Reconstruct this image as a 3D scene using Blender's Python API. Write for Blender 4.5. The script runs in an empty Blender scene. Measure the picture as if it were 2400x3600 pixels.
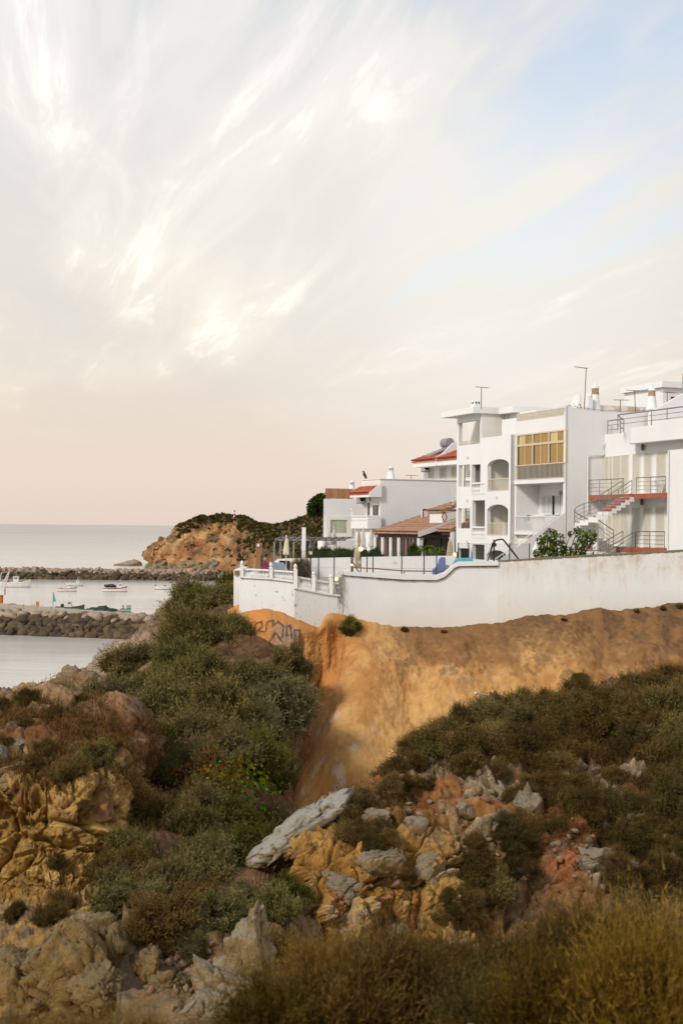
import bpy, bmesh, math, random
import numpy as np
from mathutils import Vector, Matrix, geometry

# ------------------------------------------------------------------ camera, sky, sun
SC = bpy.context.scene
COL = SC.collection
FPX, EYE, ROLL = 5000.0, 20.0, math.radians(0.55)
CR, SR = math.cos(ROLL), math.sin(ROLL)

cam_d = bpy.data.cameras.new('camera'); cam = bpy.data.objects.new('camera', cam_d); COL.objects.link(cam)
cam_d.sensor_fit = 'VERTICAL'; cam_d.sensor_height = 36.0; cam_d.sensor_width = 24.0; cam_d.lens = 50.0
cam_d.shift_y = 50.0/3600.0
cam_d.clip_start = 0.5; cam_d.clip_end = 60000
cam.matrix_world = Matrix.Translation((0, 0, EYE)) @ Matrix.Rotation(math.pi/2, 4, 'X') @ Matrix.Rotation(ROLL, 4, 'Z')
cam_d.dof.use_dof = True; cam_d.dof.focus_distance = 80.0; cam_d.dof.aperture_fstop = 2.5
SC.camera = cam

SUN_DIR = Vector((-0.66, -0.75, 0.0)).normalized()
SUN_EL = math.radians(36)
sund = bpy.data.lights.new('sun', 'SUN'); sun = bpy.data.objects.new('sun', sund); COL.objects.link(sun)
sund.energy = 1.6; sund.angle = math.radians(9); sund.color = (1.0, 0.95, 0.885)
sv = Vector((SUN_DIR.x*math.cos(SUN_EL), SUN_DIR.y*math.cos(SUN_EL), math.sin(SUN_EL)))
sun.rotation_euler = sv.to_track_quat('Z', 'Y').to_euler()
sun.location = (-60, -40, 90)

SC.view_settings.view_transform = 'Standard'; SC.view_settings.look = 'None'
SC.view_settings.exposure = 0.60; SC.view_settings.gamma = 1.0
SC.view_settings.use_curve_mapping = False
SC.render.engine = 'CYCLES'
SC.cycles.use_denoising = True
SC.cycles.max_bounces = 6; SC.cycles.diffuse_bounces = 2; SC.cycles.glossy_bounces = 3
SC.cycles.transmission_bounces = 4; SC.cycles.transparent_max_bounces = 6
SC.cycles.caustics_reflective = False; SC.cycles.caustics_refractive = False

class NT:
    """small node-tree helper"""
    def __init__(s, tree): s.t = tree; s.t.nodes.clear()
    def n(s, kind, **kw):
        nd = s.t.nodes.new(kind)
        for k, v in kw.items():
            if k.startswith('i_'):
                key = k[2:]
                nd.inputs[int(key) if key.isdigit() else key.replace('_', ' ')].default_value = v
            else: setattr(nd, k, v)
        return nd
    def l(s, a, b): s.t.links.new(a, b)
    def math(s, op, a, b=None, c=None, clamp=False):
        nd = s.n('ShaderNodeMath', operation=op, use_clamp=clamp)
        for i, v in enumerate((a, b, c)):
            if v is None: continue
            if isinstance(v, (int, float)): nd.inputs[i].default_value = v
            else: s.l(v, nd.inputs[i])
        return nd.outputs[0]
    def ramp(s, fac, stops, interp='LINEAR'):
        nd = s.n('ShaderNodeValToRGB'); cr = nd.color_ramp; cr.interpolation = interp
        while len(cr.elements) > 1: cr.elements.remove(cr.elements[-1])
        for i, (p, c) in enumerate(stops):
            e = cr.elements[0] if i == 0 else cr.elements.new(p)
            e.position = p; e.color = tuple(c)+((1,) if len(c) == 3 else ())
        s.l(fac, nd.inputs[0]); return nd.outputs[0]
    def mix(s, fac, a, b, mode='MIX'):
        nd = s.n('ShaderNodeMix', data_type='RGBA', blend_type=mode)
        for i, v in ((0, fac), (6, a), (7, b)):
            if isinstance(v, (int, float)): nd.inputs[i].default_value = v
            elif isinstance(v, tuple): nd.inputs[i].default_value = tuple(v)+((1,) if len(v) == 3 else ())
            else: s.l(v, nd.inputs[i])
        return nd.outputs[2]
    def noise(s, vec, scale, detail=4, rough=0.55, dist=0.0, out=0):
        nd = s.n('ShaderNodeTexNoise'); nd.inputs['Scale'].default_value = scale
        nd.inputs['Detail'].default_value = detail; nd.inputs['Roughness'].default_value = rough
        nd.inputs['Distortion'].default_value = dist
        if vec is not None: s.l(vec, nd.inputs['Vector'])
        return nd.outputs[out]
    def mapping(s, vec, scale=(1, 1, 1), rot=(0, 0, 0), loc=(0, 0, 0)):
        nd = s.n('ShaderNodeMapping'); nd.inputs['Scale'].default_value = scale
        nd.inputs['Rotation'].default_value = rot; nd.inputs['Location'].default_value = loc
        s.l(vec, nd.inputs['Vector']); return nd.outputs[0]

world = bpy.data.worlds.new('World'); SC.world = world; world.use_nodes = True
w = NT(world.node_tree)
tc = w.n('ShaderNodeTexCoord'); sep = w.n('ShaderNodeSeparateXYZ'); w.l(tc.outputs['Generated'], sep.inputs[0])
sky = w.n('ShaderNodeTexSky', sky_type='NISHITA', sun_disc=False)
sky.sun_elevation = SUN_EL; sky.sun_rotation = math.atan2(SUN_DIR.x, SUN_DIR.y) % (2*math.pi)
sky.altitude = 20; sky.air_density = 1.0; sky.dust_density = 1.5; sky.ozone_density = 1.2
zc = w.math('MAXIMUM', sep.outputs[2], 0.0)
# cirrus: the view direction cut with a flat cloud deck, streaks lying along one wind direction
den = w.math('ADD', zc, 0.055)
dv = w.n('ShaderNodeCombineXYZ')
w.l(w.math('DIVIDE', sep.outputs[0], den), dv.inputs[0]); w.l(w.math('DIVIDE', sep.outputs[1], den), dv.inputs[1])
rot = w.mapping(dv.outputs[0], rot=(0, 0, math.radians(-13)))
SKO = (77.1, 8.2, 5)
streak = w.noise(w.mapping(rot, scale=(1.25, 0.30, 1), loc=SKO), 1.0, 5, 0.52, 0.9)
fine = w.noise(w.mapping(rot, scale=(3.6, 0.62, 1), loc=(1.3, 5.2, 2)), 1.0, 6, 0.58, 1.2)
broad = w.noise(w.mapping(rot, scale=(0.52, 0.26, 1), loc=(7.4, 2.2, 1)), 1.0, 3, 0.5, 0.3)
wisp = w.math('ADD', w.math('MULTIPLY', streak, 0.58), w.math('ADD', w.math('MULTIPLY', fine, 0.34), w.math('MULTIPLY', broad, 0.38)))
feather = w.noise(w.mapping(rot, scale=(9.0, 1.1, 1), loc=(4.4, 1.2, 5)), 1.0, 6, 0.62, 1.6)
crisp = w.math('MULTIPLY', w.ramp(w.math('ADD', w.math('MULTIPLY', fine, 0.6), w.math('MULTIPLY', feather, 0.4)), [(0.52, (0, 0, 0)), (0.65, (1, 1, 1))]), w.ramp(streak, [(0.47, (0, 0, 0)), (0.66, (1, 1, 1))]))
# veil that thickens towards the horizon
veil = w.ramp(zc, [(0.0, (1, 1, 1)), (0.12, (0.95,)*3), (0.22, (0.74,)*3), (0.36, (0.44,)*3), (1.0, (0.22,)*3)])
cover = w.math('ADD', w.math('ADD', w.ramp(wisp, [(0.54, (0, 0, 0)), (0.80, (0.85,)*3)]), w.math('MULTIPLY', crisp, 0.6)), veil, clamp=True)
cloudcol = w.ramp(zc, [(0.0, (0.520, 0.435, 0.375)), (0.03, (0.560, 0.458, 0.388)), (0.07, (0.552, 0.480, 0.412)), (0.13, (0.550, 0.518, 0.468)), (0.24, (0.540, 0.528, 0.505)), (0.40, (0.515, 0.515, 0.512)), (1.0, (0.30, 0.31, 0.33))])
bright = w.ramp(wisp, [(0.48, (0.93, 0.935, 0.95)), (0.64, (1.0, 1.0, 0.99)), (0.74, (1.14, 1.13, 1.10)), (0.84, (1.34, 1.33, 1.28))])
fade = w.ramp(zc, [(0.05, (0, 0, 0)), (0.16, (1, 1, 1))])
cl = w.mix(fade, cloudcol, w.mix(1.0, w.mix(1.0, cloudcol, bright, 'MULTIPLY'), w.ramp(crisp, [(0, (0.985,)*3), (1, (1.40, 1.39, 1.35))]), 'MULTIPLY'))
# thin bright cloud bank, right of the middle, that the low light shines through
gx, gz = (1780-1200)/FPX, (1850-880)/FPX; gv = Vector((gx, 1, gz)).normalized()
dp = w.n('ShaderNodeVectorMath', operation='DOT_PRODUCT'); w.l(tc.outputs['Generated'], dp.inputs[0]); dp.inputs[1].default_value = gv
glow = w.math('MULTIPLY', w.ramp(dp.outputs['Value'], [(0.975, (0, 0, 0)), (0.992, (0.35,)*3), (0.9995, (1, 1, 1))], 'EASE'), w.ramp(broad, [(0.3, (0.55,)*3), (0.7, (1, 1, 1))]))
cl = w.mix(glow, cl, (0.63, 0.61, 0.57))
nis = w.n('ShaderNodeVectorMath', operation='SCALE'); w.l(sky.outputs[0], nis.inputs[0]); nis.inputs['Scale'].default_value = 0.145
tot = w.mix(cover, w.mix(1.0, nis.outputs[0], (1.02, 1.03, 0.95), 'MULTIPLY'), cl)
bg = w.n('ShaderNodeBackground'); w.l(tot, bg.inputs['Color']); bg.inputs['Strength'].default_value = 1.0
wo = w.n('ShaderNodeOutputWorld'); w.l(bg.outputs[0], wo.inputs[0])

# ------------------------------------------------------------------ geometry of the view: pixel of the photo -> place in the world
def raydir(px, py):
    x = (px-1200)/FPX; y = (1850-py)/FPX
    return x*CR-y*SR, x*SR+y*CR
def W(px, py, d):
    X, Z = raydir(px, py)
    return Vector((X*d, d, EYE+Z*d))
def project(p):
    X = p[..., 0]/p[..., 1]; Z = (p[..., 2]-EYE)/p[..., 1]
    x = X*CR+Z*SR; y = -X*SR+Z*CR
    return 1200+x*FPX, 1850-y*FPX
# street frame: the houses stand in a row receding 21 degrees to the left; s along the row, n inland
TH = math.radians(21.3)
TS = Vector((-math.sin(TH), math.cos(TH), 0)); NS = Vector((math.cos(TH), math.sin(TH), 0))
O2 = W(1985, 1850, 88.0); O2.z = 0
def P(s, n, z): 
    v = O2+TS*s+NS*n; v.z = z; return v
def on_n(px, py, n):                       # the point of plane n seen at a pixel -> (s, z)
    X, Z = raydir(px, py); a = O2+NS*n
    s = (a.x-X*a.y)/(X*TS.y-TS.x); d = a.y+TS.y*s
    return s, EYE+Z*d
def on_s(px, py, s):
    X, Z = raydir(px, py); a = O2+TS*s
    n = (a.x-X*a.y)/(X*NS.y-NS.x); d = a.y+NS.y*n
    return n, EYE+Z*d

# ------------------------------------------------------------------ numpy noise
def _hash(ix, iy, iz, seed):
    n = (ix.astype(np.int64)*374761393+iy.astype(np.int64)*668265263+iz.astype(np.int64)*1274126177+seed*974634541) & 0xffffffff
    n = ((n ^ (n >> 13))*1274126177) & 0xffffffff
    n = ((n ^ (n >> 16))*2246822519) & 0xffffffff
    return ((n ^ (n >> 15)) & 0xffffff)/float(0xffffff)
def vnoise(p, seed=0):
    i = np.floor(p).astype(np.int64); f = p-i; f = f*f*f*(f*(f*6-15)+10)
    r = 0
    for dx in (0, 1):
        wx = f[..., 0] if dx else 1-f[..., 0]
        for dy in (0, 1):
            wy = f[..., 1] if dy else 1-f[..., 1]
            for dz in (0, 1):
                wz = f[..., 2] if dz else 1-f[..., 2]
                r = r+wx*wy*wz*_hash(i[..., 0]+dx, i[..., 1]+dy, i[..., 2]+dz, seed)
    return r*2-1
def fbm(p, octv=5, seed=0, gain=0.5, lac=2.03):
    r = 0; a = 1.0; q = np.array(p, float)
    for k in range(octv):
        r = r+a*vnoise(q, seed+k*17); a *= gain; q = q*lac+3.7
    return r
def ridged(p, octv=4, seed=0):
    r = 0; a = 1.0; q = np.array(p, float)
    for k in range(octv):
        r = r+a*(1-np.abs(vnoise(q, seed+k*13))*2); a *= 0.5; q = q*2.07+1.3
    return r
def worley(p, seed=0):
    i = np.floor(p).astype(np.int64); f1 = np.full(p.shape[:-1], 9.0); f2 = f1.copy(); cid = np.zeros(p.shape[:-1])
    for dx in (-1, 0, 1):
        for dy in (-1, 0, 1):
            for dz in (-1, 0, 1):
                c = i+np.array((dx, dy, dz))
                q = np.stack([c[..., k]+_hash(c[..., 0], c[..., 1], c[..., 2], seed+k*7+1) for k in range(3)], -1)
                d = np.sqrt(((q-p)**2).sum(-1)); h = _hash(c[..., 0], c[..., 1], c[..., 2], seed+99)
                near = d < f1
                f2 = np.where(near, f1, np.minimum(f2, d)); cid = np.where(near, h, cid); f1 = np.where(near, d, f1)
    return f1, f2, cid
def sstep(a, b, x):
    t = np.clip((x-a)/(b-a), 0, 1); return t*t*(3-2*t)

# ------------------------------------------------------------------ object helpers
def props(o, label=None, cat=None, group=None, kind=None):
    if label: o['label'] = label
    if cat: o['category'] = cat
    if group: o['group'] = group
    if kind: o['kind'] = kind
    return o
def empty(name, loc, label, cat, group=None):
    o = bpy.data.objects.new(name, None); o.location = loc; o.empty_display_size = 0.3; COL.objects.link(o)
    return props(o, label, cat, group)
def np_mesh(name, V, Fc, mats=(), smooth=False, attrs=None):
    """V (n,3); Fc (m,k) with k = 3 or 4"""
    V = np.asarray(V, np.float32); Fc = np.asarray(Fc, np.int32); k = Fc.shape[1]
    me = bpy.data.meshes.new(name)
    me.vertices.add(len(V)); me.vertices.foreach_set('co', V.ravel())
    me.loops.add(Fc.size); me.loops.foreach_set('vertex_index', Fc.ravel())
    me.polygons.add(len(Fc)); me.polygons.foreach_set('loop_start', np.arange(0, Fc.size, k, dtype=np.int32))
    me.polygons.foreach_set('loop_total', np.full(len(Fc), k, np.int32))
    if smooth: me.polygons.foreach_set('use_smooth', np.ones(len(Fc), bool))
    for key, a in (attrs or {}).items():
        a = np.asarray(a, np.float32)
        if a.ndim == 1:
            at = me.attributes.new(key, 'FLOAT', 'POINT'); at.data.foreach_set('value', a)
        else:
            at = me.attributes.new(key, 'FLOAT_COLOR', 'POINT')
            at.data.foreach_set('color', np.concatenate([a, np.ones((len(a), 1), np.float32)], 1).ravel())
    for m in mats: me.materials.append(m)
    me.update(); me.validate(); return me
def link(name, me, loc=(0, 0, 0), parent=None):
    o = bpy.data.objects.new(name, me); o.location = loc; COL.objects.link(o)
    if parent is not None: o.parent = parent
    return o
def base_loc(o):
    v = Vector((0, 0, 0))
    while o is not None: v = v+o.location; o = o.parent
    return v
class MB:
    """collects shapes in world coordinates; build() links them as one mesh object"""
    def __init__(s): s.v = []; s.f = []
    def add(s, vs, fs):
        b = len(s.v); s.v += [tuple(v) for v in vs]; s.f += [tuple(b+i for i in f) for f in fs]; return s
    def hexa(s, c8):
        return s.add(c8, [(0, 3, 2, 1), (4, 5, 6, 7), (0, 1, 5, 4), (1, 2, 6, 5), (2, 3, 7, 6), (3, 0, 4, 7)])
    def box(s, x0, x1, y0, y1, z0, z1):
        return s.hexa([(x0, y0, z0), (x1, y0, z0), (x1, y1, z0), (x0, y1, z0), (x0, y0, z1), (x1, y0, z1), (x1, y1, z1), (x0, y1, z1)])
    def fbox(s, s0, s1, n0, n1, z0, z1):               # box in the street frame
        s0, s1 = min(s0, s1), max(s0, s1); n0, n1 = min(n0, n1), max(n0, n1); z0, z1 = min(z0, z1), max(z0, z1)
        return s.hexa([P(s0, n1, z0), P(s0, n0, z0), P(s1, n0, z0), P(s1, n1, z0), P(s0, n1, z1), P(s0, n0, z1), P(s1, n0, z1), P(s1, n1, z1)][::1])
    def bar(s, a, b, w, h=None, up=(0, 0, 1)):          # square bar from a to b
        a = Vector(a); b = Vector(b); h = h or w; d = (b-a).normalized(); u = Vector(up)
        if abs(d.dot(u)) > 0.97: u = Vector((1, 0, 0))
        x = d.cross(u).normalized()*w/2; y = x.cross(d).normalized()*h/2
        return s.hexa([a-x-y, a+x-y, a+x+y, a-x+y, b-x-y, b+x-y, b+x+y, b-x+y])
    def tube(s, pts, r, seg=6, r_end=None, cap=True):
        pts = [Vector(p) for p in pts]; n = len(pts); vs = []; fs = []
        for i, p in enumerate(pts):
            d = (pts[min(i+1, n-1)]-pts[max(i-1, 0)]).normalized()
            u = Vector((0, 0, 1)) if abs(d.z) < 0.95 else Vector((1, 0, 0))
            x = d.cross(u).normalized(); y = x.cross(d)
            rr = r if r_end is None else r+(r_end-r)*i/(n-1)
            vs += [p+(x*math.cos(a)+y*math.sin(a))*rr for a in [2*math.pi*k/seg for k in range(seg)]]
        for i in range(n-1):
            for k in range(seg):
                k2 = (k+1) % seg; fs.append((i*seg+k, i*seg+k2, (i+1)*seg+k2, (i+1)*seg+k))
        if cap: fs += [tuple(range(seg))[::-1], tuple(range((n-1)*seg, n*seg))]
        return s.add(vs, fs)
    def lathe(s, base, prof, seg=12, squash=None):        # prof: (radius, height)
        vs = []; fs = []; b = Vector(base)
        for r, z in prof:
            for k in range(seg):
                a = 2*math.pi*(k+0.5)/seg; vs.append(b+Vector((r*math.cos(a), r*math.sin(a), z)))
        for i in range(len(prof)-1):
            for k in range(seg):
                k2 = (k+1) % seg; fs.append((i*seg+k, i*seg+k2, (i+1)*seg+k2, (i+1)*seg+k))
        fs += [tuple(range(seg))[::-1], tuple(range((len(prof)-1)*seg, len(prof)*seg))]
        return s.add(vs, fs)
    def slab(s, loops, fn, depth):
        """2-D outline (loops[0]) with holes (loops[1:]) mapped by fn(a, b) -> point, thickened by the vector depth"""
        off = Vector(depth); flat = [p for lp in loops for p in lp]
        tri = geometry.tessellate_polygon([[Vector((a, b, 0)) for a, b in lp] for lp in loops])
        n = len(flat); front = [Vector(fn(a, b)) for a, b in flat]
        fs = [tuple(t) for t in tri]+[tuple(i+n for i in t[::-1]) for t in tri]; k = 0
        for lp in loops:
            m = len(lp)
            for i in range(m): fs.append((k+i, k+(i+1) % m, k+(i+1) % m+n, k+i+n))
            k += m
        return s.add(front+[v+off for v in front], fs)
    def build(s, name, mat, parent=None, loc=None, smooth=False, bevel=0.0):
        if parent is not None: b = base_loc(parent)
        elif loc is not None: b = Vector(loc)
        else:
            a = np.array(s.v); b = Vector(((a[:, 0].min()+a[:, 0].max())/2, (a[:, 1].min()+a[:, 1].max())/2, a[:, 2].min()))
        me = bpy.data.meshes.new(name)
        me.from_pydata([(x-b.x, y-b.y, z-b.z) for x, y, z in s.v], [], s.f)
        bm = bmesh.new(); bm.from_mesh(me); bmesh.ops.recalc_face_normals(bm, faces=bm.faces)
        if bevel: bmesh.ops.bevel(bm, geom=[e for e in bm.edges if len(e.link_faces) == 2 and e.calc_face_angle(0) > 0.6], offset=bevel, segments=1, affect='EDGES', clamp_overlap=True)
        bm.to_mesh(me); bm.free()
        if smooth:
            me.polygons.foreach_set('use_smooth', np.ones(len(me.polygons), bool))
            try: me.set_sharp_from_angle(angle=math.radians(40))
            except Exception: pass
        me.materials.append(mat); me.update()
        o = bpy.data.objects.new(name, me); COL.objects.link(o)
        if parent is not None: o.parent = parent
        else: o.location = b
        return o
def copy_tree(o, loc, parent=None, rotz=None, scale=None):
    c = o.copy(); COL.objects.link(c); c.parent = parent
    if parent is None:
        c.location = loc
        if rotz is not None: c.rotation_euler.z = rotz
        if scale is not None: c.scale = (scale,)*3
    for ch in o.children: copy_tree(ch, None, c)
    return c
RND = random.Random(7)
# ------------------------------------------------------------------ materials
def new_mat(name):
    m = bpy.data.materials.new(name); m.use_nodes = True; return m, NT(m.node_tree)
def finish(t, col, rough=0.8, bump=None, bstr=0.3, bdist=0.02, metal=0.0, spec=0.3, **kw):
    b = t.n('ShaderNodeBsdfPrincipled')
    if isinstance(col, tuple): b.inputs['Base Color'].default_value = tuple(col)+((1,) if len(col) == 3 else ())
    else: t.l(col, b.inputs['Base Color'])
    if isinstance(rough, (int, float)): b.inputs['Roughness'].default_value = rough
    else: t.l(rough, b.inputs['Roughness'])
    b.inputs['Metallic'].default_value = metal; b.inputs['Specular IOR Level'].default_value = spec
    for k, v in kw.items():
        key = k.replace('_', ' ')
        b.inputs[key].default_value = v
    if bump is not None:
        bn = t.n('ShaderNodeBump'); bn.inputs['Strength'].default_value = bstr; bn.inputs['Distance'].default_value = bdist
        t.l(bump, bn.inputs['Height']); t.l(bn.outputs[0], b.inputs['Normal'])
    o = t.n('ShaderNodeOutputMaterial'); t.l(b.outputs[0], o.inputs[0]); return b
def pos(t): 
    g = t.n('ShaderNodeNewGeometry'); return g.outputs['Position']
def plain(name, col, rough=0.6, metal=0.0, var=0.12, scale=3.0, spec=0.3, bump=0.0):
    m, t = new_mat(name); p = pos(t); nz = t.noise(p, scale, 5, 0.6)
    k = t.ramp(nz, [(0.25, (1-var,)*3), (0.75, (1+var*0.6,)*3)])
    finish(t, t.mix(1.0, tuple(col), k, 'MULTIPLY'), rough, bump=nz if bump else None, bstr=bump, metal=metal, spec=spec); return m
def stucco(name, col, stain=(0.62, 0.50, 0.34), amt=0.25, streak=0.5, crack=0.0, lowz=None, topz=None):
    """painted render: faint blotches, rain streaks, dirt"""
    m, t = new_mat(name); p = pos(t)
    a = t.noise(p, 0.55, 5, 0.6); b = t.noise(t.mapping(p, scale=(3.2, 3.2, 0.28)), 1.0, 5, 0.65); c = t.noise(p, 9.0, 4, 0.7)
    base = t.mix(1.0, tuple(col), t.ramp(a, [(0.3, (0.93, 0.935, 0.95)), (0.7, (1.02, 1.01, 0.995))]), 'MULTIPLY')
    f1 = t.ramp(t.math('MULTIPLY', t.ramp(b, [(0.50, (0, 0, 0)), (0.78, (1, 1, 1))]), t.ramp(a, [(0.42, (0, 0, 0)), (0.66, (1, 1, 1))])), [(0, (0, 0, 0)), (1, (streak,)*3)])
    base = t.mix(t.math('MULTIPLY', f1, amt*2.2, clamp=True), base, stain)
    f2 = t.math('MULTIPLY', t.ramp(t.noise(p, 1.7, 7, 0.72), [(0.60, (0, 0, 0)), (0.74, (1, 1, 1))]), amt, clamp=True)
    base = t.mix(f2, base, stain)
    if crack:
        bl = t.ramp(t.noise(t.mapping(p, scale=(2.0, 2.0, 0.9)), 2.3, 9, 0.72, 0.5), [(0.60, (0, 0, 0)), (0.64, (1, 1, 1))])
        base = t.mix(t.math('MULTIPLY', bl, crack, clamp=True), base, (0.16, 0.13, 0.10))
    if lowz is not None:                      # earth splashed onto the foot of the wall
        sp = t.n('ShaderNodeSeparateXYZ'); t.l(p, sp.inputs[0])
        k = t.math('ADD', sp.outputs[2], t.math('MULTIPLY', a, 0.8))
        base = t.mix(t.ramp(t.math('MULTIPLY', t.math('SUBTRACT', k, lowz), 0.5), [(0, (0.45,)*3), (1, (0, 0, 0))]), base, stain)
    if topz is not None:                      # rust-brown seepage and speckles below the mossy top
        sp2 = t.n('ShaderNodeSeparateXYZ'); t.l(p, sp2.inputs[0]); k2 = t.math('ADD', sp2.outputs[2], t.math('MULTIPLY', t.math('SUBTRACT', b, 0.5), 2.6))
        f3 = t.math('MULTIPLY', t.ramp(t.math('MULTIPLY', t.math('SUBTRACT', k2, topz), 0.6), [(0, (0, 0, 0)), (1, (0.85,)*3)]), t.ramp(t.noise(p, 1.1, 6, 0.65), [(0.40, (0, 0, 0)), (0.60, (1, 1, 1))]))
        base = t.mix(f3, base, (0.46, 0.32, 0.18))
        base = t.mix(t.math('MULTIPLY', t.ramp(t.noise(p, 16, 3, 0.6), [(0.66, (0, 0, 0)), (0.72, (1, 1, 1))]), 0.6), base, (0.22, 0.16, 0.10))
    finish(t, base, 0.85, bump=c, bstr=0.12, bdist=0.02, spec=0.15); return m
def attr_mat(name, rough=0.9, bscale=6.0, bstr=0.5, bdist=0.05, var=0.25, fine=22.0, spec=0.15, gain=1.0):
    """colour from the mesh's own 'col' attribute, broken up by grain"""
    m, t = new_mat(name); a = t.n('ShaderNodeAttribute', attribute_name='col'); p = pos(t)
    n1 = t.noise(p, bscale, 7, 0.65, 0.3); n2 = t.noise(p, fine, 5, 0.7)
    k = t.ramp(n1, [(0.28, (1-var*1.3,)*3), (0.5, (1, 1, 1)), (0.74, (1+var,)*3)])
    k2 = t.ramp(n2, [(0.3, (1-var*0.7,)*3), (0.7, (1+var*0.5,)*3)])
    c = t.mix(1.0, t.mix(1.0, a.outputs['Color'], k, 'MULTIPLY'), k2, 'MULTIPLY')
    h = t.math('ADD', n1, t.math('MULTIPLY', n2, 0.35))
    finish(t, c, rough, bump=h, bstr=bstr, bdist=bdist, spec=spec); return m

M = {}
M['white'] = stucco('white_stucco', (0.785, 0.775, 0.755), amt=0.17, streak=0.7)
M['white_party'] = stucco('white_stucco_party_wall', (0.765, 0.745, 0.725), amt=0.17, streak=0.8)
M['white_house'] = stucco('white_stucco_far_house', (0.78, 0.77, 0.75), amt=0.05, streak=0.3)
M['cream'] = stucco('cream_stucco', (0.80, 0.765, 0.68), amt=0.06, streak=0.3)
M['wall_smooth'] = stucco('white_sea_wall', (0.80, 0.79, 0.765), amt=0.08, streak=0.5, lowz=14.9)
M['wall_peel'] = stucco('white_peeling_wall', (0.80, 0.795, 0.775), amt=0.26, streak=0.8, crack=0.8, lowz=15.0)
M['wall_old'] = stucco('old_weathered_wall', (0.80, 0.785, 0.75), amt=0.30, streak=0.6, crack=0.10, lowz=15.2, topz=17.2)
M['baluster'] = stucco('baluster_white', (0.80, 0.785, 0.745), amt=0.3, streak=0.8)
M['moss'] = plain('mossy_coping', (0.22, 0.19, 0.12), 0.95, var=0.5, scale=9, bump=0.4)
M['brown_edge'] = plain('dark_dirty_edge', (0.13, 0.10, 0.06), 0.95, var=0.6, scale=12, bump=0.4)
M['steel'] = plain('railing_steel', (0.30, 0.27, 0.24), 0.42, metal=0.6, var=0.25, scale=6, spec=0.5)
M['cream_rail'] = plain('cream_painted_rail', (0.66, 0.58, 0.46), 0.55, var=0.12)
M['white_rail'] = plain('white_painted_rail', (0.70, 0.69, 0.66), 0.5, var=0.12)
M['alu'] = plain('bronze_window_frame', (0.62, 0.50, 0.32), 0.45, var=0.1, spec=0.4)
M['shutter'] = plain('cream_shutter', (0.74, 0.69, 0.58), 0.6, var=0.06)
M['shutter_white'] = plain('white_shutter', (0.76, 0.76, 0.74), 0.6, var=0.06)
M['red'] = plain('red_floor_tile', (0.36, 0.10, 0.06), 0.6, var=0.3, scale=5)
M['redpaint'] = plain('dark_red_paint', (0.33, 0.045, 0.035), 0.6, var=0.15)
M['tile_red'] = plain('red_roof_tile', (0.44, 0.115, 0.055), 0.75, var=0.35, scale=4)
M['tile_old'] = plain('old_clay_tile', (0.42, 0.235, 0.14), 0.85, var=0.45, scale=2.2)
M['wood_dark'] = plain('dark_brown_timber', (0.075, 0.042, 0.028), 0.6, var=0.35, scale=3)
M['wood_grey'] = plain('weathered_grey_timber', (0.24, 0.225, 0.21), 0.8, var=0.3, scale=3)
M['wood_brown'] = plain('brown_wood_panel', (0.27, 0.14, 0.06), 0.7, var=0.3, scale=4)
M['black'] = plain('black_metal', (0.022, 0.02, 0.02), 0.5, var=0.2)
M['green_post'] = plain('dark_green_post', (0.02, 0.035, 0.028), 0.5, var=0.2)
M['wire'] = plain('fence_wire', (0.10, 0.11, 0.10), 0.55, metal=0.3, var=0.1)
M['canvas'] = plain('cream_umbrella_canvas', (0.70, 0.62, 0.47), 0.85, var=0.12, scale=5)
M['canvas_pale'] = plain('pale_grey_canvas', (0.60, 0.565, 0.545), 0.85, var=0.12, scale=5)
M['canvas_blue'] = plain('blue_grey_canvas', (0.26, 0.28, 0.33), 0.85, var=0.15, scale=5)
M['canvas_tan'] = plain('tan_canvas', (0.47, 0.37, 0.25), 0.85, var=0.2, scale=5)
M['blue'] = plain('blue_painted_concrete', (0.13, 0.19, 0.42), 0.6, var=0.12)
M['turq'] = plain('turquoise_plastic', (0.13, 0.38, 0.45), 0.5, var=0.1)
M['dark'] = plain('dark_interior', (0.02, 0.018, 0.016), 0.9, var=0.2)
M['grey'] = plain('grey_metal', (0.33, 0.33, 0.33), 0.45, metal=0.5, var=0.15, spec=0.5)
M['plastic'] = plain('white_plastic', (0.72, 0.71, 0.68), 0.45, var=0.06)
M['rust'] = plain('rusty_mast', (0.22, 0.11, 0.065), 0.7, metal=0.2, var=0.35, scale=8)
M['concrete'] = stucco('pier_concrete', (0.42, 0.36, 0.285), (0.25, 0.2, 0.14), amt=0.25, streak=0.9)
M['paving'] = plain('terrace_paving', (0.42, 0.38, 0.32), 0.85, var=0.2, scale=1.5)
M['chim'] = stucco('chimney_stucco', (0.76, 0.755, 0.74), (0.5, 0.33, 0.16), amt=0.2, streak=0.7)
M['chim_ochre'] = plain('ochre_chimney_band', (0.50, 0.34, 0.17), 0.85, var=0.5, scale=6)
def glass(name, col, rough=0.12, spec=0.6, curt=0.0):
    m, t = new_mat(name); p = pos(t); n1 = t.noise(t.mapping(p, scale=(2.5, 2.5, 0.4)), 1.0, 4, 0.6)
    finish(t, t.mix(1.0, tuple(col), t.ramp(n1, [(0.3, (0.78,)*3), (0.7, (1.12,)*3)]), 'MULTIPLY'), rough, spec=spec); return m
M['pane_dark'] = glass('dark_pane', (0.03, 0.028, 0.028), 0.08, 0.7)
M['pane_amber'] = glass('amber_blind_pane', (0.36, 0.215, 0.065), 0.2, 0.4)
M['pane_yellow'] = glass('pale_yellow_pane', (0.58, 0.46, 0.20), 0.25, 0.4)
M['pane_orange'] = glass('orange_balcony_glass', (0.42, 0.20, 0.085), 0.15, 0.5)
M['pane_mint'] = glass('mint_blind_pane', (0.47, 0.50, 0.36), 0.15, 0.4)
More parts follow.
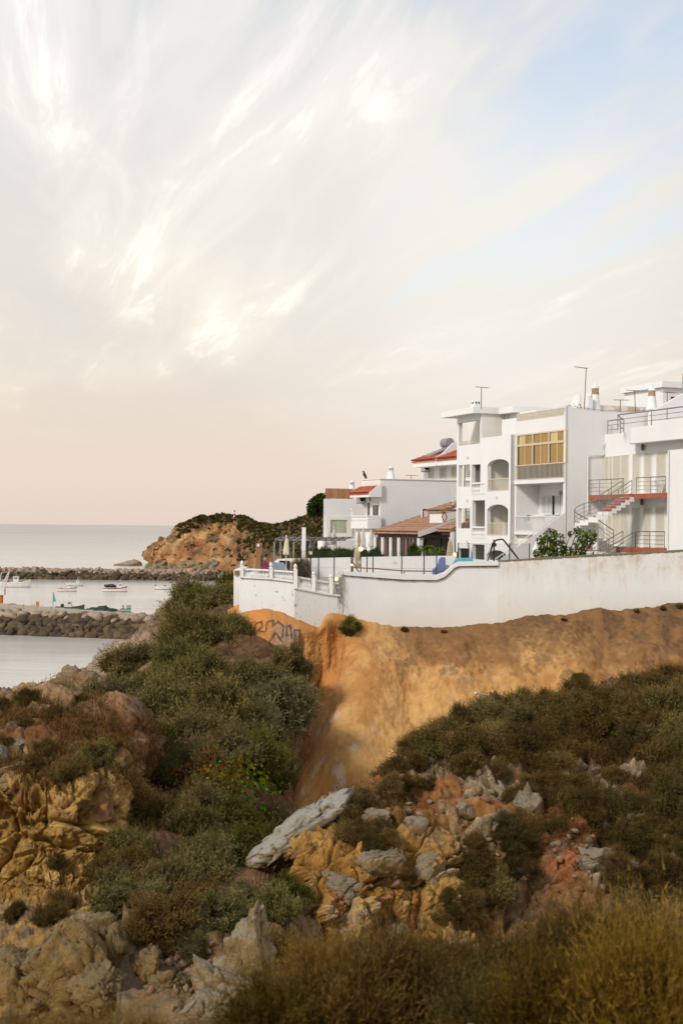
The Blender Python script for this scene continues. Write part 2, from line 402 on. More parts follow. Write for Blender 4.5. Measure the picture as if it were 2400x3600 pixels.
M['pane_brown'] = glass('brown_curtain_pane', (0.18, 0.10, 0.075), 0.1, 0.5)
def lamp_mat(name, col, e):
    m, t = new_mat(name); finish(t, tuple(col), 0.4, Emission_Color=tuple(col)+(1,), Emission_Strength=e); return m
M['lamp_warm'] = lamp_mat('lit_globe_lamp', (1.0, 0.62, 0.25), 1.6)
M['lamp_glass'] = plain('lantern_glass', (0.62, 0.58, 0.42), 0.3)

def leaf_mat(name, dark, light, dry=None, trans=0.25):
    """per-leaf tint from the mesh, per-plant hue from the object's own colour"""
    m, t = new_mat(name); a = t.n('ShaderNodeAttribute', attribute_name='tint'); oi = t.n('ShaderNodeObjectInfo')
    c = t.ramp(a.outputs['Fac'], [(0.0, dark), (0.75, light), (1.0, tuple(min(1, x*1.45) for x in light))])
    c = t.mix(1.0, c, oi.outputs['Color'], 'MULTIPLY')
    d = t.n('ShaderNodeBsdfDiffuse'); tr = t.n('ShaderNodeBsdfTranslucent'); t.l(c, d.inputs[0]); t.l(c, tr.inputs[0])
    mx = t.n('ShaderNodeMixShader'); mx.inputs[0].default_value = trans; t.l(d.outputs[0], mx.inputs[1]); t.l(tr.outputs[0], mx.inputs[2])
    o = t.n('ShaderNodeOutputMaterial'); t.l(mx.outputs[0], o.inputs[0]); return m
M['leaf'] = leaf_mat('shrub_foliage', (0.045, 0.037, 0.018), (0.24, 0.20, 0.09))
M['leaf_green'] = leaf_mat('green_foliage', (0.02, 0.035, 0.010), (0.085, 0.11, 0.026), trans=0.35)
M['vine'] = plain('dry_vine', (0.26, 0.20, 0.15), 0.9, var=0.3)
M['twig'] = plain('brown_twig', (0.045, 0.032, 0.022), 0.9, var=0.3)  # twig brown kept extra dark: the shade inside the bushes is in this colour
M['bark'] = plain('bark', (0.11, 0.08, 0.06), 0.9, var=0.3, scale=8)

# sea: glossy water with wind ripples, calmer bands
m, t = new_mat('sea_water'); p = pos(t)
n1 = t.noise(t.mapping(p, scale=(0.35, 0.9, 1)), 1.0, 5, 0.6, 0.4); n2 = t.noise(t.mapping(p, scale=(0.020, 0.075, 1)), 1.0, 4, 0.6, 0.5)
n3 = t.noise(t.mapping(p, scale=(0.0025, 0.016, 1)), 1.0, 3, 0.5, 0.3)
hgt = t.math('ADD', t.math('MULTIPLY', n1, 0.30), t.math('ADD', t.math('MULTIPLY', n2, 1.6), t.math('MULTIPLY', n3, 2.5)))
spy = t.n('ShaderNodeSeparateXYZ'); t.l(p, spy.inputs[0]); open_sea = t.ramp(t.math('MULTIPLY', t.math('SUBTRACT', spy.outputs[1], 520), 0.0004), [(0, (0, 0, 0)), (0.35, (0.6,)*3), (1, (1, 1, 1))])
sea_c = t.mix(t.ramp(n3, [(0.35, (0, 0, 0)), (0.65, (1, 1, 1))]), (0.52, 0.485, 0.43), (0.64, 0.59, 0.515))
sea_c = t.mix(open_sea, sea_c, t.mix(t.ramp(n3, [(0.40, (0, 0, 0)), (0.6, (1, 1, 1))]), (0.10, 0.115, 0.125), (0.20, 0.21, 0.21)))
bs = finish(t, sea_c, t.ramp(n3, [(0.3, (0.12,)*3), (0.7, (0.22,)*3)]), bump=hgt, bstr=0.22, bdist=0.5, spec=0.5)
bs.inputs['IOR'].default_value = 1.33
M['sea'] = m

M['cliff'] = attr_mat('ochre_cliff', bscale=2.0, bstr=0.40, bdist=0.08, var=0.15, fine=16)
M['rocky'] = attr_mat('rocky_earth', bscale=3.5, bstr=0.8, bdist=0.08, var=0.42, fine=20)
M['headland'] = attr_mat('headland_rock', bscale=0.16, bstr=0.8, bdist=1.2, var=0.38, fine=0.8)
M['plainland'] = attr_mat('earth', bscale=2.0, bstr=0.5, bdist=0.05, var=0.25, fine=20)
def stone(name, cols, dirt, scale=2.5, crust=None, bstr=0.6, bdist=0.05):
    """stone: a hue per piece, pitted; optional pale crust on weathered upper faces and dark lichen"""
    m, t = new_mat(name); oi = t.n('ShaderNodeObjectInfo'); p = pos(t)
    c = t.ramp(oi.outputs['Random'], [(i/(len(cols)-1), q) for i, q in enumerate(cols)])
    n1 = t.noise(p, scale, 7, 0.68, 0.4); n2 = t.noise(p, scale*6, 5, 0.7)
    c = t.mix(1.0, c, t.ramp(n1, [(0.28, (0.55,)*3), (0.5, (1, 1, 1)), (0.75, (1.3,)*3)]), 'MULTIPLY')
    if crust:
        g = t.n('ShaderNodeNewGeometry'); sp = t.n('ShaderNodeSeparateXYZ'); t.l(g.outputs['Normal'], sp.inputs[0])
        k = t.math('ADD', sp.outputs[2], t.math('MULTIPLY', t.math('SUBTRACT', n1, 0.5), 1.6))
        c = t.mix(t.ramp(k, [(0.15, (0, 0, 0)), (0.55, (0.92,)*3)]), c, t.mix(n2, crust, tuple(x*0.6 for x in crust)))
    c = t.mix(t.ramp(n2, [(0.56, (0, 0, 0)), (0.72, (0.75,)*3)]), c, dirt)
    finish(t, c, 0.92, bump=t.math('ADD', n1, t.math('MULTIPLY', n2, 0.5)), bstr=bstr, bdist=bdist, spec=0.12); return m
M['limestone'] = stone('grey_limestone', [(0.20, 0.13, 0.06), (0.27, 0.17, 0.07), (0.14, 0.10, 0.06)], (0.03, 0.024, 0.018), 2.6, crust=(0.31, 0.255, 0.175), bstr=1.0, bdist=0.10)
M['dark_limestone'] = stone('shaded_side_limestone', [(0.27, 0.165, 0.055), (0.34, 0.21, 0.072), (0.19, 0.12, 0.048)], (0.025, 0.02, 0.014), 2.8, crust=(0.285, 0.205, 0.10), bstr=1.0, bdist=0.12)  # limestone copy for rocks standing in shade, that shade put into its colour
M['ochre_rock'] = stone('ochre_limestone', [(0.36, 0.22, 0.085), (0.42, 0.275, 0.12), (0.30, 0.185, 0.085)], (0.085, 0.06, 0.035), 2.2, crust=(0.34, 0.24, 0.135), bstr=1.0, bdist=0.10)
M['red_stone'] = stone('reddish_rubble', [(0.22, 0.11, 0.07), (0.30, 0.19, 0.11), (0.16, 0.09, 0.07)], (0.07, 0.04, 0.03), 5.0)
M['pale_ledge'] = stone('pale_ledge_limestone', [(0.30, 0.22, 0.13), (0.34, 0.26, 0.16)], (0.06, 0.05, 0.04), 2.6, crust=(0.43, 0.395, 0.33), bstr=1.0, bdist=0.10)
M['pinnacle'] = stone('pinnacle_limestone', [(0.28, 0.19, 0.085), (0.34, 0.23, 0.10)], (0.035, 0.028, 0.02), 3.2, crust=(0.36, 0.295, 0.195), bstr=1.0, bdist=0.10)
M['armour'] = stone('armour_rock', [(0.36, 0.25, 0.175), (0.28, 0.21, 0.155), (0.40, 0.28, 0.19), (0.25, 0.20, 0.165), (0.36, 0.265, 0.195)], (0.11, 0.075, 0.05), 0.9, bdist=0.1)
M['armour_wet'] = stone('tide_line_rock', [(0.075, 0.055, 0.036), (0.12, 0.085, 0.048), (0.055, 0.043, 0.033), (0.17, 0.115, 0.06)], (0.035, 0.03, 0.025), 0.9, bdist=0.1)
# ------------------------------------------------------------------ terrain: lofted patches with real depth
def crw(n_ctrl, n_out):
    """Catmull-Rom weight matrix (n_out, n_ctrl)"""
    Wt = np.zeros((n_out, n_ctrl))
    for k, t in enumerate(np.linspace(0, n_ctrl-1, n_out)):
        i = min(int(t), n_ctrl-2); f = t-i
        b = (-0.5*f+f*f-0.5*f**3, 1-2.5*f*f+1.5*f**3, 0.5*f+2*f*f-1.5*f**3, -0.5*f*f+0.5*f**3)
        for j, wv in zip((i-1, i, i+1, i+2), b): Wt[k, min(max(j, 0), n_ctrl-1)] += wv
    return Wt
def Wnp(px, py, d):
    x = (px-1200)/FPX; y = (1850-py)/FPX
    return np.stack([(x*CR-y*SR)*d, d, EYE+(x*SR+y*CR)*d], -1)
def grid_normals(G):
    du = np.gradient(G, axis=1); dv = np.gradient(G, axis=0); n = np.cross(du, dv)
    n /= np.maximum(np.linalg.norm(n, axis=-1, keepdims=True), 1e-9)
    flip = (n*(np.array((0, 0, EYE))-G)).sum(-1).mean() < 0
    return -n if flip else n
def loft(ctrl, nv, nu):
    A = np.array(ctrl, float); wr = crw(A.shape[0], nv); wc = crw(A.shape[1], nu)
    B = np.einsum('ri,ijk,cj->rck', wr, A, wc)
    return Wnp(B[..., 0], B[..., 1], B[..., 2]), B[..., 0], B[..., 1]
def grid_faces(nv, nu):
    i = np.arange(nv*nu).reshape(nv, nu)
    return np.stack([i[:-1, :-1], i[:-1, 1:], i[1:, 1:], i[1:, :-1]], -1).reshape(-1, 4)
class Patch:
    def __init__(s, name, ctrl, nv, nu, disp, colour, mat, smooth=True):
        G, px, py = loft(ctrl, nv, nu); Nn = grid_normals(G)
        h = disp(G, px, py)
        if isinstance(h, tuple): G = G+Nn*h[0][..., None]+h[1]
        else: G = G+Nn*h[..., None]
        s.G = G; s.N = grid_normals(G); s.px, s.py = project(G)
        c = colour(G, px, py, s.N, h[0] if isinstance(h, tuple) else h)
        me = np_mesh(name, G.reshape(-1, 3), grid_faces(nv, nu), (mat,), smooth, {'col': np.clip(c, 0.005, 1).reshape(-1, 3)})
        s.o = link(name, me); props(s.o, kind='structure')
    def at(s, px, py):
        """surface point and normal seen at a pixel (nearest surface when several)"""
        e = np.hypot(s.px-px, s.py-py); m = e.min(); ok = np.argwhere(e < m+9)
        r, c = min(ok, key=lambda q: s.G[q[0], q[1], 1])
        return Vector(s.G[r, c]), Vector(s.N[r, c]), m
def lerpc(a, b, f): return np.array(a)*(1-f[..., None])+np.array(b)*f[..., None] if not isinstance(a, np.ndarray) or a.ndim == 1 else a*(1-f[..., None])+np.array(b)*f[..., None]

# sea
sz = 30000
sea = link('sea', np_mesh('sea', [(-sz, -200, 0), (sz, -200, 0), (sz, sz, 0), (-sz, sz, 0)], [(0, 1, 2, 3)], (M['sea'],)))
props(sea, kind='structure')

# --- A: smooth ochre cliff under the sea wall
WALL_D = [(600, 72.5), (842, 72.0), (1035, 71.6), (1200, 72.6), (1560, 73.8), (2000, 75.0), (2400, 76.5), (2600, 77.2), (3400, 80)]
def wall_d(px): return float(np.interp(px, [a for a, b in WALL_D], [b for a, b in WALL_D]))
topA = [(800, 2185), (860, 2158), (950, 2152), (1060, 2182), (1120, 2205), (1150, 2160), (1205, 2170), (1300, 2185), (1420, 2205), (1580, 2211), (1800, 2182), (2000, 2160), (2200, 2140), (2500, 2120), (3150, 2080)]
def rowA(dy, off, shift):
    r = []
    for i, (x, y) in enumerate(topA):
        k = min(i, 13); r.append((x+shift[k], y+dy[k] if isinstance(dy, list) else y+dy, wall_d(x)+(off[k] if isinstance(off, list) else off)))
    return r
z14 = [0]*14
ctrlA = [rowA(-40, 1.6, z14), rowA(0, -0.15, z14),
         rowA([60, 70, 75, 60, 45, 70, 60, 55, 50, 45, 45, 45, 45, 45], [-0.3, -0.5, -0.7, -0.45, -0.35, -0.35, -0.4, -0.9, -1.2, -1.2, -1.1, -1.0, -1.0, -1.0], [-8, -8, -6, 0, -2, 0, -6, -8, -10, -10, -10, -5, 0, 0]),
         rowA([160, 170, 180, 160, 140, 170, 160, 160, 150, 140, 130, 130, 130, 130], [-1.0, -1.3, -1.5, -0.9, -0.55, -0.45, -0.75, -2.3, -2.8, -2.8, -2.6, -2.4, -2.4, -2.4], [-14, -14, -10, -2, -8, -8, -18, -25, -30, -30, -30, -15, 0, 0]),
         rowA([290, 300, 310, 300, 280, 290, 300, 310, 300, 290, 270, 270, 270, 270], [-2.2, -2.5, -2.7, -1.6, -0.8, -0.8, -2.3, -4.2, -4.9, -4.9, -4.6, -4.4, -4.4, -4.4], [-10, -10, -8, -12, -30, -40, -50, -60, -70, -70, -60, -30, 0, 0]),
         rowA([470, 470, 470, 470, 450, 460, 480, 500, 490, 480, 460, 460, 460, 460], [-3.8, -4.0, -4.2, -3.2, -2.9, -3.4, -5.0, -6.8, -7.5, -7.5, -7.2, -7.0, -7.0, -7.0], [40, 20, 0, -40, -80, -75, -85, -100, -110, -110, -90, -40, 0, 0]),
         rowA([680, 680, 690, 680, 660, 680, 690, 700, 690, 690, 690, 690, 690, 690], [-5.5, -5.8, -6.0, -5.2, -5.2, -6.0, -7.6, -9.6, -10.4, -10.4, -10, -9.6, -9.6, -9.6], [90, 60, 30, -70, -110, -110, -120, -120, -130, -130, -100, -40, 0, 0]),
         rowA([800]*14, [-7, -7, -7, -6.4, -6.4, -7.4, -9, -11.2, -12, -12, -12, -11, -11, -11], [100, 70, 40, -80, -130, -120, -130, -130, -140, -140, -100, -40, 0, 0])]
def dispA(G, px, py):
    q = G*np.array((0.35, 0.35, 0.22)); d = 0.34*fbm(q, 3, 5)+0.9*np.exp(-((px-1290+(py-2300)*0.18)/120.)**2)*sstep(2200, 2420, py)*(1-0.6*sstep(2600, 2850, py))
    run = fbm(G*np.array((1.5, 1.5, 0.28)), 4, 21)                       # rain runnels down the face
    d = d+0.075*run+0.02*ridged(G*np.array((2.2, 2.2, 0.5)), 3, 35)+0.04*fbm(G*2.6, 4, 31)+0.03*fbm(G*8, 3, 33)
    # open crease in the fold left of the bulge
    cx = 1195-(py-2180)*0.09+12*np.sin(py/60.); d = d-0.5*np.exp(-((px-cx)/26.)**2)*sstep(2170, 2260, py)*(1-sstep(2400, 2520, py))
    cx2 = 1062-(py-2180)*0.02; d = d-0.5*np.exp(-((px-cx2)/14.)**2)*sstep(2200, 2290, py)*(1-sstep(2420, 2560, py))
    rim = np.interp(px, [x for x, y in topA], [y for x, y in topA]); top = sstep(-4, 70, py-rim); q = G*np.array((1, 0, 0))
    lip = np.zeros_like(G); lip[..., 2] = (0.09*fbm(q*0.6, 3, 36)+0.045*fbm(q*3.3, 4, 37))*np.exp(-((py-rim)/45.)**2)
    return d*top, lip
def colA(G, px, py, Nn, h):
    a = fbm(G*np.array((0.5, 0.5, 0.30)), 5, 41); b = fbm(G*np.array((1.7, 1.7, 0.13)), 5, 42); c = fbm(G*1.1, 5, 43); e = fbm(G*5, 3, 48)
    col = lerpc((0.43, 0.205, 0.065), (0.55, 0.305, 0.11), sstep(-0.5, 0.6, a+0.4*b))
    col = lerpc(col, (0.55, 0.34, 0.16), sstep(0.3, 1.0, c)*0.6)
    col = lerpc(col, (0.55, 0.215, 0.06), sstep(1290, 1150, px)*sstep(2600, 2300, py)*sstep(-0.6, 0.5, b)*0.8)     # fresh orange clay by the fold
    st = sstep(-0.15, 0.75, b+0.5*a+0.35*e)
    # brown weathering crust hanging down from the rim on the right
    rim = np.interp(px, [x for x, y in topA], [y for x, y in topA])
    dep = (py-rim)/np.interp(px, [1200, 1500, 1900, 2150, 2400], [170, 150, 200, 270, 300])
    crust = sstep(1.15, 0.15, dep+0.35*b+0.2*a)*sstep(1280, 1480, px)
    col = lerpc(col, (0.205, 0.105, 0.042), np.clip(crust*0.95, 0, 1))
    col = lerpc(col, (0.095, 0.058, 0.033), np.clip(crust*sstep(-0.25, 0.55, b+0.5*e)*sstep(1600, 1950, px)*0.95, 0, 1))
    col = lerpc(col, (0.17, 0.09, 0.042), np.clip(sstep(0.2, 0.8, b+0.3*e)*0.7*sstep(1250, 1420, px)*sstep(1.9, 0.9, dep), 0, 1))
    col = lerpc(col, (0.52, 0.40, 0.29), np.clip(sstep(0.6, 1.0, fbm(G*np.array((1.2, 1.2, 0.5)), 4, 49)+0.2*e)*sstep(2450, 2650, py)*0.7, 0, 1))
    # graffiti on the clay left of the fold: painted strokes
    def seg(x0, y0, x1, y1):
        t = np.clip(((px-x0)*(x1-x0)+(py-y0)*(y1-y0))/((x1-x0)**2+(y1-y0)**2), 0, 1)
        return np.hypot(px-(x0+t*(x1-x0)), py-(y0+t*(y1-y0)))
    strokes = [[(862, 2250), (866, 2215), (888, 2212), (898, 2224), (902, 2205)], [(902, 2205), (905, 2192), (922, 2190), (924, 2206), (910, 2222), (930, 2226)],
               [(936, 2225), (940, 2192), (962, 2184), (958, 2205), (978, 2190), (996, 2205), (990, 2245)], [(1004, 2240), (1006, 2206), (1020, 2200), (1022, 2250)],
               [(1032, 2260), (1034, 2215), (1052, 2214), (1056, 2270)], [(948, 2262), (968, 2230), (990, 2262)]]
    dm = np.full(px.shape, 999.0)
    for stk in strokes:
        for (x0, y0), (x1, y1) in zip(stk[:-1], stk[1:]): dm = np.minimum(dm, seg(x0, y0, x1, y1))
    fillm = sstep(945, 985, px)*sstep(1062, 1040, px)*sstep(2185, 2215, py)*sstep(2310, 2280, py)
    col = lerpc(col, (0.30, 0.27, 0.22), np.clip(fillm*(0.55+0.3*b), 0, 0.8))
    col = lerpc(col, (0.07, 0.06, 0.055), sstep(4.6, 2.4, dm+1.0*e)*0.85)
    return col
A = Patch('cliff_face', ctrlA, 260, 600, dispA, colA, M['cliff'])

ROTB = np.array(Matrix.Rotation(math.radians(24), 3, 'Y'))
def craggy(G, seed, scales=((0.5, 0.50), (1.25, 0.25), (3.1, 0.095), (7.0, 0.04))):
    """broken limestone: blocks standing proud of each other at several sizes, open joints along a tilted bedding"""
    q = G+0.28*np.stack([fbm(G*0.9+k*11.3, 3, seed+k) for k in range(3)], -1); q = q@ROTB; d = 0; hue = 0
    for i, (sc, a) in enumerate(scales):
        f1, f2, cid = worley(q*sc*np.array((1, 1, 1.1)), seed+i*31)
        pl = np.clip((f2-f1)/0.17, 0, 1); pl = pl*(2-pl); d = d+a*(pl*(0.55+0.8*cid)-0.72); hue = hue+(cid-0.5)*(0.6 if i == 1 else 0.4 if i == 2 else 0.3 if i == 0 else 0.1)
    return d, hue
HUE = {}
# --- B: overgrown slope between the wall corner and the gully
ctrlB = [[(100, 2560, 84), (230, 2450, 86), (420, 2260, 92), (600, 2150, 98), (840, 2100, 100), (960, 2100, 100)],
         [(190, 2510, 66), (345, 2445, 70), (560, 2265, 76), (690, 2155, 81), (835, 2115, 83), (930, 2130, 83)],
         [(300, 2535, 62), (445, 2425, 66), (600, 2320, 70), (715, 2235, 73), (830, 2200, 72.5), (930, 2230, 72)],
         [(390, 2610, 55), (550, 2500, 58), (700, 2420, 61), (820, 2390, 64), (950, 2340, 67.5), (1065, 2350, 70)],
         [(420, 2770, 48), (590, 2670, 50), (760, 2610, 53), (900, 2570, 56.5), (1010, 2560, 61), (1060, 2570, 66)],
         [(420, 2900, 42), (580, 2860, 43.5), (740, 2800, 46), (880, 2770, 50), (980, 2790, 55), (1040, 2810, 61)],
         [(430, 3080, 36.5), (600, 3070, 37), (750, 3030, 39), (880, 2990, 42), (1000, 2985, 46), (1100, 2990, 54)],
         [(420, 3300, 30.5), (600, 3310, 31), (760, 3260, 32), (900, 3200, 34), (1030, 3180, 37), (1150, 3180, 44)],
         [(400, 3700, 24), (600, 3700, 24), (800, 3700, 24), (950, 3650, 25.5), (1100, 3520, 29), (1250, 3450, 34)]]
def dispB(G, px, py):
    r = 0.5*fbm(G*0.35, 4, 51)+0.18*fbm(G*1.4, 4, 52)
    f1, f2, cid = worley(G*0.9, 5)
    rocky = sstep(3050, 3250, py)
    cr, HUE['B'] = craggy(G, 57)
    return r+0.12*np.clip(f2-f1, 0, 0.5)+rocky*0.12*cr+0.10*cr
def colB(G, px, py, Nn, h):
    a = fbm(G*0.5, 5, 55); b = fbm(G*2.2, 4, 56)
    col = lerpc((0.085, 0.042, 0.02), (0.16, 0.08, 0.036), sstep(-0.5, 0.6, a))
    col = lerpc(col, (0.26, 0.17, 0.085), sstep(0.2, 0.8, b)*0.3)
    col = lerpc(col, (0.22, 0.135, 0.055), sstep(3050, 3250, py)*0.7)
    col = lerpc(col, (0.16, 0.115, 0.07), sstep(3050, 3250, py)*sstep(-0.2, 0.3, HUE['B']+0.4*b)*0.8)
    col = lerpc(col, (0.46, 0.33, 0.22), sstep(640, 400, px)*sstep(2500, 2300, py)*0.8)
    return col
B = Patch('hillside', ctrlB, 300, 260, dispB, colB, M['rocky'], False)

# --- C: ochre limestone knoll on the left
ctrlC = [[(-260, 2500, 60), (0, 2500, 60), (150, 2500, 59), (320, 2540, 58), (480, 2570, 57), (600, 2640, 56)],
         [(-260, 2420, 48), (0, 2440, 47), (150, 2440, 47), (300, 2480, 47), (455, 2500, 48), (560, 2590, 50)],
         [(-260, 2560, 43.5), (0, 2545, 43.5), (150, 2540, 43.5), (310, 2580, 43.5), (450, 2620, 44.5), (545, 2700, 47)],
         [(-260, 2680, 41), (0, 2670, 41), (150, 2680, 41), (300, 2720, 41), (420, 2780, 42), (515, 2840, 44.5)],
         [(-260, 2760, 39), (0, 2760, 39.2), (140, 2770, 39.3), (280, 2800, 39.5), (380, 2850, 40.5), (480, 2920, 43)],
         [(-260, 2930, 38.6), (0, 2910, 38.8), (130, 2920, 38.8), (250, 2930, 39.1), (345, 2960, 40), (440, 3000, 41.4)],
         [(-260, 3080, 38.2), (0, 3060, 38.4), (120, 3060, 38.4), (230, 3060, 38.6), (330, 3060, 39.2), (430, 3080, 40)],
         [(-260, 3210, 37.2), (0, 3200, 37.4), (110, 3200, 37.4), (230, 3200, 37.4), (340, 3190, 37.6), (450, 3200, 38)],
         [(-260, 3400, 31.5), (0, 3400, 32), (130, 3400, 32), (260, 3390, 32), (370, 3380, 32), (470, 3380, 32)],
         [(-260, 3750, 24.5), (0, 3750, 24.5), (150, 3750, 24.5), (300, 3750, 24.5), (420, 3750, 24.5), (520, 3750, 24.5)]]
def rockdisp(G, sc, seed, warp=0.5):
    q = G*sc+warp*np.stack([fbm(G*sc*0.8, 3, seed+k) for k in range(3)], -1)
    f1, f2, cid = worley(q*np.array((1, 1, 1.35)), seed)
    crack = np.clip((f2-f1)/0.35, 0, 1)
    return crack, cid
def dispC(G, px, py):
    face = sstep(2620, 2780, py+40*fbm(G*0.4, 3, 77))
    cr, HUE['C'] = craggy(G, 61)
    d = 0.45*fbm(G*0.45, 4, 62)+0.10*fbm(G*2.2, 5, 63)+(1-face)*0.30*cr
    d = d+face*(1-0.8*sstep(3150, 3260, py))*(cr*1.0+0.05*ridged(G*6, 3, 71))
    pit = sstep(2560, 2700, py)*sstep(3000, 2820, py)*sstep(360, 100, px)
    f1, f2, c3 = worley(G*3.4, 75); d = d-pit*0.22*sstep(0.5, 0.15, f1)
    return d
def colC(G, px, py, Nn, h):
    a = fbm(G*0.6, 5, 81); b = fbm(G*2.4, 4, 82); g = fbm(G*1.2, 5, 84)
    soil = lerpc((0.16, 0.066, 0.024), (0.27, 0.13, 0.048), sstep(-0.5, 0.5, a))
    soil = lerpc(soil, (0.38, 0.235, 0.115), sstep(2540, 2450, py)*0.65)
    soil = lerpc(soil, (0.12, 0.085, 0.055), sstep(0.0, 0.6, g+0.5*b)*0.75)
    soil = lerpc(soil, (0.36, 0.22, 0.10), sstep(0.1, 0.6, b)*sstep(2560, 2640, py)*0.7)
    hue = HUE['C']
    rock = lerpc((0.27, 0.145, 0.034), (0.43, 0.265, 0.08), sstep(-0.35, 0.35, hue+0.25*a))
    rock = lerpc(rock, (0.36, 0.17, 0.075), sstep(0.25, 0.8, g)*0.7)
    rock = lerpc(rock, (0.20, 0.15, 0.09), sstep(3080, 3260, py)*sstep(-0.3, 0.4, hue+0.4*b)*0.85)
    f = sstep(2640, 2800, py+60*b+50*a)
    col = soil*(1-f[..., None])+rock*f[..., None]
    lich = sstep(0.25, 0.75, g+0.4*b)*sstep(2520, 2620, py)*sstep(2880, 2760, py)*sstep(260, 60, px)
    col = lerpc(col, (0.36, 0.33, 0.28), lich*0.8)
    return lerpc(col, (0.09, 0.065, 0.045), sstep(0.45, 0.85, b+0.3*g)*0.5)
ctrlC = [[(r[0][0]-560, r[0][1]+30, r[0][2]+1.0)]+r for r in ctrlC]
Cp = Patch('left_knoll', ctrlC, 360, 330, dispC, colC, M['rocky'], False)

# --- E: rocky hill on the right, in front of the cliff
def colE_ctrl(dx, dd, rows): return [(x+dx, y, d+dd) for x, y, d in rows]
rowsE = [[(1000, 3060, 43), (1150, 3000, 45), (1340, 2900, 48), (1480, 2780, 51), (1660, 2700, 54), (2000, 2650, 56), (2250, 2600, 57), (2560, 2550, 58)],
         [(1010, 2985, 37.5), (1150, 2890, 39), (1340, 2780, 41), (1480, 2620, 43.5), (1660, 2520, 46), (2000, 2470, 48), (2250, 2400, 49), (2560, 2350, 50)],
         [(1060, 3070, 36.2), (1180, 2980, 37), (1340, 2880, 38.6), (1500, 2750, 40.6), (1680, 2650, 42.6), (2000, 2610, 44), (2250, 2570, 45), (2560, 2520, 45.6)],
         [(1095, 3150, 35.6), (1210, 3070, 36), (1350, 2990, 36.8), (1520, 2880, 38.2), (1700, 2790, 39.6), (2000, 2760, 40.6), (2250, 2740, 41.4), (2560, 2700, 42)],
         [(1108, 3220, 35.3), (1225, 3160, 35.6), (1360, 3090, 36.2), (1540, 2990, 37), (1720, 2910, 37.9), (2000, 2890, 38.6), (2250, 2870, 39.2), (2560, 2850, 39.6)],
         [(1118, 3300, 35), (1235, 3260, 35.3), (1370, 3210, 35.8), (1550, 3110, 36.4), (1730, 3040, 37.2), (2000, 3030, 37.8), (2250, 3020, 38.2), (2560, 3000, 38.4)],
         [(1130, 3420, 34.6), (1250, 3390, 34.8), (1390, 3350, 35.2), (1570, 3270, 35.6), (1750, 3200, 36.2), (2000, 3190, 36.6), (2250, 3180, 36.8), (2560, 3160, 37)],
         [(1150, 3800, 32), (1270, 3780, 32), (1410, 3760, 32.4), (1590, 3700, 32.8), (1770, 3680, 33), (2000, 3660, 33), (2250, 3650, 33), (2560, 3640, 33)]]
ctrlE = []
for r in rowsE:
    x, y, d = r[0]; x9, y9, d9 = r[-1]; ctrlE.append([(x+95, y+25, d+8), (x+12, y+10, d+3.2)]+r+[(x9+640, y9-40, d9+1.5)])
def _m(G, seed): return fbm(G*0.7, 4, seed)*0.5+0.5
def dispE(G, px, py):
    d = 0.42*fbm(G*0.5, 4, 91)+0.15*fbm(G*2.0, 5, 92)+0.12*(ridged(G*1.6, 4, 90)-0.7)
    cr, HUE['E'] = craggy(G, 93)
    face = sstep(2860, 3020, py+50*fbm(G*0.5, 3, 95)+(1500-px)*0.10)
    out = sstep(0.46, 0.64, _m(G, 98))
    HUE['out'] = out
    d = d+(face+(1-face)*(0.18+0.75*out))*cr+0.03*fbm(G*8, 3, 99)
    # hollow under the brow
    d = d-0.9*np.exp(-(((px-1440)/42.)**2+((py-3045)/60.)**2))
    return d
def colE(G, px, py, Nn, h):
    a = fbm(G*0.7, 5, 101); b = fbm(G*2.6, 4, 102); g = fbm(G*1.5, 5, 104)
    soil = lerpc((0.15, 0.058, 0.018), (0.25, 0.108, 0.034), sstep(-0.5, 0.5, a))
    soil = lerpc(soil, (0.13, 0.085, 0.055), sstep(2750, 2500, py)*0.7)
    hue = HUE['E']
    rock = lerpc((0.29, 0.145, 0.033), (0.44, 0.26, 0.078), sstep(-0.35, 0.35, hue+0.25*a))
    rock = lerpc(rock, (0.38, 0.16, 0.055), sstep(0.2, 0.75, g+0.25*b)*0.85)
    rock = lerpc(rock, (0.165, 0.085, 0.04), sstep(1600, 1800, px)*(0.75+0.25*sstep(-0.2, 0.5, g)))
    rock = lerpc(rock, (0.40, 0.12, 0.045), np.exp(-(((px-1960)/60.)**2+((py-3000)/120.)**2))*0.95)
    f = sstep(2860, 3020, py+50*a+40*b+(1500-px)*0.10)
    grey = lerpc((0.17, 0.12, 0.06), (0.34, 0.27, 0.17), sstep(-0.3, 0.35, hue+0.4*b))
    f2 = np.clip(HUE['out']*1.1, 0, 1)*sstep(2500, 2600, py)
    soil = soil*(1-f2[..., None])+grey*f2[..., None]
    col = soil*(1-f[..., None])+rock*f[..., None]
    gq = sstep(0.22, 0.5, hue+0.5*g)*f*0.75
    col = col*(1-gq[..., None])+grey*gq[..., None]
    return lerpc(col, (0.085, 0.06, 0.042), sstep(0.40, 0.85, b+0.35*g)*0.65)
E = Patch('right_hill', ctrlE, 380, 460, dispE, colE, M['rocky'], False)

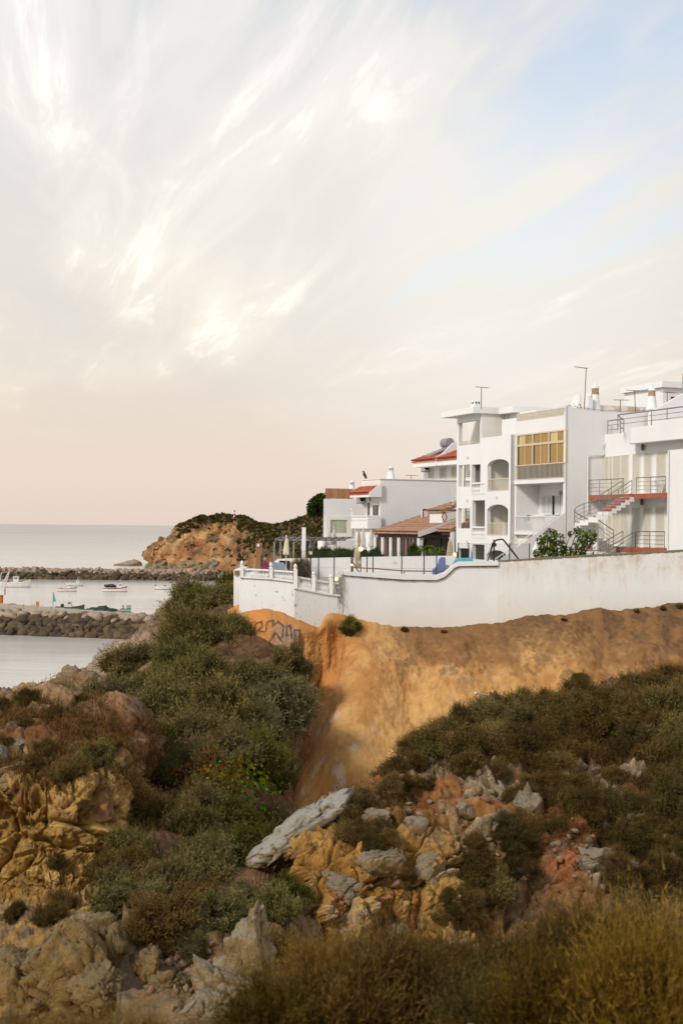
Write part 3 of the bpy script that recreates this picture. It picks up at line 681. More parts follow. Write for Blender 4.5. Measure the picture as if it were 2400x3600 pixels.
# --- F: ground right in front of the camera
ctrlF = [[(-400, 3765, 13.5), (300, 3765, 13), (900, 3725, 13), (1500, 3655, 13.5), (2000, 3605, 14), (2800, 3545, 15)],
         [(-400, 3745, 11), (300, 3735, 11), (900, 3685, 11.2), (1500, 3625, 11.5), (2000, 3585, 12), (2800, 3525, 13)],
         [(-400, 3825, 8), (300, 3825, 8), (900, 3785, 8), (1500, 3745, 8), (2000, 3725, 8), (2800, 3685, 8)],
         [(-400, 4445, 4), (300, 4445, 4), (900, 4445, 4), (1500, 4445, 4), (2000, 4445, 4), (2800, 4445, 4)]]
ctrlF.insert(0, [(x, y+500, d+5) for x, y, d in ctrlF[0]])
def dispF(G, px, py): return 0.10*fbm(G*0.8, 4, 111)+0.02*fbm(G*6, 3, 112)
def colF(G, px, py, Nn, h):
    a = fbm(G*1.2, 5, 113); return lerpc((0.17, 0.095, 0.06), (0.34, 0.24, 0.17), sstep(-0.5, 0.6, a))
ctrlF = [[(r[0][0]-900, r[0][1], r[0][2])]+r+[(r[-1][0]+900, r[-1][1], r[-1][2])] for r in ctrlF]
Fp = Patch('foreground_ground', ctrlF, 120, 160, dispF, colF, M['plainland'])

# --- low coastal shelf that carries the hill down to the water, and the terrace ground under the houses
GZ = 16.7
def poly_ground(name, pts, z0, z1, mat):
    b = MB().slab([[(x, y) for x, y in pts]], lambda x, y: (x, y, z1), (0, 0, z0-z1)); o = b.build(name, mat); return props(o, kind='structure')
tp = [W(x, 1850, wall_d(x)+3.0) for x in (850, 1035, 1200, 1560, 2000, 2400, 2600, 3300)]
pts = [(v.x, v.y) for v in tp]+[(60, 86), (110, 150), (60, 230), (6, 230), (-2, 150), (-4.5, 118), (-5.2, 95), (-4.9, 80)]
poly_ground('terrace_ground', pts, -1.0, GZ, M['paving'])

# --- headland across the bay
ctrlH = [[(510, 1970, 720), (565, 1930, 730), (620, 1872, 700), (700, 1838, 680), (830, 1828, 620), (980, 1852, 520), (1070, 1842, 430), (1250, 1800, 360)],
         [(528, 1980, 650), (552, 1928, 640), (625, 1876, 640), (690, 1832, 630), (830, 1818, 570), (980, 1855, 470), (1060, 1822, 370), (1250, 1775, 300)],
         [(530, 1988, 636), (556, 1934, 632), (632, 1884, 628), (700, 1842, 620), (840, 1832, 545), (985, 1872, 440), (1075, 1850, 340), (1250, 1815, 280)],
         [(533, 1994, 630), (568, 1950, 622), (640, 1905, 612), (730, 1870, 605), (860, 1860, 520), (995, 1900, 400), (1090, 1895, 310), (1250, 1870, 250)],
         [(537, 1999, 627), (580, 1975, 615), (660, 1940, 600), (760, 1915, 585), (880, 1905, 490), (1005, 1930, 360), (1100, 1930, 280), (1250, 1920, 220)],
         [(515, 2003, 625), (575, 1990, 611), (680, 1972, 592), (790, 1965, 560), (900, 1960, 450), (1015, 1960, 320), (1110, 1960, 250), (1250, 1960, 200)],
         [(525, 2012, 622), (590, 2012, 600), (700, 2012, 570), (810, 2020, 520), (920, 2040, 400), (1025, 2050, 270), (1120, 2060, 220), (1250, 2060, 180)]]
def dispH(G, px, py):
    sc = np.clip(G[..., 1:2]/600, 0.3, 1.2)[..., 0]
    crack, cid = rockdisp(G, 0.085, 121); crack2, cid2 = rockdisp(G, 0.25, 122)
    face = sstep(900, 700, px)
    d = 1.6*fbm(G*0.05, 4, 123)+0.5*fbm(G*0.25, 4, 124)
    d = d+(0.35+0.65*face)*(3.0*(np.sqrt(crack)-0.6)+3.4*(cid-0.5)+1.0*(np.sqrt(crack2)-0.5)+0.8*(cid2-0.5))
    return d*sc*0.9
def colH(G, px, py, Nn, h):
    a = fbm(G*0.05, 5, 131); b = fbm(G*0.2, 4, 132); g = fbm(G*0.1, 5, 134); strat = fbm(G*np.array((0.03, 0.03, 0.45)), 4, 135)
    col = lerpc((0.34, 0.165, 0.065), (0.47, 0.275, 0.115), sstep(-0.5, 0.5, a+0.5*strat))
    col = lerpc(col, (0.30, 0.12, 0.055), sstep(0.15, 0.7, g)*0.8)
    col = lerpc(col, (0.12, 0.085, 0.055), sstep(0.05, 0.6, b+0.4*strat)*0.8)
    sky = np.interp(px, [500, 610, 690, 830, 980, 1065, 1250], [1975, 1872, 1832, 1818, 1858, 1826, 1785])
    veg = np.clip(sstep(24, 8, py-sky+8*b)*sstep(620, 690, px)+sstep(835, 885, px+30*g)*sstep(1975, 1925, py+40*a), 0, 1)
    col = lerpc(col, (0.060, 0.056, 0.026), veg*np.clip(0.85+0.35*b, 0, 1))
    return lerpc(col, (0.40, 0.29, 0.19), sstep(0.35, 0.7, g)*sstep(960, 1000, px)*sstep(1840, 1900, py)*0.8)
H = Patch('headland', ctrlH, 240, 420, dispH, colH, M['headland'])
# ------------------------------------------------------------------ stones
def ico(sub):
    bm = bmesh.new(); bmesh.ops.create_icosphere(bm, subdivisions=sub, radius=1.0)
    V = np.array([v.co for v in bm.verts]); Fc = np.array([[v.index for v in f.verts] for f in bm.faces]); bm.free(); return V, Fc
ICO = {k: ico(k) for k in (1, 2, 3, 4, 5)}
def rock_mesh(name, seed, sub, mat, cuts=9, depth=(0.45, 0.85), rough=0.06, fscale=2.2, smooth=False, pits=0.0):
    rs = np.random.RandomState(seed); V, Fc = ICO[sub]; V = V.copy()
    for _ in range(cuts):
        n = rs.normal(size=3); n /= np.linalg.norm(n); c = rs.uniform(*depth)
        over = np.maximum(V@n-c, 0); V = V-over[:, None]*n*0.95
    if rough:
        nn = V/np.linalg.norm(V, axis=1, keepdims=True)
        V = V+nn*(rough*fbm(V*fscale+seed*3.1, 4, seed)+rough*0.9*(ridged(V*fscale*1.9+seed, 4, seed+5)-0.7)+(rough*0.35*fbm(V*fscale*7+seed, 3, seed+6) if sub > 3 else 0))[:, None]
        if pits:
            f1, f2, c = worley(V*5.0+seed, seed+9); V = V-nn*(pits*sstep(0.42, 0.1, f1))[:, None]
    V /= np.abs(V).max(0); return np_mesh(name, V, Fc, (mat,), smooth)
def put(o, p, rot, scl):
    o.location = p; o.rotation_euler = rot; o.scale = scl; return o

# --- breakwaters: a core with armour stones laid one by one
def breakwater(name, ax, bx, rows, wtop, step, size, seed, dark_rows, label, extra=None):
    """ax, bx: crest line ends (x, y, z); rows down the near face"""
    rs = random.Random(seed); a = Vector(ax); b = Vector(bx); d = (b-a); L = d.length; d.normalize()
    face = Vector((d.y, -d.x, 0));  face = face if face.y < 0 else -face
    core = MB(); H_ = a.z
    sec = [(-wtop, H_-0.5), (0.4, H_-0.5), (H_*1.15+0.2, -1.2), (-wtop-H_*1.1, -1.2)]
    vs = []
    for q in (a, b):
        for o_, z in sec: v = Vector((q.x, q.y, 0))+face*o_; v.z = z; vs.append(v)
    core.add(vs, [(0, 1, 2, 3), (7, 6, 5, 4), (0, 4, 5, 1), (1, 5, 6, 2), (2, 6, 7, 3), (3, 7, 4, 0)])
    root = empty(name, (a+b)/2*1.0, label, 'breakwater'); root.location.z = 0
    core.build('core', M['armour_wet'], root)
    ms = [rock_mesh('armour_stone', seed*10+k, 1, M['armour'], cuts=11, depth=(0.4, 0.72), rough=0.05) for k in range(7)]
    md = [rock_mesh('armour_stone_wet', seed*10+50+k, 1, M['armour_wet'], cuts=11, depth=(0.4, 0.72), rough=0.05) for k in range(7)]
    rest = MB(); cnt = 0; n = int(L/step)
    for r in range(rows):
        t = (r+0.15)/(rows-0.4)
        for i in range(n):
            u = (i+0.5*(r % 2)+rs.uniform(-0.16, 0.16))*step
            p = a+d*u; zz = H_*(1-t)+rs.uniform(-0.12, 0.12)*size
            p = p+face*(t*(H_*1.15)+rs.uniform(-0.15, 0.15)*size-0.2); p.z = zz-0.12
            wet = zz < dark_rows+rs.uniform(-0.5, 0.5)
            s0 = size*rs.uniform(0.75, 1.2); scl = (s0*rs.uniform(0.85, 1.35)*0.62, s0*rs.uniform(0.7, 1.0)*0.6, s0*rs.uniform(0.62, 0.95)*0.55)
            me = rs.choice(md if wet else ms); rot = (rs.uniform(-0.5, 0.5), rs.uniform(-0.5, 0.5), rs.uniform(0, 6.28))
            if cnt < 300:
                o = link('stone', me, parent=root); put(o, p-root.location, rot, scl); cnt += 1
            else:
                mt = Matrix.LocRotScale(p, Matrix.Rotation(rot[2], 3, 'Z').to_quaternion(), Vector(scl))
                rest.add([mt@v.co for v in me.vertices], [tuple(f.vertices) for f in me.polygons])
    # stones on the crest
    for i in range(int(L/step)):
        p = a+d*((i+rs.random()*0.5)*step)-face*rs.uniform(0.6, wtop-0.3); p.z = H_-0.15+rs.uniform(0, 0.2)
        me = rs.choice(ms); scl = tuple(size*rs.uniform(0.45, 0.75)*k for k in (0.9, 0.7, 0.5)); rz = rs.uniform(0, 6.28)
        mt = Matrix.LocRotScale(p, Matrix.Rotation(rz, 3, 'Z').to_quaternion(), Vector(scl))
        rest.add([mt@v.co for v in me.vertices], [tuple(f.vertices) for f in me.polygons])
    if rest.v:
        o = rest.build('stones_of_the_crest', M['armour'], root); o['kind'] = 'stuff'
    return root, a, b, d, face
near_bw = breakwater('near_breakwater', W(-140, 2150, 262), W(560, 2205, 250), 9, 5.0, 1.95, 2.3, 3, 3.0, 'nearer stone breakwater with a low concrete parapet, running in from the left', None)
far_bw = breakwater('far_breakwater', W(-120, 2000, 512), W(760, 2004, 512), 5, 7.0, 1.75, 2.35, 4, 2.3, 'farther low stone breakwater stretching to the foot of the headland')

# concrete parapet on the near breakwater
root, a, b, d, face = near_bw
bm_ = MB(); n = 14
for i in range(n):
    p0 = a+d*((b-a).length*i/n)-face*3.2; p1 = a+d*((b-a).length*(i+1)/n-0.05)-face*3.2
    bm_ = MB(); z0 = p0.z-0.6; z1 = p0.z+1.75
    q = face*0.3
    bm_.hexa([Vector((p0.x+q.x, p0.y+q.y, z0)), Vector((p1.x+q.x, p1.y+q.y, z0)), Vector((p1.x-q.x, p1.y-q.y, z0)), Vector((p0.x-q.x, p0.y-q.y, z0)),
              Vector((p0.x+q.x, p0.y+q.y, z1)), Vector((p1.x+q.x, p1.y+q.y, z1)), Vector((p1.x-q.x, p1.y-q.y, z1)), Vector((p0.x-q.x, p0.y-q.y, z1))])
    bm_.build('parapet_panel', M['concrete'], root)
qy = MB(); p0 = a-face*3.4; p1 = b-face*3.4; k_ = -face*13
qy.hexa([Vector((p0.x, p0.y, -1)), Vector((p1.x, p1.y, -1)), Vector((p1.x+k_.x, p1.y+k_.y, -1)), Vector((p0.x+k_.x, p0.y+k_.y, -1)),
         Vector((p0.x, p0.y, a.z-0.8)), Vector((p1.x, p1.y, b.z-0.8)), Vector((p1.x+k_.x, p1.y+k_.y, b.z-0.8)), Vector((p0.x+k_.x, p0.y+k_.y, a.z-0.8))])
qy.build('quay', M['concrete'], root)

# ------------------------------------------------------------------ shrubs
def shrub_mesh(name, seed, shoots, leaves, llen, lwid, mat, lobes=7, up=0.75, shoot=(0.22, 0.42), spread=0.55, zsq=0.8, clumps=75, cw=0.13):
    """dome of feathery shoots gathered in tufts, every leaf a small face; unit radius, base at z = 0"""
    rs = np.random.RandomState(seed); unit = lambda v: v/np.maximum(np.linalg.norm(v, axis=-1, keepdims=True), 1e-6)
    L = rs.normal(size=(lobes, 3)); L[:, 2] = np.abs(L[:, 2])+0.15; L = unit(L); amp = rs.uniform(0.10, 0.46, lobes)
    az = rs.uniform(0, 2*np.pi, clumps); cz = rs.uniform(-0.15, 1.0, clumps); Dc = np.stack([np.sqrt(1-cz*cz)*np.cos(az), np.sqrt(1-cz*cz)*np.sin(az), cz], 1)
    crad = rs.uniform(0.80, 1.16, clumps); ctint = rs.uniform(-0.28, 0.28, clumps); cdir = rs.normal(size=(clumps, 3))*0.34
    ci = rs.randint(0, clumps, shoots); Dv = unit(Dc[ci]+rs.normal(size=(shoots, 3))*cw)
    lob = np.max(np.exp(-(1-Dv@L.T)/0.11)*amp, axis=1); R = (0.58+lob)*crad[ci]
    rr = R*(rs.uniform(0.30, 0.95, shoots)**0.5)
    base = Dv*rr[:, None]; base[:, 2] = base[:, 2]*zsq+0.06
    dirv = unit(Dv*(1-up*0.6)+np.array((0, 0, up))+cdir[ci]+rs.normal(size=(shoots, 3))*0.22)
    sl = rs.uniform(shoot[0], shoot[1], shoots)*(0.6+0.6*lob/0.46); bend = rs.normal(size=(shoots, 3))*0.25
    vs = []; tn = []
    for k in range(leaves):
        t = (k+rs.uniform(0, 1, shoots))/leaves
        p = base+dirv*(sl*t)[:, None]+bend*(sl*t*t)[:, None]
        ld = unit(dirv*(1-spread)+bend*0.5+rs.normal(size=(shoots, 3))*spread*0.62)
        side = unit(np.cross(ld, rs.normal(size=(shoots, 3))))
        ll = llen*rs.uniform(0.6, 1.3, shoots)*(1.1-0.4*t); lw = lwid*rs.uniform(0.7, 1.2, shoots)
        vs.append(np.stack([p-side*lw[:, None]*0.5, p+side*lw[:, None]*0.5, p+ld*ll[:, None]], 1))
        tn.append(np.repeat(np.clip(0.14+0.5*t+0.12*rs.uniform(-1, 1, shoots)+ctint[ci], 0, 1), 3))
    V = np.concatenate([v.reshape(-1, 3) for v in vs]); V[:, 2] = np.maximum(V[:, 2], -0.25)
    return np_mesh(name, V, np.arange(len(V)).reshape(-1, 3), (mat,), False, {'tint': np.concatenate(tn)})
def core_mesh(name, seed, mat):
    """tangle of branches inside the dome"""
    rs = random.Random(seed); mb = MB()
    for k in range(46):
        az = rs.uniform(0, 6.28); el = rs.uniform(0.15, 1.45); r = rs.uniform(0.45, 0.85)
        e = Vector((math.cos(az)*math.cos(el)*r, math.sin(az)*math.cos(el)*r, math.sin(el)*r*0.8)); m_ = e*0.5+Vector((rs.uniform(-.1, .1), rs.uniform(-.1, .1), rs.uniform(-.05, .12)))
        mb.tube([(0, 0, -0.15), m_, e], 0.028, 3, 0.006, cap=False)
    V, Fc = ICO[2]; rr = 0.44+0.10*fbm(V*2.2+seed, 3, seed); X = V*rr[:, None]; X[:, 2] = X[:, 2]*0.66  # opaque lump added among the branches, so gaps in the foliage stay dark
    mb.add([tuple(x) for x in X], [tuple(f) for f in Fc])
    me = bpy.data.meshes.new(name); me.from_pydata([tuple(v) for v in mb.v], [], mb.f); me.materials.append(mat); me.update(); return me
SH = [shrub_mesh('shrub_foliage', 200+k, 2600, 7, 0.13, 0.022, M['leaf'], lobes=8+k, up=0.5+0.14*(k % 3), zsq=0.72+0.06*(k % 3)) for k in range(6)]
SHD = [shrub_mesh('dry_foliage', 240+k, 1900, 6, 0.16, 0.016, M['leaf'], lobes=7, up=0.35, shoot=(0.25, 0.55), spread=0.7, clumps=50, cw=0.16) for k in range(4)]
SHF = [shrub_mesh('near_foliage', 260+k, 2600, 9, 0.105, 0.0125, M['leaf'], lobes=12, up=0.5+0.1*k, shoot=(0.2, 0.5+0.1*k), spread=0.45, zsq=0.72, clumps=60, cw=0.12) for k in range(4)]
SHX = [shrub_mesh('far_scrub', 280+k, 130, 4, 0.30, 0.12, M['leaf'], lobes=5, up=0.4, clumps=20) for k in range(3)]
CORE = [core_mesh('twigs', 300+k, M['twig']) for k in range(3)]
KIND = {  # object colour per kind of plant
    'olive': (0.96, 0.94, 0.72), 'grey': (1.0, 0.95, 0.86), 'green': (0.74, 0.80, 0.42), 'dry': (1.02, 0.80, 0.56), 'brown': (0.84, 0.64, 0.45), 'dark': (0.58, 0.48, 0.33),
    'gold': (1.0, 0.75, 0.29), 'straw': (1.12, 0.78, 0.43), 'deep': (0.46, 0.52, 0.26)}
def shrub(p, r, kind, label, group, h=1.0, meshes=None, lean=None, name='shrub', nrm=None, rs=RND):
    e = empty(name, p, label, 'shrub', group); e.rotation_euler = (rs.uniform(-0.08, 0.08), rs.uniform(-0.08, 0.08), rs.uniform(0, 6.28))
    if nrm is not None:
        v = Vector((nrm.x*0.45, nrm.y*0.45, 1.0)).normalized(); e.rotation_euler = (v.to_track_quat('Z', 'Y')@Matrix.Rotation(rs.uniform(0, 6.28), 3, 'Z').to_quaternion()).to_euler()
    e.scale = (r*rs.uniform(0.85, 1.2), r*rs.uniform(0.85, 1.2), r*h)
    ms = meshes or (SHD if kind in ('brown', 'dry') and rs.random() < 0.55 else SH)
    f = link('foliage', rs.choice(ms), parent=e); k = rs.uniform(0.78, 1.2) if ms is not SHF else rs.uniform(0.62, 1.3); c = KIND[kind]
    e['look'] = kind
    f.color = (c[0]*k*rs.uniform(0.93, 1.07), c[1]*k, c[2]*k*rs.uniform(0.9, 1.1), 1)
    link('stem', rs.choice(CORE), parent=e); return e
def scatter(patch, box, radius, keep, seed, tries=4000):
    """pixel-spaced Poisson picks on a patch (spacing only; each stands on the real surface)"""
    rs = random.Random(seed); got = []
    for _ in range(tries):
        x = rs.uniform(box[0], box[2]); y = rs.uniform(box[1], box[3]); k = keep(x, y)
        if not k: continue
        r = radius*(k if k is not True else 1)
        if all((x-a)**2+(y-b)**2 > r*r for a, b in got): got.append((x, y))
    return got
def inside(poly, x, y):
    c = False; j = len(poly)-1
    for i in range(len(poly)):
        (x0, y0), (x1, y1) = poly[i], poly[j]
        if (y0 > y) != (y1 > y) and x < (x1-x0)*(y-y0)/(y1-y0)+x0: c = not c
        j = i
    return c
def spx(p, r_px): return r_px/FPX*p.y           # metres for so many photo pixels at that point

# hillside B: closed scrub
polyB = [(240, 2520), (370, 2440), (560, 2240), (640, 2100), (845, 2090), (835, 2190), (780, 2260), (820, 2330), (1060, 2310), (1040, 2450), (1000, 2560), (985, 2720), (930, 2870), (1020, 2930), (900, 3060), (1000, 3220), (900, 3200), (760, 3190), (620, 3230), (520, 3240), (440, 3180), (330, 3060), (440, 2900), (360, 2850), (280, 2700), (500, 2640), (480, 2520)]
bare = [[(560, 2860), (640, 2790), (640, 2990), (600, 3090), (555, 3060)], [(430, 2500), (545, 2520), (540, 2640), (470, 2600)], [(740, 2300), (845, 2180), (900, 2260), (800, 2340)], [(540, 2150), (620, 2130), (600, 2215), (550, 2220)], [(480, 2560), (560, 2600), (540, 2780), (500, 2760)]]
def keepB(x, y): return inside(polyB, x, y) and not any(inside(q, x, y) for q in bare)
GB = 'shrubs on the slope below the wall corner'
for x, y in scatter(B, (200, 2060, 1080, 3240), 98, keepB, 11):
    p, nrm, m = B.at(x, y)
    u = RND.random()
    if y < 2330: kind = 'olive' if u < 0.6 else 'green' if u < 0.7 else 'dry'; r = spx(p, RND.uniform(95, 130))
    elif y < 2760: kind = 'olive' if u < 0.5 else 'grey' if u < 0.82 else 'brown' if u < 0.93 else 'green'; r = spx(p, RND.uniform(115, 165))
    elif x > 830: kind = 'green' if u < 0.35 else 'olive' if u < 0.75 else 'grey'; r = spx(p, RND.uniform(95, 135))
    else: kind = 'brown' if u < 0.55 else 'grey' if u < 0.8 else 'olive'; r = spx(p, RND.uniform(95, 140))
    zone = 'high by the wall corner' if y < 2330 else 'left of the ochre cliff' if y < 2760 else 'low in the gully' if x > 830 else 'on the brown gully slope'
    look = {'olive': 'olive green feathery shrub', 'green': 'fresh green feathery shrub', 'grey': 'grey-green bushy shrub', 'dry': 'dry tan shrub', 'brown': 'dry brown twiggy shrub'}[kind]
    shrub(p-nrm*r*0.25, r, kind, f'{look} {zone}', GB, RND.uniform(0.85, 1.15), nrm=nrm)
# larger shrubs one can pick out
for x, y, rp, kind, h, label in [(690, 2200, 165, 'olive', 1.05, 'large rounded olive shrub filling the slope just left of the white wall'), (620, 2290, 110, 'olive', 1.0, 'rounded olive shrub left of the largest one, above the bare pink earth'),
        (360, 2430, 82, 'green', 1.0, 'dark green shrub leaning over the pale cliff by the water'), (545, 2370, 92, 'green', 1.0, 'grey-green shrub on the skyline above the pier end'),
        (262, 2470, 85, 'deep', 1.1, 'leftmost dark green shrub of the slope, against the water'), (960, 2400, 150, 'olive', 0.95, 'broad olive shrub directly below the graffiti'),
        (640, 2560, 160, 'grey', 0.95, 'broad grey-green shrub in the middle of the slope'), (880, 2620, 165, 'green', 0.9, 'broad green shrub touching the foot of the ochre cliff'),
        (420, 2740, 150, 'green', 1.0, 'dome of dark green scrub at the right end of the left knoll'), (680, 2800, 150, 'grey', 0.9, 'pale grey twiggy shrub beside the red and yellow creeper'),
        (400, 3010, 140, 'brown', 0.85, 'large brown twiggy shrub hanging over the yellow rock'), (420, 3120, 130, 'olive', 0.8, 'yellow-green sprawling shrub below the brown one'),
        (720, 2990, 130, 'grey', 1.0, 'grey shrub right of the bare red path'), (900, 2960, 130, 'green', 1.1, 'tall green shrub behind the overhanging white rock'), (1000, 3120, 115, 'deep', 1.0, 'dark green shrub in the shade under the overhanging rock'),
        (760, 3180, 120, 'olive', 1.0, 'olive shrub just left of the pinnacle rock')]:
    p, nrm, m = B.at(x, y+rp*0.35); r = spx(p, rp); shrub(p-nrm*r*0.2, r, kind, label, GB, h, nrm=nrm, meshes=SH)
for x, y, rp, kind, h, label in [(45, 3350, 90, 'dark', 0.9, 'dark shrub between the slanted rocks at the left edge'), (600, 3300, 75, 'brown', 0.9, 'brown shrub above the red rubble'), (1010, 3330, 110, 'dark', 1.0, 'dark shrub right of the pinnacle rock'), (1000, 3470, 100, 'dark', 0.9, 'dark shrub below the pinnacle rock on its right'), (700, 3320, 80, 'olive', 1.0, 'olive shrub at the left foot of the pinnacle rock'), (170, 3200, 80, 'brown', 0.9, 'brown shrub below the yellow cliff'), (480, 3260, 90, 'brown', 0.8, 'brown shrub above the big split block')]:
    p, nrm, m = B.at(x, y+rp*0.3) if x > 420 else Cp.at(x, y+rp*0.3); r = spx(p, rp); shrub(p-nrm*r*0.15, r, kind, label, GB, h, nrm=nrm)
# crest shrubs behind the skyline, towards the harbour
for x, y, rp, kind, label in [(775, 2085, 70, 'dry', 'straw coloured shrub against the wall corner, on the skyline'), (700, 2060, 60, 'green', 'bright green shrub on the skyline beside the dry one'), (815, 2040, 55, 'dry', 'dry bush under the stub wall of the terrace'), (660, 2120, 45, 'olive', 'small olive shrub on the skyline above the boats'),
        (870, 2010, 80, 'deep', 'dark leafy bush rising behind the terrace corner'), (820, 2000, 70, 'deep', 'dark leafy bush left of the wooden shower column')]:
    p = W(x, y+rp*0.5, 84 if y > 2030 else 98); r = spx(p, rp); shrub(p-Vector((0, 0, r*0.6)), r, kind, label, GB, 1.15, meshes=SH)

# red and yellow creeper in the scrub
rs_ = np.random.RandomState(5)
def leaf_clump(name, n, size, seed, spread):
    r = np.random.RandomState(seed); c = r.normal(size=(n, 3))*np.array(spread); nn = r.normal(size=(n, 3))+np.array((0, -0.8, 0.5)); nn /= np.linalg.norm(nn, axis=1, keepdims=True)
    s = np.cross(nn, r.normal(size=(n, 3))); s /= np.linalg.norm(s, axis=1, keepdims=True); t_ = np.cross(nn, s); k = size*r.uniform(0.6, 1.3, n)[:, None]
    V = np.stack([c-s*k*0.5, c-t_*k*0.6, c+s*k*0.5, c+t_*k*0.75], 1).reshape(-1, 3)
    return V, np.arange(n*4).reshape(-1, 4), np.repeat(r.uniform(0, 1, n), 4)
for col, x, y, n, sp, label in [((1.9, 0.28, 0.2), 765, 2745, 90, (0.55, 0.35, 0.3), 'patch of red creeper leaves in the grey-green scrub'), ((2.2, 1.35, 0.35), 830, 2765, 130, (0.7, 0.35, 0.4), 'patch of yellow creeper leaves next to the red one'), ((0.9, 1.5, 0.4), 890, 2800, 170, (0.55, 0.35, 0.5), 'dark green creeper leaves right of the yellow ones')]:
    p, nrm, m = B.at(x, y); V, Fc, ti = leaf_clump('creeper', int(n*1.6), 0.10, x, sp)
    e = empty('creeper', p+Vector((0, -2.0, 0.75)), label, 'creeper', 'creeper in the scrub'); f = link('leaves', np_mesh('leaves', V, Fc, (M['leaf_green'],), False, {'tint': ti}), parent=e); f.color = col+(1,); f['kind'] = 'stuff'

# left knoll C
GC = 'shrubs on the left knoll'
for x, y, rp, kind, h, label in [(85, 2440, 62, 'dark', 0.9, 'dark shrub on top of the left knoll against the water'), (10, 2470, 40, 'dark', 0.8, 'small dark shrub at the left edge on the knoll top'), (180, 2490, 40, 'brown', 0.7, 'low brown tuft right of the knoll top'),
        (175, 2620, 70, 'brown', 0.9, 'grey-brown shrub in the middle of the knoll'), (130, 2680, 45, 'dark', 0.9, 'dark tuft on the knoll above the yellow cliff'), (300, 2560, 50, 'brown', 0.7, 'low dry tuft on red soil'), (240, 2700, 70, 'brown', 0.9, 'brown shrub on the knoll at the top of the yellow cliff'),
        (340, 2640, 85, 'olive', 0.95, 'olive shrub on the right shoulder of the knoll'), (100, 2530, 34, 'brown', 0.8, 'small brown tuft below the knoll top'), (40, 2600, 34, 'brown', 0.8, 'small brown tuft near the left edge'), (400, 2600, 60, 'brown', 0.7, 'dry shrub at the foot of the red bank'),
        (210, 3020, 45, 'dark', 1.0, 'dark tuft hanging on the yellow cliff'), (60, 3190, 60, 'dark', 0.8, 'dark shrub at the foot of the yellow cliff'), (300, 2840, 40, 'brown', 0.8, 'brown tuft on the edge of the yellow cliff'), (280, 2440, 30, 'dry', 0.7, 'tiny dry tuft on the knoll skyline'), (230, 3160, 60, 'brown', 0.9, 'brown shrub over the slanted rock')]:
    p, nrm, m = Cp.at(x, y+rp*0.3); r = spx(p, rp); shrub(p-nrm*r*0.15, r, kind, label, GC, h, nrm=nrm)

# right hill E
polyE = [(1350, 2760), (1440, 2620), (1560, 2520), (1680, 2480), (1900, 2470), (2100, 2430), (2420, 2370), (2420, 3080), (2250, 3020), (2080, 2960), (2060, 2880), (1900, 2900), (1780, 2790), (1740, 2720), (1560, 2740), (1420, 2790), (1400, 2830)]
lowE = [[(1620, 2920), (1750, 3000), (1780, 3180), (1660, 3160)], [(1790, 2880), (1880, 2890), (1900, 3060), (1800, 3060)], [(1150, 2830), (1300, 2780), (1280, 2920), (1200, 2960)], [(1300, 2900), (1400, 2880), (1360, 3010), (1280, 3020)], [(2120, 3040), (2420, 3060), (2420, 3220), (2150, 3200)], [(1560, 3150), (1700, 3200), (1660, 3260), (1540, 3240)]]
rocksE_px = [(1740, 2680), (1760, 2790), (1500, 2830), (1560, 2860)]
def keepE(x, y):
    if inside(polyE, x, y): return 1.0 if y < 2640+(x-1500)*0.06 else 1.42
    return 1.15 if any(inside(q, x, y) for q in lowE) else False
GE = 'shrubs on the rocky hill at right'
for x, y in scatter(E, (1120, 2360, 2430, 3280), 47, keepE, 13):
    p, nrm, m = E.at(x, y); u = RND.random(); top = y < 2640+(x-1500)*0.06
    if top: kind = 'brown' if u < 0.42 else 'dark' if u < 0.66 else 'dry' if u < 0.86 else 'olive'
    else: kind = 'dark' if u < 0.5 else 'brown' if u < 0.94 else 'dry'
    r = spx(p, RND.uniform(58, 105) if top else RND.uniform(45, 84))
    zone = 'along the hill crest' if top else 'among the grey rocks' if x < 1750 else 'on the shady right flank'
    look = {'olive': 'olive feathery shrub', 'green': 'dark green shrub', 'dry': 'pale dry shrub', 'brown': 'brown twiggy shrub', 'dark': 'very dark dense shrub'}[kind]
    shrub(p-nrm*r*0.2, r, kind, f'{look} {zone}', GE, RND.uniform(0.75, 1.1), nrm=nrm, meshes=SHD if RND.random() < 0.72 else SH)
for x, y, rp, kind, h, label in [(2330, 2470, 130, 'olive', 1.0, 'tallest olive shrub at the right edge on the crest'), (1760, 3120, 85, 'olive', 1.2, 'upright grey-green shrub in front of the red hollow'), (2360, 2780, 120, 'dark', 1.0, 'big dark shrub at the right edge of the flank'), (2050, 2820, 90, 'dark', 1.0, 'dark dense shrub right of the grey boulder'),
        (1620, 2590, 95, 'dark', 0.9, 'dark shrub on the crest where the ochre cliff shows behind'), (1850, 2590, 110, 'dark', 0.9, 'broad dark shrub in the middle of the crest'), (2080, 2530, 110, 'dark', 0.95, 'broad dark shrub on the crest right of the middle'), (2040, 2370, 34, 'dark', 0.9, 'lone dark shrub on the ochre slope above the crest')]:
    q = E if y > 2400 else A
    p, nrm, m = q.at(x, y+rp*0.3); r = spx(p, rp); shrub(p-nrm*r*0.15, r, kind, label, GE, h, nrm=nrm, meshes=SH)
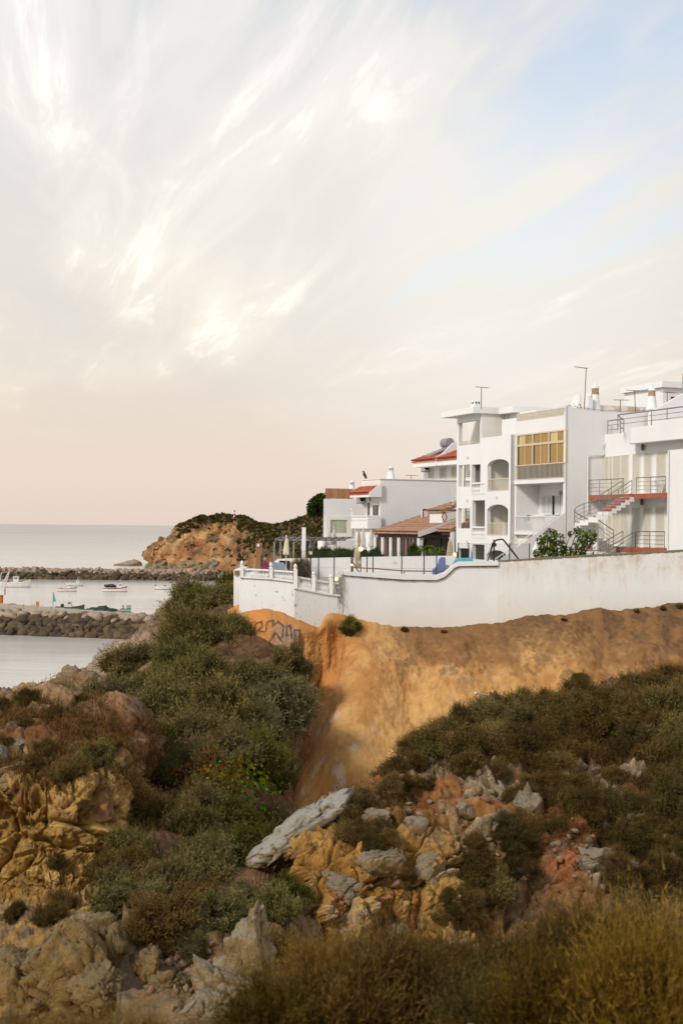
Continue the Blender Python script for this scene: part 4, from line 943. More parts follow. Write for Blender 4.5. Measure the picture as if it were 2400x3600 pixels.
# green shrub growing out of the foot of the white wall
p, nrm, m = A.at(1228, 2205); r = spx(p, 42); shrub(p+Vector((0, -0.15, -0.1)), r, 'green', 'small green shrub growing at the foot of the white wall', None, 1.35, meshes=SH)
for x, y, rp in [(1420, 2208, 16), (1560, 2214, 14), (1985, 2172, 13), (2240, 2142, 14), (2330, 2134, 15), (2385, 2128, 20), (1130, 2830, 20), (1300, 2778, 24)]:
    p, nrm, m = A.at(x, y); shrub(p, spx(p, rp), 'brown', 'tiny dry tuft under the white wall' if y < 2300 else 'small dry tuft below the cliff', 'dry tufts under the wall', 0.9)
# foreground brush, close and out of focus
GF = 'blurred brush in the foreground'
FG = [(1000, 3660, 230, 'gold', 1.0, 10.5, 'golden brush at the left end of the blurred foreground brush'), (1230, 3650, 270, 'straw', 1.15, 10.8, 'dry golden brush in the blurred foreground, second from the left'), (1470, 3600, 220, 'brown', 1.25, 11.2, 'brown twiggy brush in the middle of the blurred foreground'),
      (1690, 3640, 190, 'dark', 1.1, 10.2, 'dark low brush above the gravel in the blurred foreground'), (1960, 3660, 250, 'gold', 1.1, 9.8, 'golden green brush right of the gravel in the foreground'), (2230, 3640, 300, 'gold', 1.2, 9.6, 'largest golden green brush at the lower right'), (2440, 3600, 240, 'brown', 1.2, 10.2, 'brown brush cut by the right edge of the foreground'),
      (1120, 3500, 170, 'straw', 1.1, 11.8, 'straw coloured brush behind the golden foreground brush'), (1360, 3480, 190, 'dry', 1.2, 12.2, 'pale brush top in the middle of the foreground'), (1850, 3480, 190, 'brown', 1.2, 12.2, 'brown dry brush behind the golden foreground brush at right'), (2090, 3420, 200, 'straw', 1.1, 12.6, 'tall straw brush behind the lower right brush'), (2330, 3420, 210, 'dry', 1.15, 12.6, 'dry brush near the right edge of the foreground'), (1600, 3470, 150, 'brown', 1.25, 12.6, 'brown brush top below the red hollow'), (860, 3700, 150, 'brown', 1.0, 10.8, 'small brown brush below the pinnacle, left end of the foreground'),
      (120, 3720, 190, 'brown', 0.8, 9.0, 'blurred dry grass at the lower left corner'), (420, 3740, 200, 'dry', 0.75, 9.0, 'blurred dry grass low in the foreground left of centre'), (640, 3740, 140, 'brown', 0.8, 9.0, 'small blurred dry tuft below the pinnacle rock')]
for x, y, rp, kind, h, d_, label in FG:
    p = W(x, y, d_); r = spx(p, rp*1.12); shrub(p-Vector((0, 0, r*0.1)), r, kind, label, GF, h*1.12, meshes=SHF)

# ------------------------------------------------------------------ boulders and outcrops, pieces of the hills they stick out of
def outcrop(patch, x, y, wpx, hpx, dpx, mat, seed, rot=0.0, tilt=0.0, sub=4, cuts=10, rough=0.10, pits=0.05, fs=2.0, d=None, name='boulder', depth=(0.45, 0.85), rx=0.0, label=None, crag=0.7, taper=0.0):
    if d is None: p, nrm, m = patch.at(x, y); p = p+Vector((0, 0.22, -0.1))
    else: p = W(x, y, d)
    rs = np.random.RandomState(seed); V, Fc = ICO[5 if sub >= 4 else 4]; V = np.sign(V)*np.abs(V)**0.62; cuts = int(cuts*1.4)
    for _ in range(cuts):
        n = rs.normal(size=3); n /= np.linalg.norm(n); over = np.maximum(V@n-rs.uniform(*depth)*1.12, 0); V = V-over[:, None]*n*1.0
    V /= np.abs(V).max(0); t_ = (V[:, 2:3]+1)/2; V[:, :2] *= 1-taper*t_**1.3; S = np.array((spx(p, wpx/2), spx(p, dpx/2), spx(p, hpx/2))); V = V*S; nn = V/np.linalg.norm(V, axis=1, keepdims=True)
    k = float(S.mean()); f = 0.9/max(k, 0.3)
    cr, hue = craggy(V+seed*7.7, seed, ((0.9*f, 0.30*k), (2.2*f, 0.16*k), (5.0*f, 0.075*k), (11*f, 0.035*k))); V = V+nn*(crag*cr)[:, None]
    me = np_mesh('boulder', V, Fc, (mat,), False); o = link(name, me, parent=patch.o); put(o, p, (rx, tilt, rot), (1, 1, 1))
    if label: o['label'] = label
    return o
LS, OR_, RSn, DL = M['limestone'], M['ochre_rock'], M['red_stone'], M['dark_limestone']
# overhanging pale ledge at the left end of the right hill
LD = M['pale_ledge']
outcrop(E, 1065, 2925, 440, 105, 190, LD, 401, rot=0.1, tilt=-0.60, cuts=7, d=38.2, crag=0.8, label='pale overhanging limestone ledge')
outcrop(E, 1225, 2830, 170, 80, 130, LD, 403, tilt=-0.40, d=39.4, crag=0.6)
outcrop(E, 1010, 2995, 170, 90, 150, DL, 402, tilt=-0.5, d=37.9, crag=0.8); outcrop(E, 1130, 2990, 170, 130, 140, DL, 404, d=37.2, crag=1.0)
# grey rocks on the hill
gr = [(1500, 2740, 110, 85), (1395, 2765, 90, 50), (1320, 2880, 90, 90), (1460, 2900, 100, 85), (1680, 2600, 80, 60), (1750, 2690, 60, 90), (1640, 2845, 95, 85), (1860, 2680, 80, 100), (1850, 2820, 120, 150), (2190, 2630, 90, 70), (2030, 2680, 70, 80), (2110, 2885, 70, 50), (1700, 2930, 60, 50)]
for i, (x, y, w_, h_) in enumerate(gr): outcrop(E, x, y, w_*1.15, h_*1.1, w_, LS, 410+i, rot=RND.uniform(0, 6), tilt=RND.uniform(-0.3, 0.3), sub=3, rough=0.16, pits=0.08, fs=1.6)
# outcrops of the yellow face
yr = [(1340, 3020, 150, 90, LS), (1510, 3060, 90, 110, LS), (1180, 3110, 160, 110, LS), (2090, 3030, 120, 150, LS), (1420, 3280, 90, 90, LS), (2230, 3060, 120, 90, LS)]
for i, (x, y, w_, h_, mm) in enumerate(yr): outcrop(E, x, y, w_*1.1, h_*1.1, w_, mm, 460+i, rot=RND.uniform(-0.6, 0.6), tilt=RND.uniform(-0.25, 0.25), sub=4, rough=0.15, pits=0.09, fs=1.7)
# left cliff: blocks and the pale face by the water
for i, (x, y, w_, h_, mm) in enumerate([(40, 2620, 110, 70, LS), (60, 2690, 120, 60, LS), (20, 2760, 90, 70, LS)]):
    outcrop(Cp, x, y, w_*1.15, h_*1.15, w_*0.7, mm, 520+i, rot=RND.uniform(-0.4, 0.4), tilt=RND.uniform(-0.2, 0.2), sub=4)
outcrop(B, 265, 2440, 230, 190, 200, M['ochre_rock'], 540, sub=5, d=65, rough=0.12, label='pale yellow sea cliff block above the water')
outcrop(B, 375, 2475, 120, 120, 120, M['ochre_rock'], 541, sub=4, d=61); outcrop(B, 440, 2470, 70, 120, 100, M['ochre_rock'], 542, sub=4, d=61)
# big blocks at the bottom left
blk = [(235, 3430, 330, 400, 260, DL, 28.5, 0.62), (370, 3325, 185, 190, 180, DL, 28.8, 0.3), (335, 3480, 190, 170, 180, DL, 27.4, 0.4), (60, 3480, 200, 300, 200, DL, 28.4, 0.5), (520, 3400, 120, 130, 120, DL, 29, 0.1), (590, 3470, 170, 120, 150, DL, 27.6, 0.2), (480, 3570, 200, 130, 160, DL, 26, -0.2)]
for i, (x, y, w_, h_, dp, mm, d_, ti) in enumerate(blk): outcrop(B, x, y, w_, h_, dp, mm, 560+i, rot=RND.uniform(-0.3, 0.3), tilt=-ti, sub=5, cuts=14, crag=0.95, rough=0.10, pits=0.03, fs=1.5, d=d_)
# pinnacle
outcrop(B, 875, 3400, 270, 480, 210, M['pinnacle'], 580, tilt=0.16, rot=0.2, sub=5, cuts=10, crag=0.75, taper=0.6, rough=0.13, pits=0.07, fs=1.6, d=26.4, label='pinnacle of pitted limestone')
outcrop(B, 790, 3510, 300, 330, 220, M['pinnacle'], 581, tilt=-0.5, sub=5, cuts=10, crag=0.75, taper=0.45, rough=0.12, pits=0.06, fs=1.6, d=25.8)
outcrop(B, 800, 3600, 330, 220, 220, M['pinnacle'], 582, sub=5, cuts=12, rough=0.12, pits=0.05, fs=1.6, d=25.0); outcrop(B, 700, 3580, 240, 170, 180, M['pinnacle'], 583, sub=4, d=24.8)
# rubble
rub = [rock_mesh('rubble', 600+k, 1, RSn, cuts=6, rough=0.0) for k in range(5)]
for i in range(150):
    x = RND.gauss(640, 70); y = RND.gauss(3390, 55); p, nrm, m = B.at(x, y)
    if m < 12: o = link('stone', RND.choice(rub), parent=B.o); s_ = spx(p, RND.uniform(5, 15)); put(o, p+Vector((0, -0.05, s_*0.5)), (RND.uniform(0, 6), RND.uniform(0, 6), 0), (s_*1.3, s_, s_*0.8))
rub2 = [rock_mesh('rubble_grey', 620+k, 2, LS, cuts=9, rough=0.08, depth=(0.35, 0.75)) for k in range(6)]
for i in range(110):
    x = RND.uniform(1250, 2350); y = RND.uniform(2650, 3120); p, nrm, m = E.at(x, y)
    if m < 12: o = link('stone', RND.choice(rub2 if RND.random() < 0.7 else rub), parent=E.o); s_ = spx(p, RND.uniform(5, 17)); put(o, p+nrm*s_*0.3, (RND.uniform(0, 6), RND.uniform(0, 6), 0), (s_*1.3, s_, s_*0.8))
for i in range(60):
    x = RND.uniform(1560, 1900); y = RND.uniform(3560, 3640); p, nrm, m = Fp.at(x, y)
    o = link('pebble', RND.choice(rub2), parent=Fp.o); s_ = RND.uniform(0.01, 0.03); put(o, p+Vector((0, 0, s_*0.4)), (RND.uniform(0, 6), 0, 0), (s_*1.4, s_, s_))

# ------------------------------------------------------------------ dry ground cover between the shrubs (nobody could count the blades)
def ground_cover(name, label, patch, keep, n, seed, length, colour):
    rs = np.random.RandomState(seed); R0, C0 = patch.px.shape; got = []
    while len(got) < n:
        r = rs.randint(2, R0-1, 4000); c = rs.randint(1, C0-1, 4000)
        for a, b in zip(r, c):
            if keep(patch.px[a, b], patch.py[a, b]) and rs.random_sample() < 0.7: got.append((a, b))
            if len(got) >= n: break
        else:
            if not got: break
    g = np.array(got); Pt = patch.G[g[:, 0], g[:, 1]]+rs.normal(size=(len(g), 3))*0.08; Nn = patch.N[g[:, 0], g[:, 1]]; vs = []; ti = []
    for k in range(6):
        d = Nn*0.35+np.array((0, 0, 0.75))+rs.normal(size=(len(g), 3))*0.5; d /= np.linalg.norm(d, axis=1, keepdims=True); s_ = np.cross(d, rs.normal(size=(len(g), 3))); s_ /= np.linalg.norm(s_, axis=1, keepdims=True)
        q = Pt+rs.normal(size=(len(g), 3))*0.07; ll = length*rs.uniform(0.5, 1.4, len(g))[:, None]; vs.append(np.stack([q-s_*length*0.045, q+s_*length*0.045, q+d*ll], 1)); ti.append(np.repeat(rs.uniform(0, 1, len(g)), 3))
    V = np.concatenate([v.reshape(-1, 3) for v in vs]); o = link(name, np_mesh(name, V, np.arange(len(V)).reshape(-1, 3), (M['leaf'],), False, {'tint': np.concatenate(ti)})); o.color = colour+(1,); props(o, label, 'dry grass', kind='stuff')
ground_cover('dry_grass', 'dry brown grass between the shrubs of the right hill', E, lambda x, y: 1150 < x < 2440 and 2330 < y < 2900+0.12*(x-1500) and not (1440 < x < 1800 and 2740 < y < 2990), 5000, 3, 0.20, (0.62, 0.44, 0.30))
ground_cover('dry_grass', 'dry brown grass on the left knoll', Cp, lambda x, y: x > -30 and 2450 < y < 2780 and math.sin(x*0.021+y*0.013)+math.sin(x*0.008-y*0.03) > -0.5, 5000, 4, 0.20, (0.72, 0.5, 0.36))
ground_cover('dry_grass', 'dry grass on the slope below the wall corner', B, lambda x, y: (150 < x < 660 and 2060 < y < 2330) or (330 < x < 700 and 2850 < y < 3150 and not inside(bare[0], x, y)), 2500, 5, 0.24, (0.7, 0.54, 0.36))

# every shrub of a look and zone is told apart by its rank from the left
ORD = ['leftmost', 'second', 'third', 'fourth', 'fifth', 'sixth', 'seventh', 'eighth', 'ninth', 'tenth', 'eleventh', 'twelfth', 'thirteenth', 'fourteenth', 'fifteenth', 'sixteenth', 'seventeenth', 'eighteenth', 'nineteenth', 'twentieth']
def rank_labels(obs):
    by = {}
    for o in obs: by.setdefault(o['label'], []).append(o)
    for lab, os_ in by.items():
        if len(os_) < 2: continue
        os_.sort(key=lambda o: o.location.x/o.location.y)
        for i, o in enumerate(os_):
            j = len(os_)-1-i
            r = (ORD[i]+(' from the left' if i else '')) if i <= j and i < 20 else ('rightmost' if j == 0 else ORD[j]+' from the right') if j < 20 else f'number {i+1} from the left'
            o['label'] = f'{lab}, {r}'
# ------------------------------------------------------------------ houses
def q8(zx, zy): return 1550+zx/3.484, 1350+zy/3.484
def q7(zx, zy): return 1950+zx/3.484, 1550+zy/3.484
def q6(zx, zy): return 1750+zx/2.4123, 1250+zy/2.4123
def q2(zx, zy): return 1100+zx/2.613, 1500+zy/2.613
def facade(mb, n, outline, holes, thick, arcs=()):
    """wall in the plane n = const; outline and holes in (s, z); arcs: holes with a curved head"""
    loops = [outline]
    for h in holes:
        s0, s1, z0, z1 = h[:4]; s0, s1 = min(s0, s1), max(s0, s1); z0, z1 = min(z0, z1), max(z0, z1)
        if len(h) > 4 and h[4]:
            c = (s0+s1)/2; a = (s1-s0)/2; r = h[4]
            top = [(c+a*math.cos(t), z1-r+r*(1-(1-math.sin(t))**1.0)) for t in [math.pi*k/14 for k in range(15)]]
            loops.append([(s0, z0), (s1, z0)]+top)
        else: loops.append([(s0, z0), (s1, z0), (s1, z1), (s0, z1)])
    mb.slab(loops, lambda s, z: P(s, n, z), NS*thick); return mb
def rectn(n, zx0, zx1, zt, zb, q=q8, tilt=None):
    """pixel rectangle (heights read at its middle) -> s0, s1, z0, z1 on the plane n"""
    xm = (zx0+zx1)/2; ym = (zt+zb)/2
    s0 = on_n(*q(zx0, ym), n)[0]; s1 = on_n(*q(zx1, ym), n)[0]
    return min(s0, s1), max(s0, s1), on_n(*q(xm, zb), n)[1], on_n(*q(xm, zt), n)[1]
def rects(s, zx0, zx1, zt, zb, q=q8):
    xm = (zx0+zx1)/2; ym = (zt+zb)/2
    n0 = on_s(*q(zx0, ym), s)[0]; n1 = on_s(*q(zx1, ym), s)[0]
    return min(n0, n1), max(n0, n1), on_s(*q(xm, zb), s)[1], on_s(*q(xm, zt), s)[1]
def shutter(parent, r, n, mat, slats=None, name='shutter', proud=0.05):
    """louvred shutter panel in plane n (r = s0, s1, z0, z1), facing the sea"""
    s0, s1, z0, z1 = r; mb = MB(); w_ = 0.055; k = slats or max(6, int((z1-z0)/0.065))
    mb.fbox(s0, s0+w_, n-proud, n+0.01, z0, z1); mb.fbox(s1-w_, s1, n-proud, n+0.01, z0, z1)
    mb.fbox(s0+w_, s1-w_, n-proud, n+0.01, z1-0.06, z1); mb.fbox(s0+w_, s1-w_, n-proud, n+0.01, z0, z0+0.08)
    for i in range(k):
        z = z0+0.08+(z1-z0-0.14)*(i+0.5)/k; h = (z1-z0-0.14)/k
        a, b = s0+w_, s1-w_
        mb.hexa([P(a, n+0.005, z+h*0.30), P(a, n-proud*0.85, z-h*0.50), P(b, n-proud*0.85, z-h*0.50), P(b, n+0.005, z+h*0.30), P(a, n+0.005, z+h*0.48), P(a, n-proud*0.85, z-h*0.32), P(b, n-proud*0.85, z-h*0.32), P(b, n+0.005, z+h*0.48)])
    return mb.build(name, mat, parent)
def railing_n(parent, n, s0, s1, za0, za1, mat, bars, w_=0.022, top=0.05, name='railing', zb0=None):
    """bar railing; foot at za0, top at za1"""
    mb = MB(); s0, s1 = min(s0, s1), max(s0, s1)
    mb.fbox(s0, s1, n-0.03, n+0.03, za1-top, za1); mb.fbox(s0, s1, n-0.02, n+0.02, za0, za0+0.04)
    for i in range(bars+1):
        s = s0+(s1-s0)*i/bars; mb.fbox(s-w_/2, s+w_/2, n-w_/2, n+w_/2, za0+0.03, za1-top+0.01)
    return mb.build(name, mat, parent)
def baluster_mesh(h, r, mat):
    mb = MB(); mb.lathe((0, 0, 0), [(r*0.8, 0), (r*0.8, h*0.06), (r*0.45, h*0.10), (r*0.62, h*0.2), (r, h*0.36), (r*0.8, h*0.5), (r*0.42, h*0.66), (r*0.38, h*0.8), (r*0.7, h*0.9), (r*0.8, h*0.94), (r*0.8, h)], 8)
    me = bpy.data.meshes.new('baluster'); me.from_pydata(mb.v, [], mb.f); me.polygons.foreach_set('use_smooth', np.ones(len(me.polygons), bool)); me.materials.append(mat); return me
ROOFM = None
# ---------------- apartment house
apt = empty('apartment_house', P(8, 2, GZ), 'tall white apartment house with arched loggias and an amber glazed bay', 'house')
n1, n2, n3 = -0.3, 0.0, 1.5
sA = on_n(*q8(190, 1000), n1)[0]; sB = on_n(*q8(852, 1200), n1)[0]; sC = on_n(*q8(490, 500), n1)[0]
sG = on_n(*q8(900, 900), n2)[0]                      # far end of the glazed bay
zPar = on_n(*q8(660, 642), n1)[1]; zR0 = on_n(*q8(480, 362), n1)[1]; zR1 = zR0+0.42
fz = [GZ, on_n(*q8(690, 1862), n1)[1]-0.08, on_n(*q8(690, 1316), n1)[1]-0.08]; zTer = zPar-1.0
holes = []
def H_(zx0, zx1, zt, zb, arch=0): 
    r = rectn(n1, zx0, zx1, zt, zb); holes.append(r+(arch,)); return r
lg = H_(214, 482, 458, 742)
a2 = H_(212, 352, 990, 1258); b2 = H_(372, 478, 985, 1350); c2 = H_(566, 826, 920, 1312, 0.42)
a1 = H_(204, 352, 1522, 1768); b1 = H_(378, 532, 1425, 1886); c1 = H_(560, 816, 1475, 1856, 0.45)
a0 = H_(196, 345, 2012, 2150); b0 = H_(380, 528, 1965, 2150); c0 = H_(552, 800, 2036, 2160, 0.4)
mb = MB(); out = [(sA, GZ-0.5), (sB, GZ-0.5), (sB, zPar), (sC, zPar), (sC, zR0), (sA, zR0)]
facade(mb, n1, out, holes, 0.28); mb.build('wall', M['white'], apt)
mb = MB(); ba = 2.0
mb.fbox(sA, sB-0.0, ba, ba+0.2, GZ-0.4, zTer-0.25)
mb.fbox(on_n(*q8(332, 600), ba)[0], sC, ba, ba+0.2, zTer+0.01, zR0-0.01)
mb.build('back_wall', M['cream'], apt)
mb = MB()
for z in (fz[1], fz[2], zTer): mb.fbox(sA, sB+0.01, n1+0.285, ba-0.003, z-0.22, z)
mb.build('floor_slab', M['white'], apt)
sD = on_n(*q8(548, 1200), n1)[0]
for (z0, z1) in ((GZ, fz[1]-0.225), (fz[1]+0.003, fz[2]-0.225), (fz[2]+0.003, zTer-0.225)):
    for q_ in ((sD, sD+0.22, n1+0.29, ba-0.004), (sB+0.01, sB+0.2, n1+0.29, 1.99), (sA-0.2, sA-0.01, n1+1.2, 1.99)): MB().fbox(*q_, z0, z1).build('partition', M['cream'], apt)
mb = MB(); mb.fbox(sB+0.01, sC, n3+0.01, n3+0.25, zTer, zR0-0.01); mb.fbox(sC+0.005, sC+0.2, n1+0.003, n3+0.2, zTer, zR0-0.003); mb.fbox(sG, sB, n1+0.0, 1.9, GZ-0.4, zPar-0.01)
mb.build('upper_wall', M['cream'], apt)
mb = MB(); mb.fbox(sB-0.002, sB+0.25, n1+0.282, n3, zTer, zPar-0.003); mb.build('parapet', M['white'], apt)
sK = on_n(*q8(872, 320), n3-0.55)[0]; zPW = on_s(2012, 1436, 0)[1]-0.12
mb = MB(); mb.fbox(sC-0.15, sA+1.3, -1.0, 7, zR0, zR1); mb.fbox(sK, sC-0.153, n3-0.55, 7.0, zR0-0.02, zR1-0.03); mb.build('roof', M['white'], apt)
sV = on_n(*q8(332, 600), ba)[0]
mb = MB(); mb.fbox(sK+0.2, sV, 2.3, 9.5, zTer, zR0-0.03); mb.fbox(0.35, sA-0.3, 2.3, 9.5, GZ-0.4, zTer-0.003); mb.fbox(0.35, sK+0.197, n2+0.26, 9.5, zTer, zPW); mb.build('rear_block', M['white'], apt)
# baluster parapets of the narrow bays
bal = baluster_mesh(0.85, 0.085, M['baluster'])
for r_, zt, zb in ((b2, 1205, 1350), (b1, 1745, 1886)):
    z0 = r_[2]; h = on_n(*q8(450, zt), n1)[1]-z0; sa, sb = r_[0]+0.02, r_[1]-0.02
    if r_ is b2: sa = on_n(*q8(534, 1250), n1)[0]+0.02
    pr = MB(); pr.fbox(sa, sb, n1-0.05, n1+0.20, z0+h-0.12, z0+h); pr.fbox(sa, sb, n1-0.03, n1+0.2, z0, z0+0.12); rail = pr.build('balcony_rail', M['baluster'], apt)
    for i in range(9):
        o = link('baluster', bal, parent=rail); o.location = P(sa+(sb-sa)*(i+0.5)/9, n1+0.07, z0+0.12)-base_loc(apt); o.scale = (1, 1, (h-0.24)/0.85)
for r_ in (c2, c1):
    railing_n(apt, n1+0.08, r_[0]+0.01, r_[1]-0.01, r_[2]+0.03, r_[2]+0.86, M['cream_rail'], 24, 0.022)
# shutters behind the arches, inner stair rail, spiral stair and posts seen through the openings
s_, z_ = on_n(*q8(740, 1130), ba); shutter(apt, rectn(ba, 676, 800, 1048, 1205), ba-0.02, M['shutter_white'])
mb = MB()
for i in range(7):
    sp, zp = on_n(*q8(645+i*16, 1755), ba-0.5); _, zq = on_n(*q8(645+i*16, 1715-i*15+(i > 0)*-2), ba-0.5); mb.bar(P(sp, ba-0.5, zp-0.3), P(sp, ba-0.5, zq), 0.03)
mb.tube([P(on_n(*q8(645+i*16, 1700), ba-0.5)[0], ba-0.5, on_n(*q8(645+i*16, 1715-i*15), ba-0.5)[1]) for i in range(7)], 0.035, 5)
mb.build('inner_stair_rail', M['black'], apt)
mb = MB(); s_, z_ = on_n(*q8(772, 1650), 1.2); mb.lathe(P(s_, 1.2, fz[1]), [(0.2, 0), (0.2, 2.0), (0.34, 2.15), (0.34, 2.4)], 14); mb.build('column', M['cream'], apt); mb = MB()
s_, z_ = on_n(*q8(272, 1640), 0.9); mb.lathe(P(s_, 0.9, fz[1]), [(0.24, 0), (0.22, 1.2), (0.24, 2.7)], 14); mb.build('column', M['cream'], apt)
mb = MB()
for i in range(6):                                   # zigzag metal stair on the second floor
    sa, za = on_n(*q8(350+i*18, 1140-i*28), 1.2); mb.fbox(sa-0.5, sa+0.1, 0.9, 1.5, za, za+0.03); mb.bar(P(sa, 1.2, za), P(sa, 1.2, za+0.5), 0.025)
mb.tube([P(on_n(*q8(284, 1200), 0.5)[0], 0.5, fz[2]), P(on_n(*q8(284, 1200), 0.5)[0], 0.5, fz[2]+2.6)], 0.035, 5); mb.build('metal_stair', M['steel'], apt)
mb = MB(); s_, z_ = on_n(*q8(250, 1130), 0.8); mb.fbox(s_-0.4, s_+0.5, 0.8, 0.9, fz[2], zTer-0.24); mb.build('inner_panel', M['cream'], apt)
for (zx, zy) in ((330, 900), (322, 1430), (682, 1390), (318, 1930)): s_, z_ = on_n(*q8(zx, zy), n1); MB().fbox(s_-0.1, s_+0.1, n1-0.05, n1-0.002, z_-0.08, z_+0.08).build('wall_lamp', M['cream_rail'], apt)
r_ = rectn(n3, 822, 875, 500, 620); shutter(apt, r_, n3-0.0, M['shutter'], name='louvre')
mb = MB(); s_, z_ = on_n(*q8(803, 500), n3-0.08); mb.tube([P(s_, n3-0.06, zTer), P(s_, n3-0.06, zR0)], 0.05, 6); mb.build('drainpipe', M['cream'], apt)
mb = MB(); zz = on_n(*q8(350, 722), n1)[1]; mb.tube([P(lg[0], n1+0.1, zz), P(lg[1], n1+0.1, zz+0.02)], 0.02, 5)
for k in (0.15, 0.5, 0.8): s_ = lg[0]+(lg[1]-lg[0])*k; mb.tube([P(s_, n1+0.1, lg[2]), P(s_, n1+0.1, zz)], 0.014, 4)
mb.build('terrace_handrail', M['cream_rail'], apt)
# glazed bay
zb = lambda zx, zy: on_n(*q8(zx, zy), n2)[1]
zT0 = zb(1210, 425); zT1 = zb(1210, 325); gz1 = zb(1210, 590); gz0 = zb(1210, 982); rz0 = zb(1210, 1162); sl0 = zb(1205, 1213); gm = zb(1210, 730)
ge = on_n(*q8(925, 800), n2)[0]
mb = MB(); mb.fbox(0.02, sG, n2, n2+0.25, gz1, zT0); mb.fbox(ge, sG, n2, n2+0.25, sl0, gz1-0.003); mb.fbox(0.02, sG, n2+0.253, n2+4, zT0-0.2, zT0-0.01); mb.fbox(0.02, ge-0.003, n2+0.12, n2+0.25, rz0-0.1, gz0); mb.build('bay_wall', M['white'], apt)
railing_n(apt, n2+0.08, 0.05, sG-0.1, zT0+0.02, zT1, M['cream_rail'], 46, 0.045, name='roof_railing')
railing_n(apt, n2-0.06, 0.02, ge+0.05, rz0, gz0+0.02, M['cream_rail'], 40, 0.024, name='bay_railing')
mb = MB()                                           # dark gap behind the lower railing, mullions
for i in range(4): s_ = 0.03+(ge-0.06)*i/3; mb.fbox(s_-0.06, s_+0.06, n2-0.02, n2+0.1, gz0, gz1-0.004)
for i in range(3): s_ = 0.03+(ge-0.06)*(i+0.5)/3; mb.fbox(s_-0.025, s_+0.025, n2, n2+0.08, gz0, gz1-0.006)
mb.fbox(0.03, ge-0.03, n2-0.01, n2+0.09, gm-0.07, gm+0.07); mb.fbox(0.03, ge-0.03, n2-0.012, n2+0.09, gz0-0.08, gz0-0.003); mb.fbox(0.03, ge-0.03, n2-0.012, n2+0.09, gz1-0.09, gz1-0.006)
frame = mb.build('window_frame', M['alu'], apt)
for i in range(6):
    a_ = 0.06+(ge-0.12)*i/6+0.03; b_ = 0.06+(ge-0.12)*(i+1)/6-0.03
    for z0_, z1_, top in ((gz0, gm-0.075, 0), (gm+0.075, gz1-0.09, 1)):
        mt = M['pane_yellow'] if (top and i in (1, 5)) else M['pane_amber']
        if not top and i in (1, 3, 5): MB().fbox(b_-0.16, b_, n2+0.047, n2+0.06, z0_, z1_).build('pane_gap', M['dark'], frame); b_ -= 0.165
        MB().fbox(a_, b_, n2+0.04, n2+0.06, z0_, z1_).build('pane', mt, frame)
MB().fbox(0.03, ge-0.02, n2+0.10, n2+0.118, rz0, gz0-0.08).build('dark_glazing', M['pane_dark'], apt)
# recessed balcony under it
zf = zb(1150, 1805); bk = 1.7
mb = MB(); mb.fbox(0.02, sG, n2-0.08, n2+4, sl0-0.01, rz0-0.02); mb.fbox(0.02, sG, n2-0.02, bk, zf-0.22, zf); mb.build('balcony_slab', M['white'], apt)
mb = MB(); mb.fbox(sG-0.2, sG, n2+0.02, bk+0.2, zf+0.003, sl0-0.013); mb.fbox(0.02, sG-0.203, bk, bk+0.2, zf+0.003, sl0-0.015); mb.fbox(0.02, sG, n2+0.3, bk+0.1, GZ-0.4, zf-0.223); mb.build('recess_wall', M['white'], apt)
shutter(apt, rectn(bk, 1237, 1297, 1365, 1602), bk-0.01, M['shutter_white']); shutter(apt, rectn(bk, 1300, 1358, 1365, 1602), bk-0.01, M['shutter_white'])
r_ = rectn(bk, 1364, 1400, 1368, 1602); MB().fbox(r_[0], r_[1], bk-0.03, bk+0.01, r_[2], r_[3]).build('door_opening', M['dark'], apt)
r_ = rectn(bk, 1403, 1458, 1365, 1602); shutter(apt, r_, bk-0.05, M['shutter_white'])
mb = MB(); s_, z_ = on_n(*q8(1466, 1337), bk); mb.tube([P(s_, bk-0.1, z_), P(s_, bk-0.005, z_)], 0.14, 12); mb.build('round_lamp', M['grey'], apt)
railing_n(apt, n2+0.02, 0.35, sG-0.05, zf+0.03, zb(1150, 1617), M['white_rail'], 42, 0.035, name='balcony_railing')
# party wall towards the camera with the sloping stair flank
pw = [(1985, 1424), (1992, 1426), (2012, 1432), (2062, 1440), (2120, 1447), (2290, 1449), (2420, 1452)]
o2 = [on_s(x, y, 0) for x, y in pw]; lo = [on_s(x, y, 0) for x, y in ((1735, 1990), (1762, 1962), (1985, 1803))]
mb = MB(); mb.slab([[(o2[-1][0]+2, GZ-0.6), (lo[0][0], GZ-0.6)]+lo+o2+[(o2[-1][0]+2, o2[-1][1])]], lambda n, z: P(0, n, z), TS*0.02+TS*0.0 if False else TS*0.015)
mb.build('party_wall', M['white_party'], apt)
MB().fbox(0.02, 0.3, 0.01, o2[-1][0], zf-0.5, o2[2][1]-0.25).build('party_wall_core', M['white'], apt)
# stair rising to the balcony behind the flank
ns0 = lo[0][0]; ns1 = 0.0; zs0 = GZ; zs1 = zf; k = 16
for i in range(k):
    a_ = ns0+(ns1-ns0)*i/k; MB().fbox(0.02, 1.1, a_, a_+(ns1-ns0)/k, zs0+(zs1-zs0)*i/k-0.2, zs0+(zs1-zs0)*(i+0.8)/k).build('stair_step', M['white'], apt)
mb = MB(); mb.tube([P(1.1, ns0, zs0+0.95), P(1.1, ns1, zs1+0.95)], 0.03, 6); mb.tube([P(1.1, ns0, zs0+0.5), P(1.1, ns1, zs1+0.5)], 0.02, 5)
for i in range(13): t_ = i/12; mb.tube([P(1.1, ns0+(ns1-ns0)*t_, zs0+(zs1-zs0)*t_), P(1.1, ns0+(ns1-ns0)*t_, zs0+(zs1-zs0)*t_+0.95)], 0.018, 4)
mb.build('stair_rail', M['white_rail'], apt)
